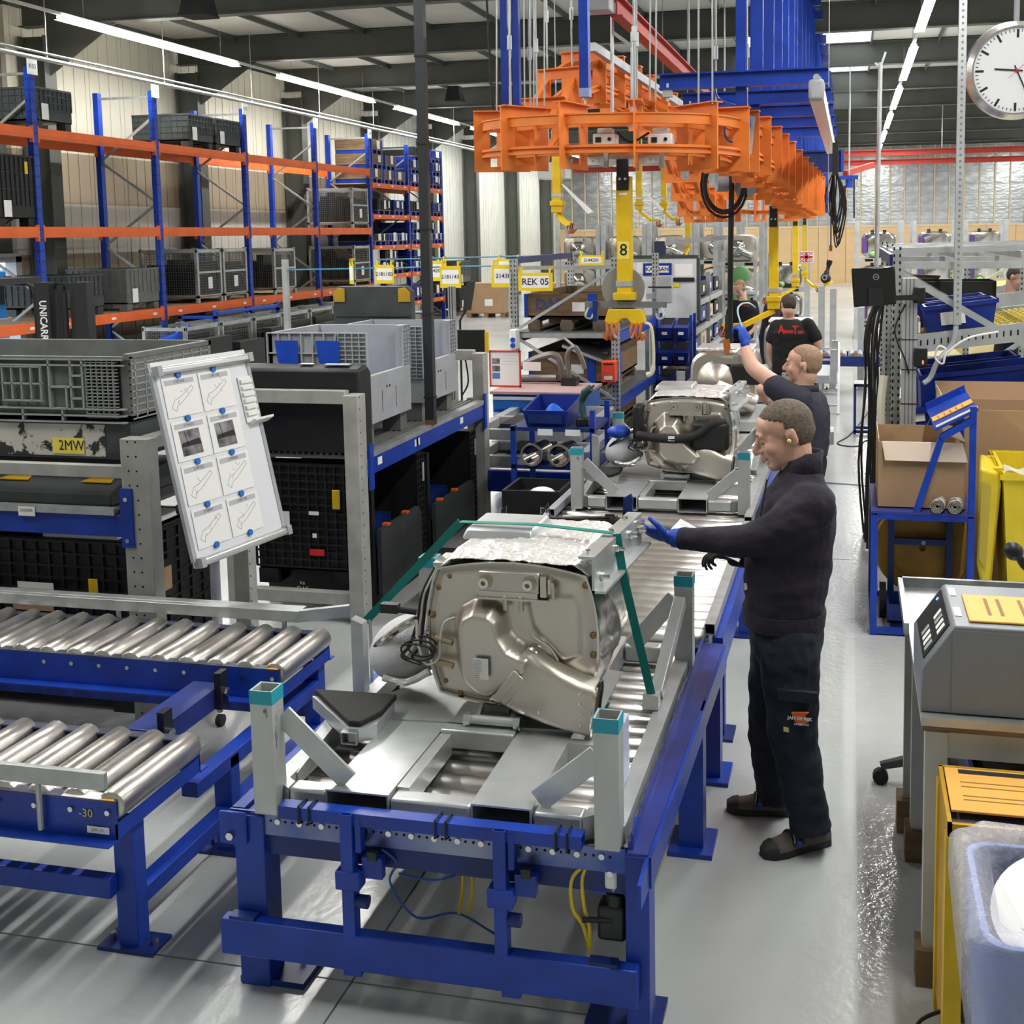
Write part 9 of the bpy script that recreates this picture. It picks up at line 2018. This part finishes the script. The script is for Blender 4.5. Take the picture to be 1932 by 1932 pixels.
# ---- main worker
A = lambda px, py, dy=0.0: at(px, py, y=4.74+dy)
p = thing('person', 'ear-plugged man in navy fleece and dark work trousers reaching to the front exhaust box', 'person', (-0.26, 4.72, 0))
f, s = V3(-0.985, -0.17, 0).normalized(), V3(0.17, -0.985, 0).normalized()
bd = MB(); hc = A(1479, 820); L = head(p, bd, hc, (-0.95, -0.14, -0.28), (-0.28, 0, 1), 1.13, HAIR, 0.050, True, hr=0.975)
limb(bd, [L(-0.03, 0, -0.05), A(1505, 885), A(1510, 930)], [0.062, 0.064, 0.085])
trunk(bd, [(A(1485, 1150), 0.10, 0.14), (A(1490, 1050), 0.11, 0.15), (A(1505, 960), 0.11, 0.16), (A(1508, 905), 0.06, 0.08)], f, s)
baked(bd, 'body', SKIN, p, 0.0052, 6)
b = MB()
trunk(b, [(A(1479, 1160), 0.160, 0.185), (A(1481, 1120), 0.168, 0.19), (A(1487, 1050), 0.176, 0.195), (A(1499, 985), 0.165, 0.205), (A(1508, 935), 0.140, 0.20), (A(1512, 905), 0.098, 0.13), (A(1514, 885), 0.078, 0.088)], f, s)
limb(b, [A(1528, 955, -0.15), A(1470, 1000, -0.19), A(1405, 1022, -0.14), A(1345, 1018, -0.07), A(1290, 1016, -0.01)], [0.10, 0.085, 0.068, 0.055, 0.044])
limb(b, [A(1520, 955, 0.17), A(1470, 1040, 0.22), A(1420, 1045, 0.18), A(1388, 1050, 0.10)], [0.09, 0.075, 0.06, 0.045])
baked(b, 'fleece_jacket', NAVY, p, 0.010, 3, 0.011, 7.5)
b = MB(); rg = []
for c, a, w in ((A(1512, 893), 0.086, 0.092), (A(1513, 870), 0.082, 0.084), (A(1516, 850), 0.080, 0.080)): rg.append([c+f*(a*math.cos(q))+s*(w*math.sin(q))+Z1*(-0.045*max(0, math.cos(q))) for q in [2*PI*k/28 for k in range(28)]])
b.loft(rg, False, False); b.build('collar', NAVY, p, ang=180, solid=0.010)
b = MB(); trunk(b, [(A(1478, 1172), 0.166, 0.190), (A(1479, 1148), 0.170, 0.194), (A(1480, 1142), 0.166, 0.192)], f, s, 32); b.build('waistband', NAVY, p, ang=60)
MB().cyl(A(1296, 1017, -0.012), A(1284, 1016, -0.004), 0.046, 16).build('cuff', NAVY, p); MB().tube([A(1447, 905, -0.06), A(1437, 960, -0.11), A(1433, 985, -0.12)], 0.004, 5).build('zip', BLACKR, p)
b = MB()
trunk(b, [(A(1482, 1150), 0.150, 0.175), (A(1484, 1200), 0.152, 0.18), (A(1484, 1240), 0.130, 0.17)], f, s)
limb(b, [A(1490, 1215, -0.09), A(1492, 1300, -0.11), A(1497, 1385, -0.13), A(1512, 1470, -0.15), A(1526, 1540, -0.165), A(1531, 1566, -0.17)], [0.125, 0.112, 0.10, 0.09, 0.083, 0.085], end=False)
limb(b, [A(1466, 1215, 0.08), A(1458, 1300, 0.10), A(1453, 1380, 0.11), A(1455, 1440, 0.12), A(1460, 1480, 0.13), A(1462, 1510, 0.13)], [0.115, 0.105, 0.092, 0.084, 0.078, 0.08], end=False)
baked(b, 'trousers', TROUS, p, 0.010, 3, 0.011, 7)
MB().ext([A(1465, 1300, -0.225), A(1543, 1308, -0.225), A(1543, 1330, -0.228), A(1468, 1322, -0.228)], (0, 0.02, 0)).build('pocket_flap', TROUS, p, bevel=0.003)
MB().ext([A(1493, 1345, -0.236), A(1526, 1345, -0.236), A(1518, 1352, -0.236), A(1526, 1362, -0.236), A(1510, 1370, -0.236), A(1500, 1362, -0.236)], (0, 0.012, 0)).build('orange_emblem', mat('emblem_orange', (0.62, 0.13, 0.03), 0.6), p)
text(p, 'JAN DE RIJK', 0.018, A(1509, 1356, -0.2375), (1, 0, -0.01), Z1, PAPER, bold=0.03); text(p, 'LOGISTICS', 0.012, A(1512, 1367, -0.2375), (1, 0, -0.01), Z1, PAPER, bold=0.03)
q = MB().ext([A(1478, 1372, -0.232), A(1488, 1374, -0.232), A(1488, 1382, -0.232), A(1478, 1380, -0.232)], (0, 0.01, 0)).build('yellow_tab', mat('tab_yellow', (0.7, 0.6, 0.2), 0.6), p)
MB().ext([A(1404, 1102, -0.10), A(1410, 1100, -0.10), A(1410, 1112, -0.10), A(1404, 1114, -0.10)], (0, 0.01, 0)).build('side_tag', PAPER, p)
shoe(p, (-0.075, 4.66, 0), (-0.325, 4.485, 0), SHOEM, mat('shoe_sole', (0.02, 0.02, 0.021), 0.6)); shoe(p, (-0.205, 4.875, 0), (-0.505, 4.845, 0), SHOEM, MATS['shoe_sole'])
hand(p, A(1272, 1016, 0.0), A(1200, 996, 0.03), (0.1, 0.55, 0.8), GLOVE, 0.28, 1.25, cuff=A(1294, 1016, -0.01))
hand(p, A(1384, 1050, 0.10), A(1345, 1045, 0.06), (0, -0.2, -1), mat('black_glove', (0.012, 0.012, 0.013), 0.6), 0.7, 1.0, 'black_glove')
t = thing('clipboard', 'white sheet on a clipboard held low by the man in the navy fleece', 'clipboard', A(1330, 1020, 0.05)); MB().ext([A(1266, 998, 0.05), A(1284, 979, 0.17), A(1402, 1044, 0.15), A(1394, 1060, 0.03)], (0, 0.002, -0.004)).build('board', WHITE, t)
b = MB()
for k in range(4): u = A(1288+k*5, 990+k*3, 0.058); b.box(u.x-0.012, u.x+0.012, u.y-0.001, u.y, u.z-0.001, u.z+0.001)
b.build('print', INKG, t, kind='stuff')
# ---- man in the polo shirt reaching up with the hoist
A = lambda px, py, dy=0.0: at(px, py, y=7.3+dy)
p = thing('person', 'man with cropped hair in navy polo shirt reaching up with a blue glove', 'person', (-0.25, 7.3, 0))
f, s = V3(-0.97, 0.25, 0).normalized(), V3(-0.25, -0.97, 0).normalized()
bd = MB(); L = head(p, bd, A(1515, 688), (-0.97, 0.20, 0.05), (0.05, 0, 1), 1.03, FUZZ, 0.060, hr=0.965)
limb(bd, [L(-0.03, 0, -0.06), A(1517, 722), A(1518, 745)], [0.062, 0.062, 0.08])
trunk(bd, [(A(1520, 850), 0.10, 0.14), (A(1518, 780), 0.11, 0.16), (A(1517, 740), 0.07, 0.10)], f, s)
limb(bd, [A(1490, 745, -0.16), A(1445, 712, -0.12), A(1421, 693, -0.08), A(1411, 672, -0.05), A(1406, 655, -0.03)], [0.062, 0.052, 0.050, 0.042, 0.030])
limb(bd, [A(1478, 755, 0.16), A(1450, 752, 0.18), A(1438, 735, 0.15)], [0.055, 0.045, 0.04])
baked(bd, 'body', SKIN, p, 0.0065, 4)
b = MB(); trunk(b, [(A(1516, 860), 0.145, 0.18), (A(1518, 815), 0.150, 0.185), (A(1518, 780), 0.150, 0.20), (A(1517, 752), 0.125, 0.20), (A(1518, 736), 0.085, 0.12)], f, s)
limb(b, [A(1508, 757, -0.16), A(1482, 742, -0.16), A(1463, 730, -0.15)], [0.092, 0.082, 0.078]); limb(b, [A(1500, 762, 0.17), A(1472, 760, 0.18)], [0.085, 0.075])
baked(b, 'polo_shirt', mat('navy_polo', (0.028, 0.026, 0.045), 0.85, var=0.2, vscale=10), p, 0.012, 4, 0.006, 9)
b = MB(); rg = []
for c, a, w in ((A(1518, 738), 0.088, 0.09), (A(1520, 724), 0.080, 0.078)): rg.append([c+f*(a*math.cos(q))+s*(w*math.sin(q)) for q in [2*PI*k/24 for k in range(24)]])
b.loft(rg, False, False); b.build('collar', MATS['navy_polo'], p, ang=180, solid=0.008)
b = MB(); trunk(b, [(A(1516, 845), 0.135, 0.165), (A(1516, 880), 0.14, 0.17), (A(1516, 905), 0.12, 0.16)], f, s)
for d_, x in ((-0.1, 0), (0.1, 0.02)): g = A(1516, 890, d_); limb(b, [g, (g.x-0.01, g.y, 0.5), (g.x+0.02, g.y, 0.1)], [0.105, 0.085, 0.07]); shoe(p, (g.x+0.07, g.y, 0), (g.x-0.21, g.y+0.03, 0), SHOEM, MATS['shoe_sole'], False)
baked(b, 'trousers', TROUS, p, 0.014, 4, 0.008, 8)
hand(p, A(1406, 652, -0.03), A(1402, 630, -0.02), (-0.7, 0.4, 0), GLOVE, 0.75, 1.12)
t = thing('hoist_control', 'orange and chrome air tool control held up by the man in the polo shirt', 'tool', A(1385, 655, -0.02))
MB().cyl(A(1370, 640, 0), A(1373, 668, 0), 0.022, 10).build('orange_body', mat('tool_orange', (0.45, 0.13, 0.03), 0.35), t); MB().cyl(A(1360, 670, 0), A(1382, 672, 0), 0.018, 10).build('chrome_end', CHROME, t); MB().tube([A(1375, 662, 0), A(1390, 664, -0.01), A(1404, 652, -0.02)], 0.017, 8).build('handle', CHROME, t); MB().cyl(A(1371, 640, 0), (A(1371, 640, 0).x, A(1371, 640, 0).y, 1.98), 0.01, 6).build('suspension', BLACKR, t)
MB().tube([A(1405, 630, -0.02), A(1392, 590, 0.1), A(1397, 575, 0.2), A(1412, 572, 0.25), A(1425, 580, 0.3)], 0.006, 6, smooth=6).build('air_hose', mat('pale_hose', (0.35, 0.48, 0.52), 0.3), t)
# ---- man seen from behind, lettered shirt
A = lambda px, py, dy=0.0: at(px, py, y=12.9+dy)
p = thing('person', 'man seen from behind in black T-shirt with red lettering at the line', 'person', (-0.66, 12.9, 0))
f, s = V3(-0.2, 0.98, 0).normalized(), V3(-0.98, -0.2, 0).normalized()
bd = MB(); L = head(p, bd, A(1487, 577), (-0.35, 0.85, -0.35), (0, 0.3, 1), 1.0, DARKH, 0.05, lids=False)
limb(bd, [L(-0.02, 0, -0.06), A(1488, 597), A(1489, 610)], [0.06, 0.062, 0.08]); trunk(bd, [(A(1492, 690), 0.10, 0.15), (A(1492, 620), 0.10, 0.18)], f, s)
limb(bd, [A(1460, 625), A(1454, 655), A(1462, 685, 0.08)], [0.055, 0.045, 0.035]); limb(bd, [A(1532, 622), A(1543, 650), A(1534, 672, 0.1)], [0.058, 0.048, 0.036])
baked(bd, 'body', SKIN, p, 0.009, 3)
b = MB(); trunk(b, [(A(1488, 705), 0.13, 0.18), (A(1490, 660), 0.14, 0.19), (A(1494, 628), 0.14, 0.225), (A(1492, 610), 0.10, 0.17), (A(1489, 602), 0.07, 0.09)], f, s)
limb(b, [A(1466, 617), A(1457, 640)], [0.085, 0.075]); limb(b, [A(1524, 615), A(1538, 636)], [0.088, 0.078]); baked(b, 'black_tshirt', BLACKT, p, 0.013, 4, 0.006, 8)
RL = mat('red_print', (0.62, 0.03, 0.02), 0.6); RX_ = -s; q0 = A(1495, 622, -0.17)
[text(p, w_, z_, A(x_, y_, -0.185 if x_ < 1500 else -0.165), RX_, Z1, RL, bold=0.03, sx=k_) for w_, z_, x_, y_, k_ in (('A', 0.13, 1474, 622, 0.75), ('ptcom', 0.065, 1487.5, 625, 0.62), ('T', 0.125, 1500.5, 623, 0.8), ('eam', 0.065, 1511, 626, 0.62))]
b = MB(); trunk(b, [(A(1488, 698), 0.125, 0.17), (A(1487, 725), 0.13, 0.175)], f, s)
for x in (-0.10, 0.10): g = A(1487, 718); limb(b, [(g.x+x, g.y, g.z), (g.x+x, g.y+0.02, 0.5), (g.x+x, g.y, 0.1)], [0.105, 0.085, 0.07]); shoe(p, (g.x+x, g.y-0.08, 0), (g.x+x-0.03, g.y+0.2, 0), SHOEM, MATS['shoe_sole'], False)
baked(b, 'trousers', TROUS, p, 0.015, 3)
# ---- man in navy T-shirt looking down
A = lambda px, py, dy=0.0: at(px, py, y=17.0+dy)
p = thing('person', 'man with shaved head in navy T-shirt looking down beside the parts shelving', 'person', (-1.55, 17.0, 0))
f, s = V3(-0.35, -0.94, 0).normalized(), V3(0.94, -0.35, 0).normalized()
bd = MB(); L = head(p, bd, A(1395, 545), (-0.45, -0.75, -0.45), (-0.15, -0.3, 1), 1.02, FUZZ, 0.075, hr=0.972)
limb(bd, [L(-0.03, 0, -0.06), A(1401, 562), A(1402, 572)], [0.06, 0.062, 0.08]); trunk(bd, [(A(1402, 625), 0.10, 0.14), (A(1402, 580), 0.10, 0.17)], f, s)
limb(bd, [A(1380, 585), A(1376, 612), A(1377, 632, -0.08)], [0.055, 0.045, 0.032]); limb(bd, [A(1424, 585), A(1423, 612), A(1413, 630, -0.12)], [0.055, 0.045, 0.034]); baked(bd, 'body', SKIN, p, 0.009, 3)
b = MB(); trunk(b, [(A(1398, 640), 0.14, 0.18), (A(1400, 605), 0.145, 0.185), (A(1402, 582), 0.135, 0.215), (A(1402, 571), 0.095, 0.15), (A(1402, 566), 0.07, 0.09)], f, s); limb(b, [A(1384, 576), A(1379, 595)], [0.085, 0.075]); limb(b, [A(1420, 576), A(1424, 594)], [0.085, 0.075]); baked(b, 'navy_tshirt', TSHIRT, p, 0.013, 4, 0.006, 8)
text(p, 'JAN DE RIJK', 0.03, A(1406, 577, -0.18), s, Z1, RL, bold=0.03)
b = MB(); trunk(b, [(A(1396, 634), 0.13, 0.17), (A(1394, 655), 0.13, 0.175)], f, s)
for k in (-0.1, 0.1): g = A(1393, 652)+s*k; limb(b, [g, (g.x, g.y-0.03, 0.5), (g.x, g.y, 0.1)], [0.105, 0.088, 0.075]); shoe(p, (g.x+0.03, g.y+0.07, 0), (g.x-0.08, g.y-0.2, 0), SHOEM, MATS['shoe_sole'], False)
baked(b, 'jeans', mat('dark_jeans', (0.015, 0.025, 0.06), 0.85, var=0.3, vscale=8), p, 0.015, 3)
for w_, t_ in ((A(1377, 633, -0.08), A(1377, 648, -0.12)), (A(1413, 631, -0.12), A(1406, 640, -0.18))): hand(p, w_, t_, f, GLOVE, 0.6, 1.1)
# ---- two half-hidden figures
def small_person(label, x, y, z, f, shirt, lean, hair):
    p = thing('person', label, 'person', (x, y, 0)); f = Vector(f).normalized(); s = Z1.cross(f)
    bd = MB(); hc = V3(x, y, z)+f*lean; L = head(p, bd, hc, f+V3(0, 0, -0.5), Z1+f*0.4, 1.0, hair, 0.045); n0 = hc-V3(0, 0, 0.14)-f*0.06; limb(bd, [L(-0.03, 0, -0.06), n0, n0-V3(0, 0, 0.1)], [0.06, 0.06, 0.08])
    ct = V3(x, y, z-0.30)+f*lean*0.6
    for k in (-1, 1): limb(bd, [ct+s*k*0.2, ct+s*k*0.26+f*0.12-Z1*0.25, ct+s*k*0.18+f*0.36-Z1*0.30], [0.055, 0.045, 0.035])
    baked(bd, 'body', SKIN, p, 0.009, 3)
    b = MB(); trunk(b, [(V3(x, y, z-0.80), 0.13, 0.17), (V3(x, y, z-0.55)+f*lean*0.3, 0.13, 0.18), (ct, 0.13, 0.21), (ct+V3(0, 0, 0.12)+f*lean*0.3, 0.08, 0.11)], f, s)
    for k in (-1, 1): limb(b, [ct+s*k*0.18, ct+s*k*0.25+f*0.08-Z1*0.16], [0.085, 0.075])
    baked(b, 'shirt', shirt, p, 0.014, 3)
    b = MB()
    for k in (-1, 1): limb(b, [V3(x, y, z-0.82)+s*k*0.09, V3(x, y, 0.45)+s*k*0.1, V3(x, y, 0.1)+s*k*0.1], [0.12, 0.09, 0.07]); g = V3(x, y, 0)+s*k*0.1; shoe(p, g-f*0.07, g+f*0.2, SHOEM, MATS['shoe_sole'], False)
    baked(b, 'trousers', TROUS, p, 0.016, 3)
    for k in (-1, 1): w_ = ct+s*k*0.18+f*0.36-Z1*0.30; hand(p, w_, w_+f*0.1-Z1*0.03, -Z1, GLOVE, 0.5, 1.0)
a = at(1448, 548, y=20.2); small_person('bent worker in dark maroon shirt behind the large yellow hanger', a.x, 20.2, a.z+0.02, (0.9, -0.3, 0), mat('maroon_shirt', (0.03, 0.012, 0.02), 0.85), 0.16, DARKH)
a = at(1916, 520, y=12.4); small_person('dark-haired person at the right edge behind the flow rack', a.x-0.05, 12.45, a.z-0.02, (0.85, -0.5, 0), TSHIRT, 0.08, DARKH)
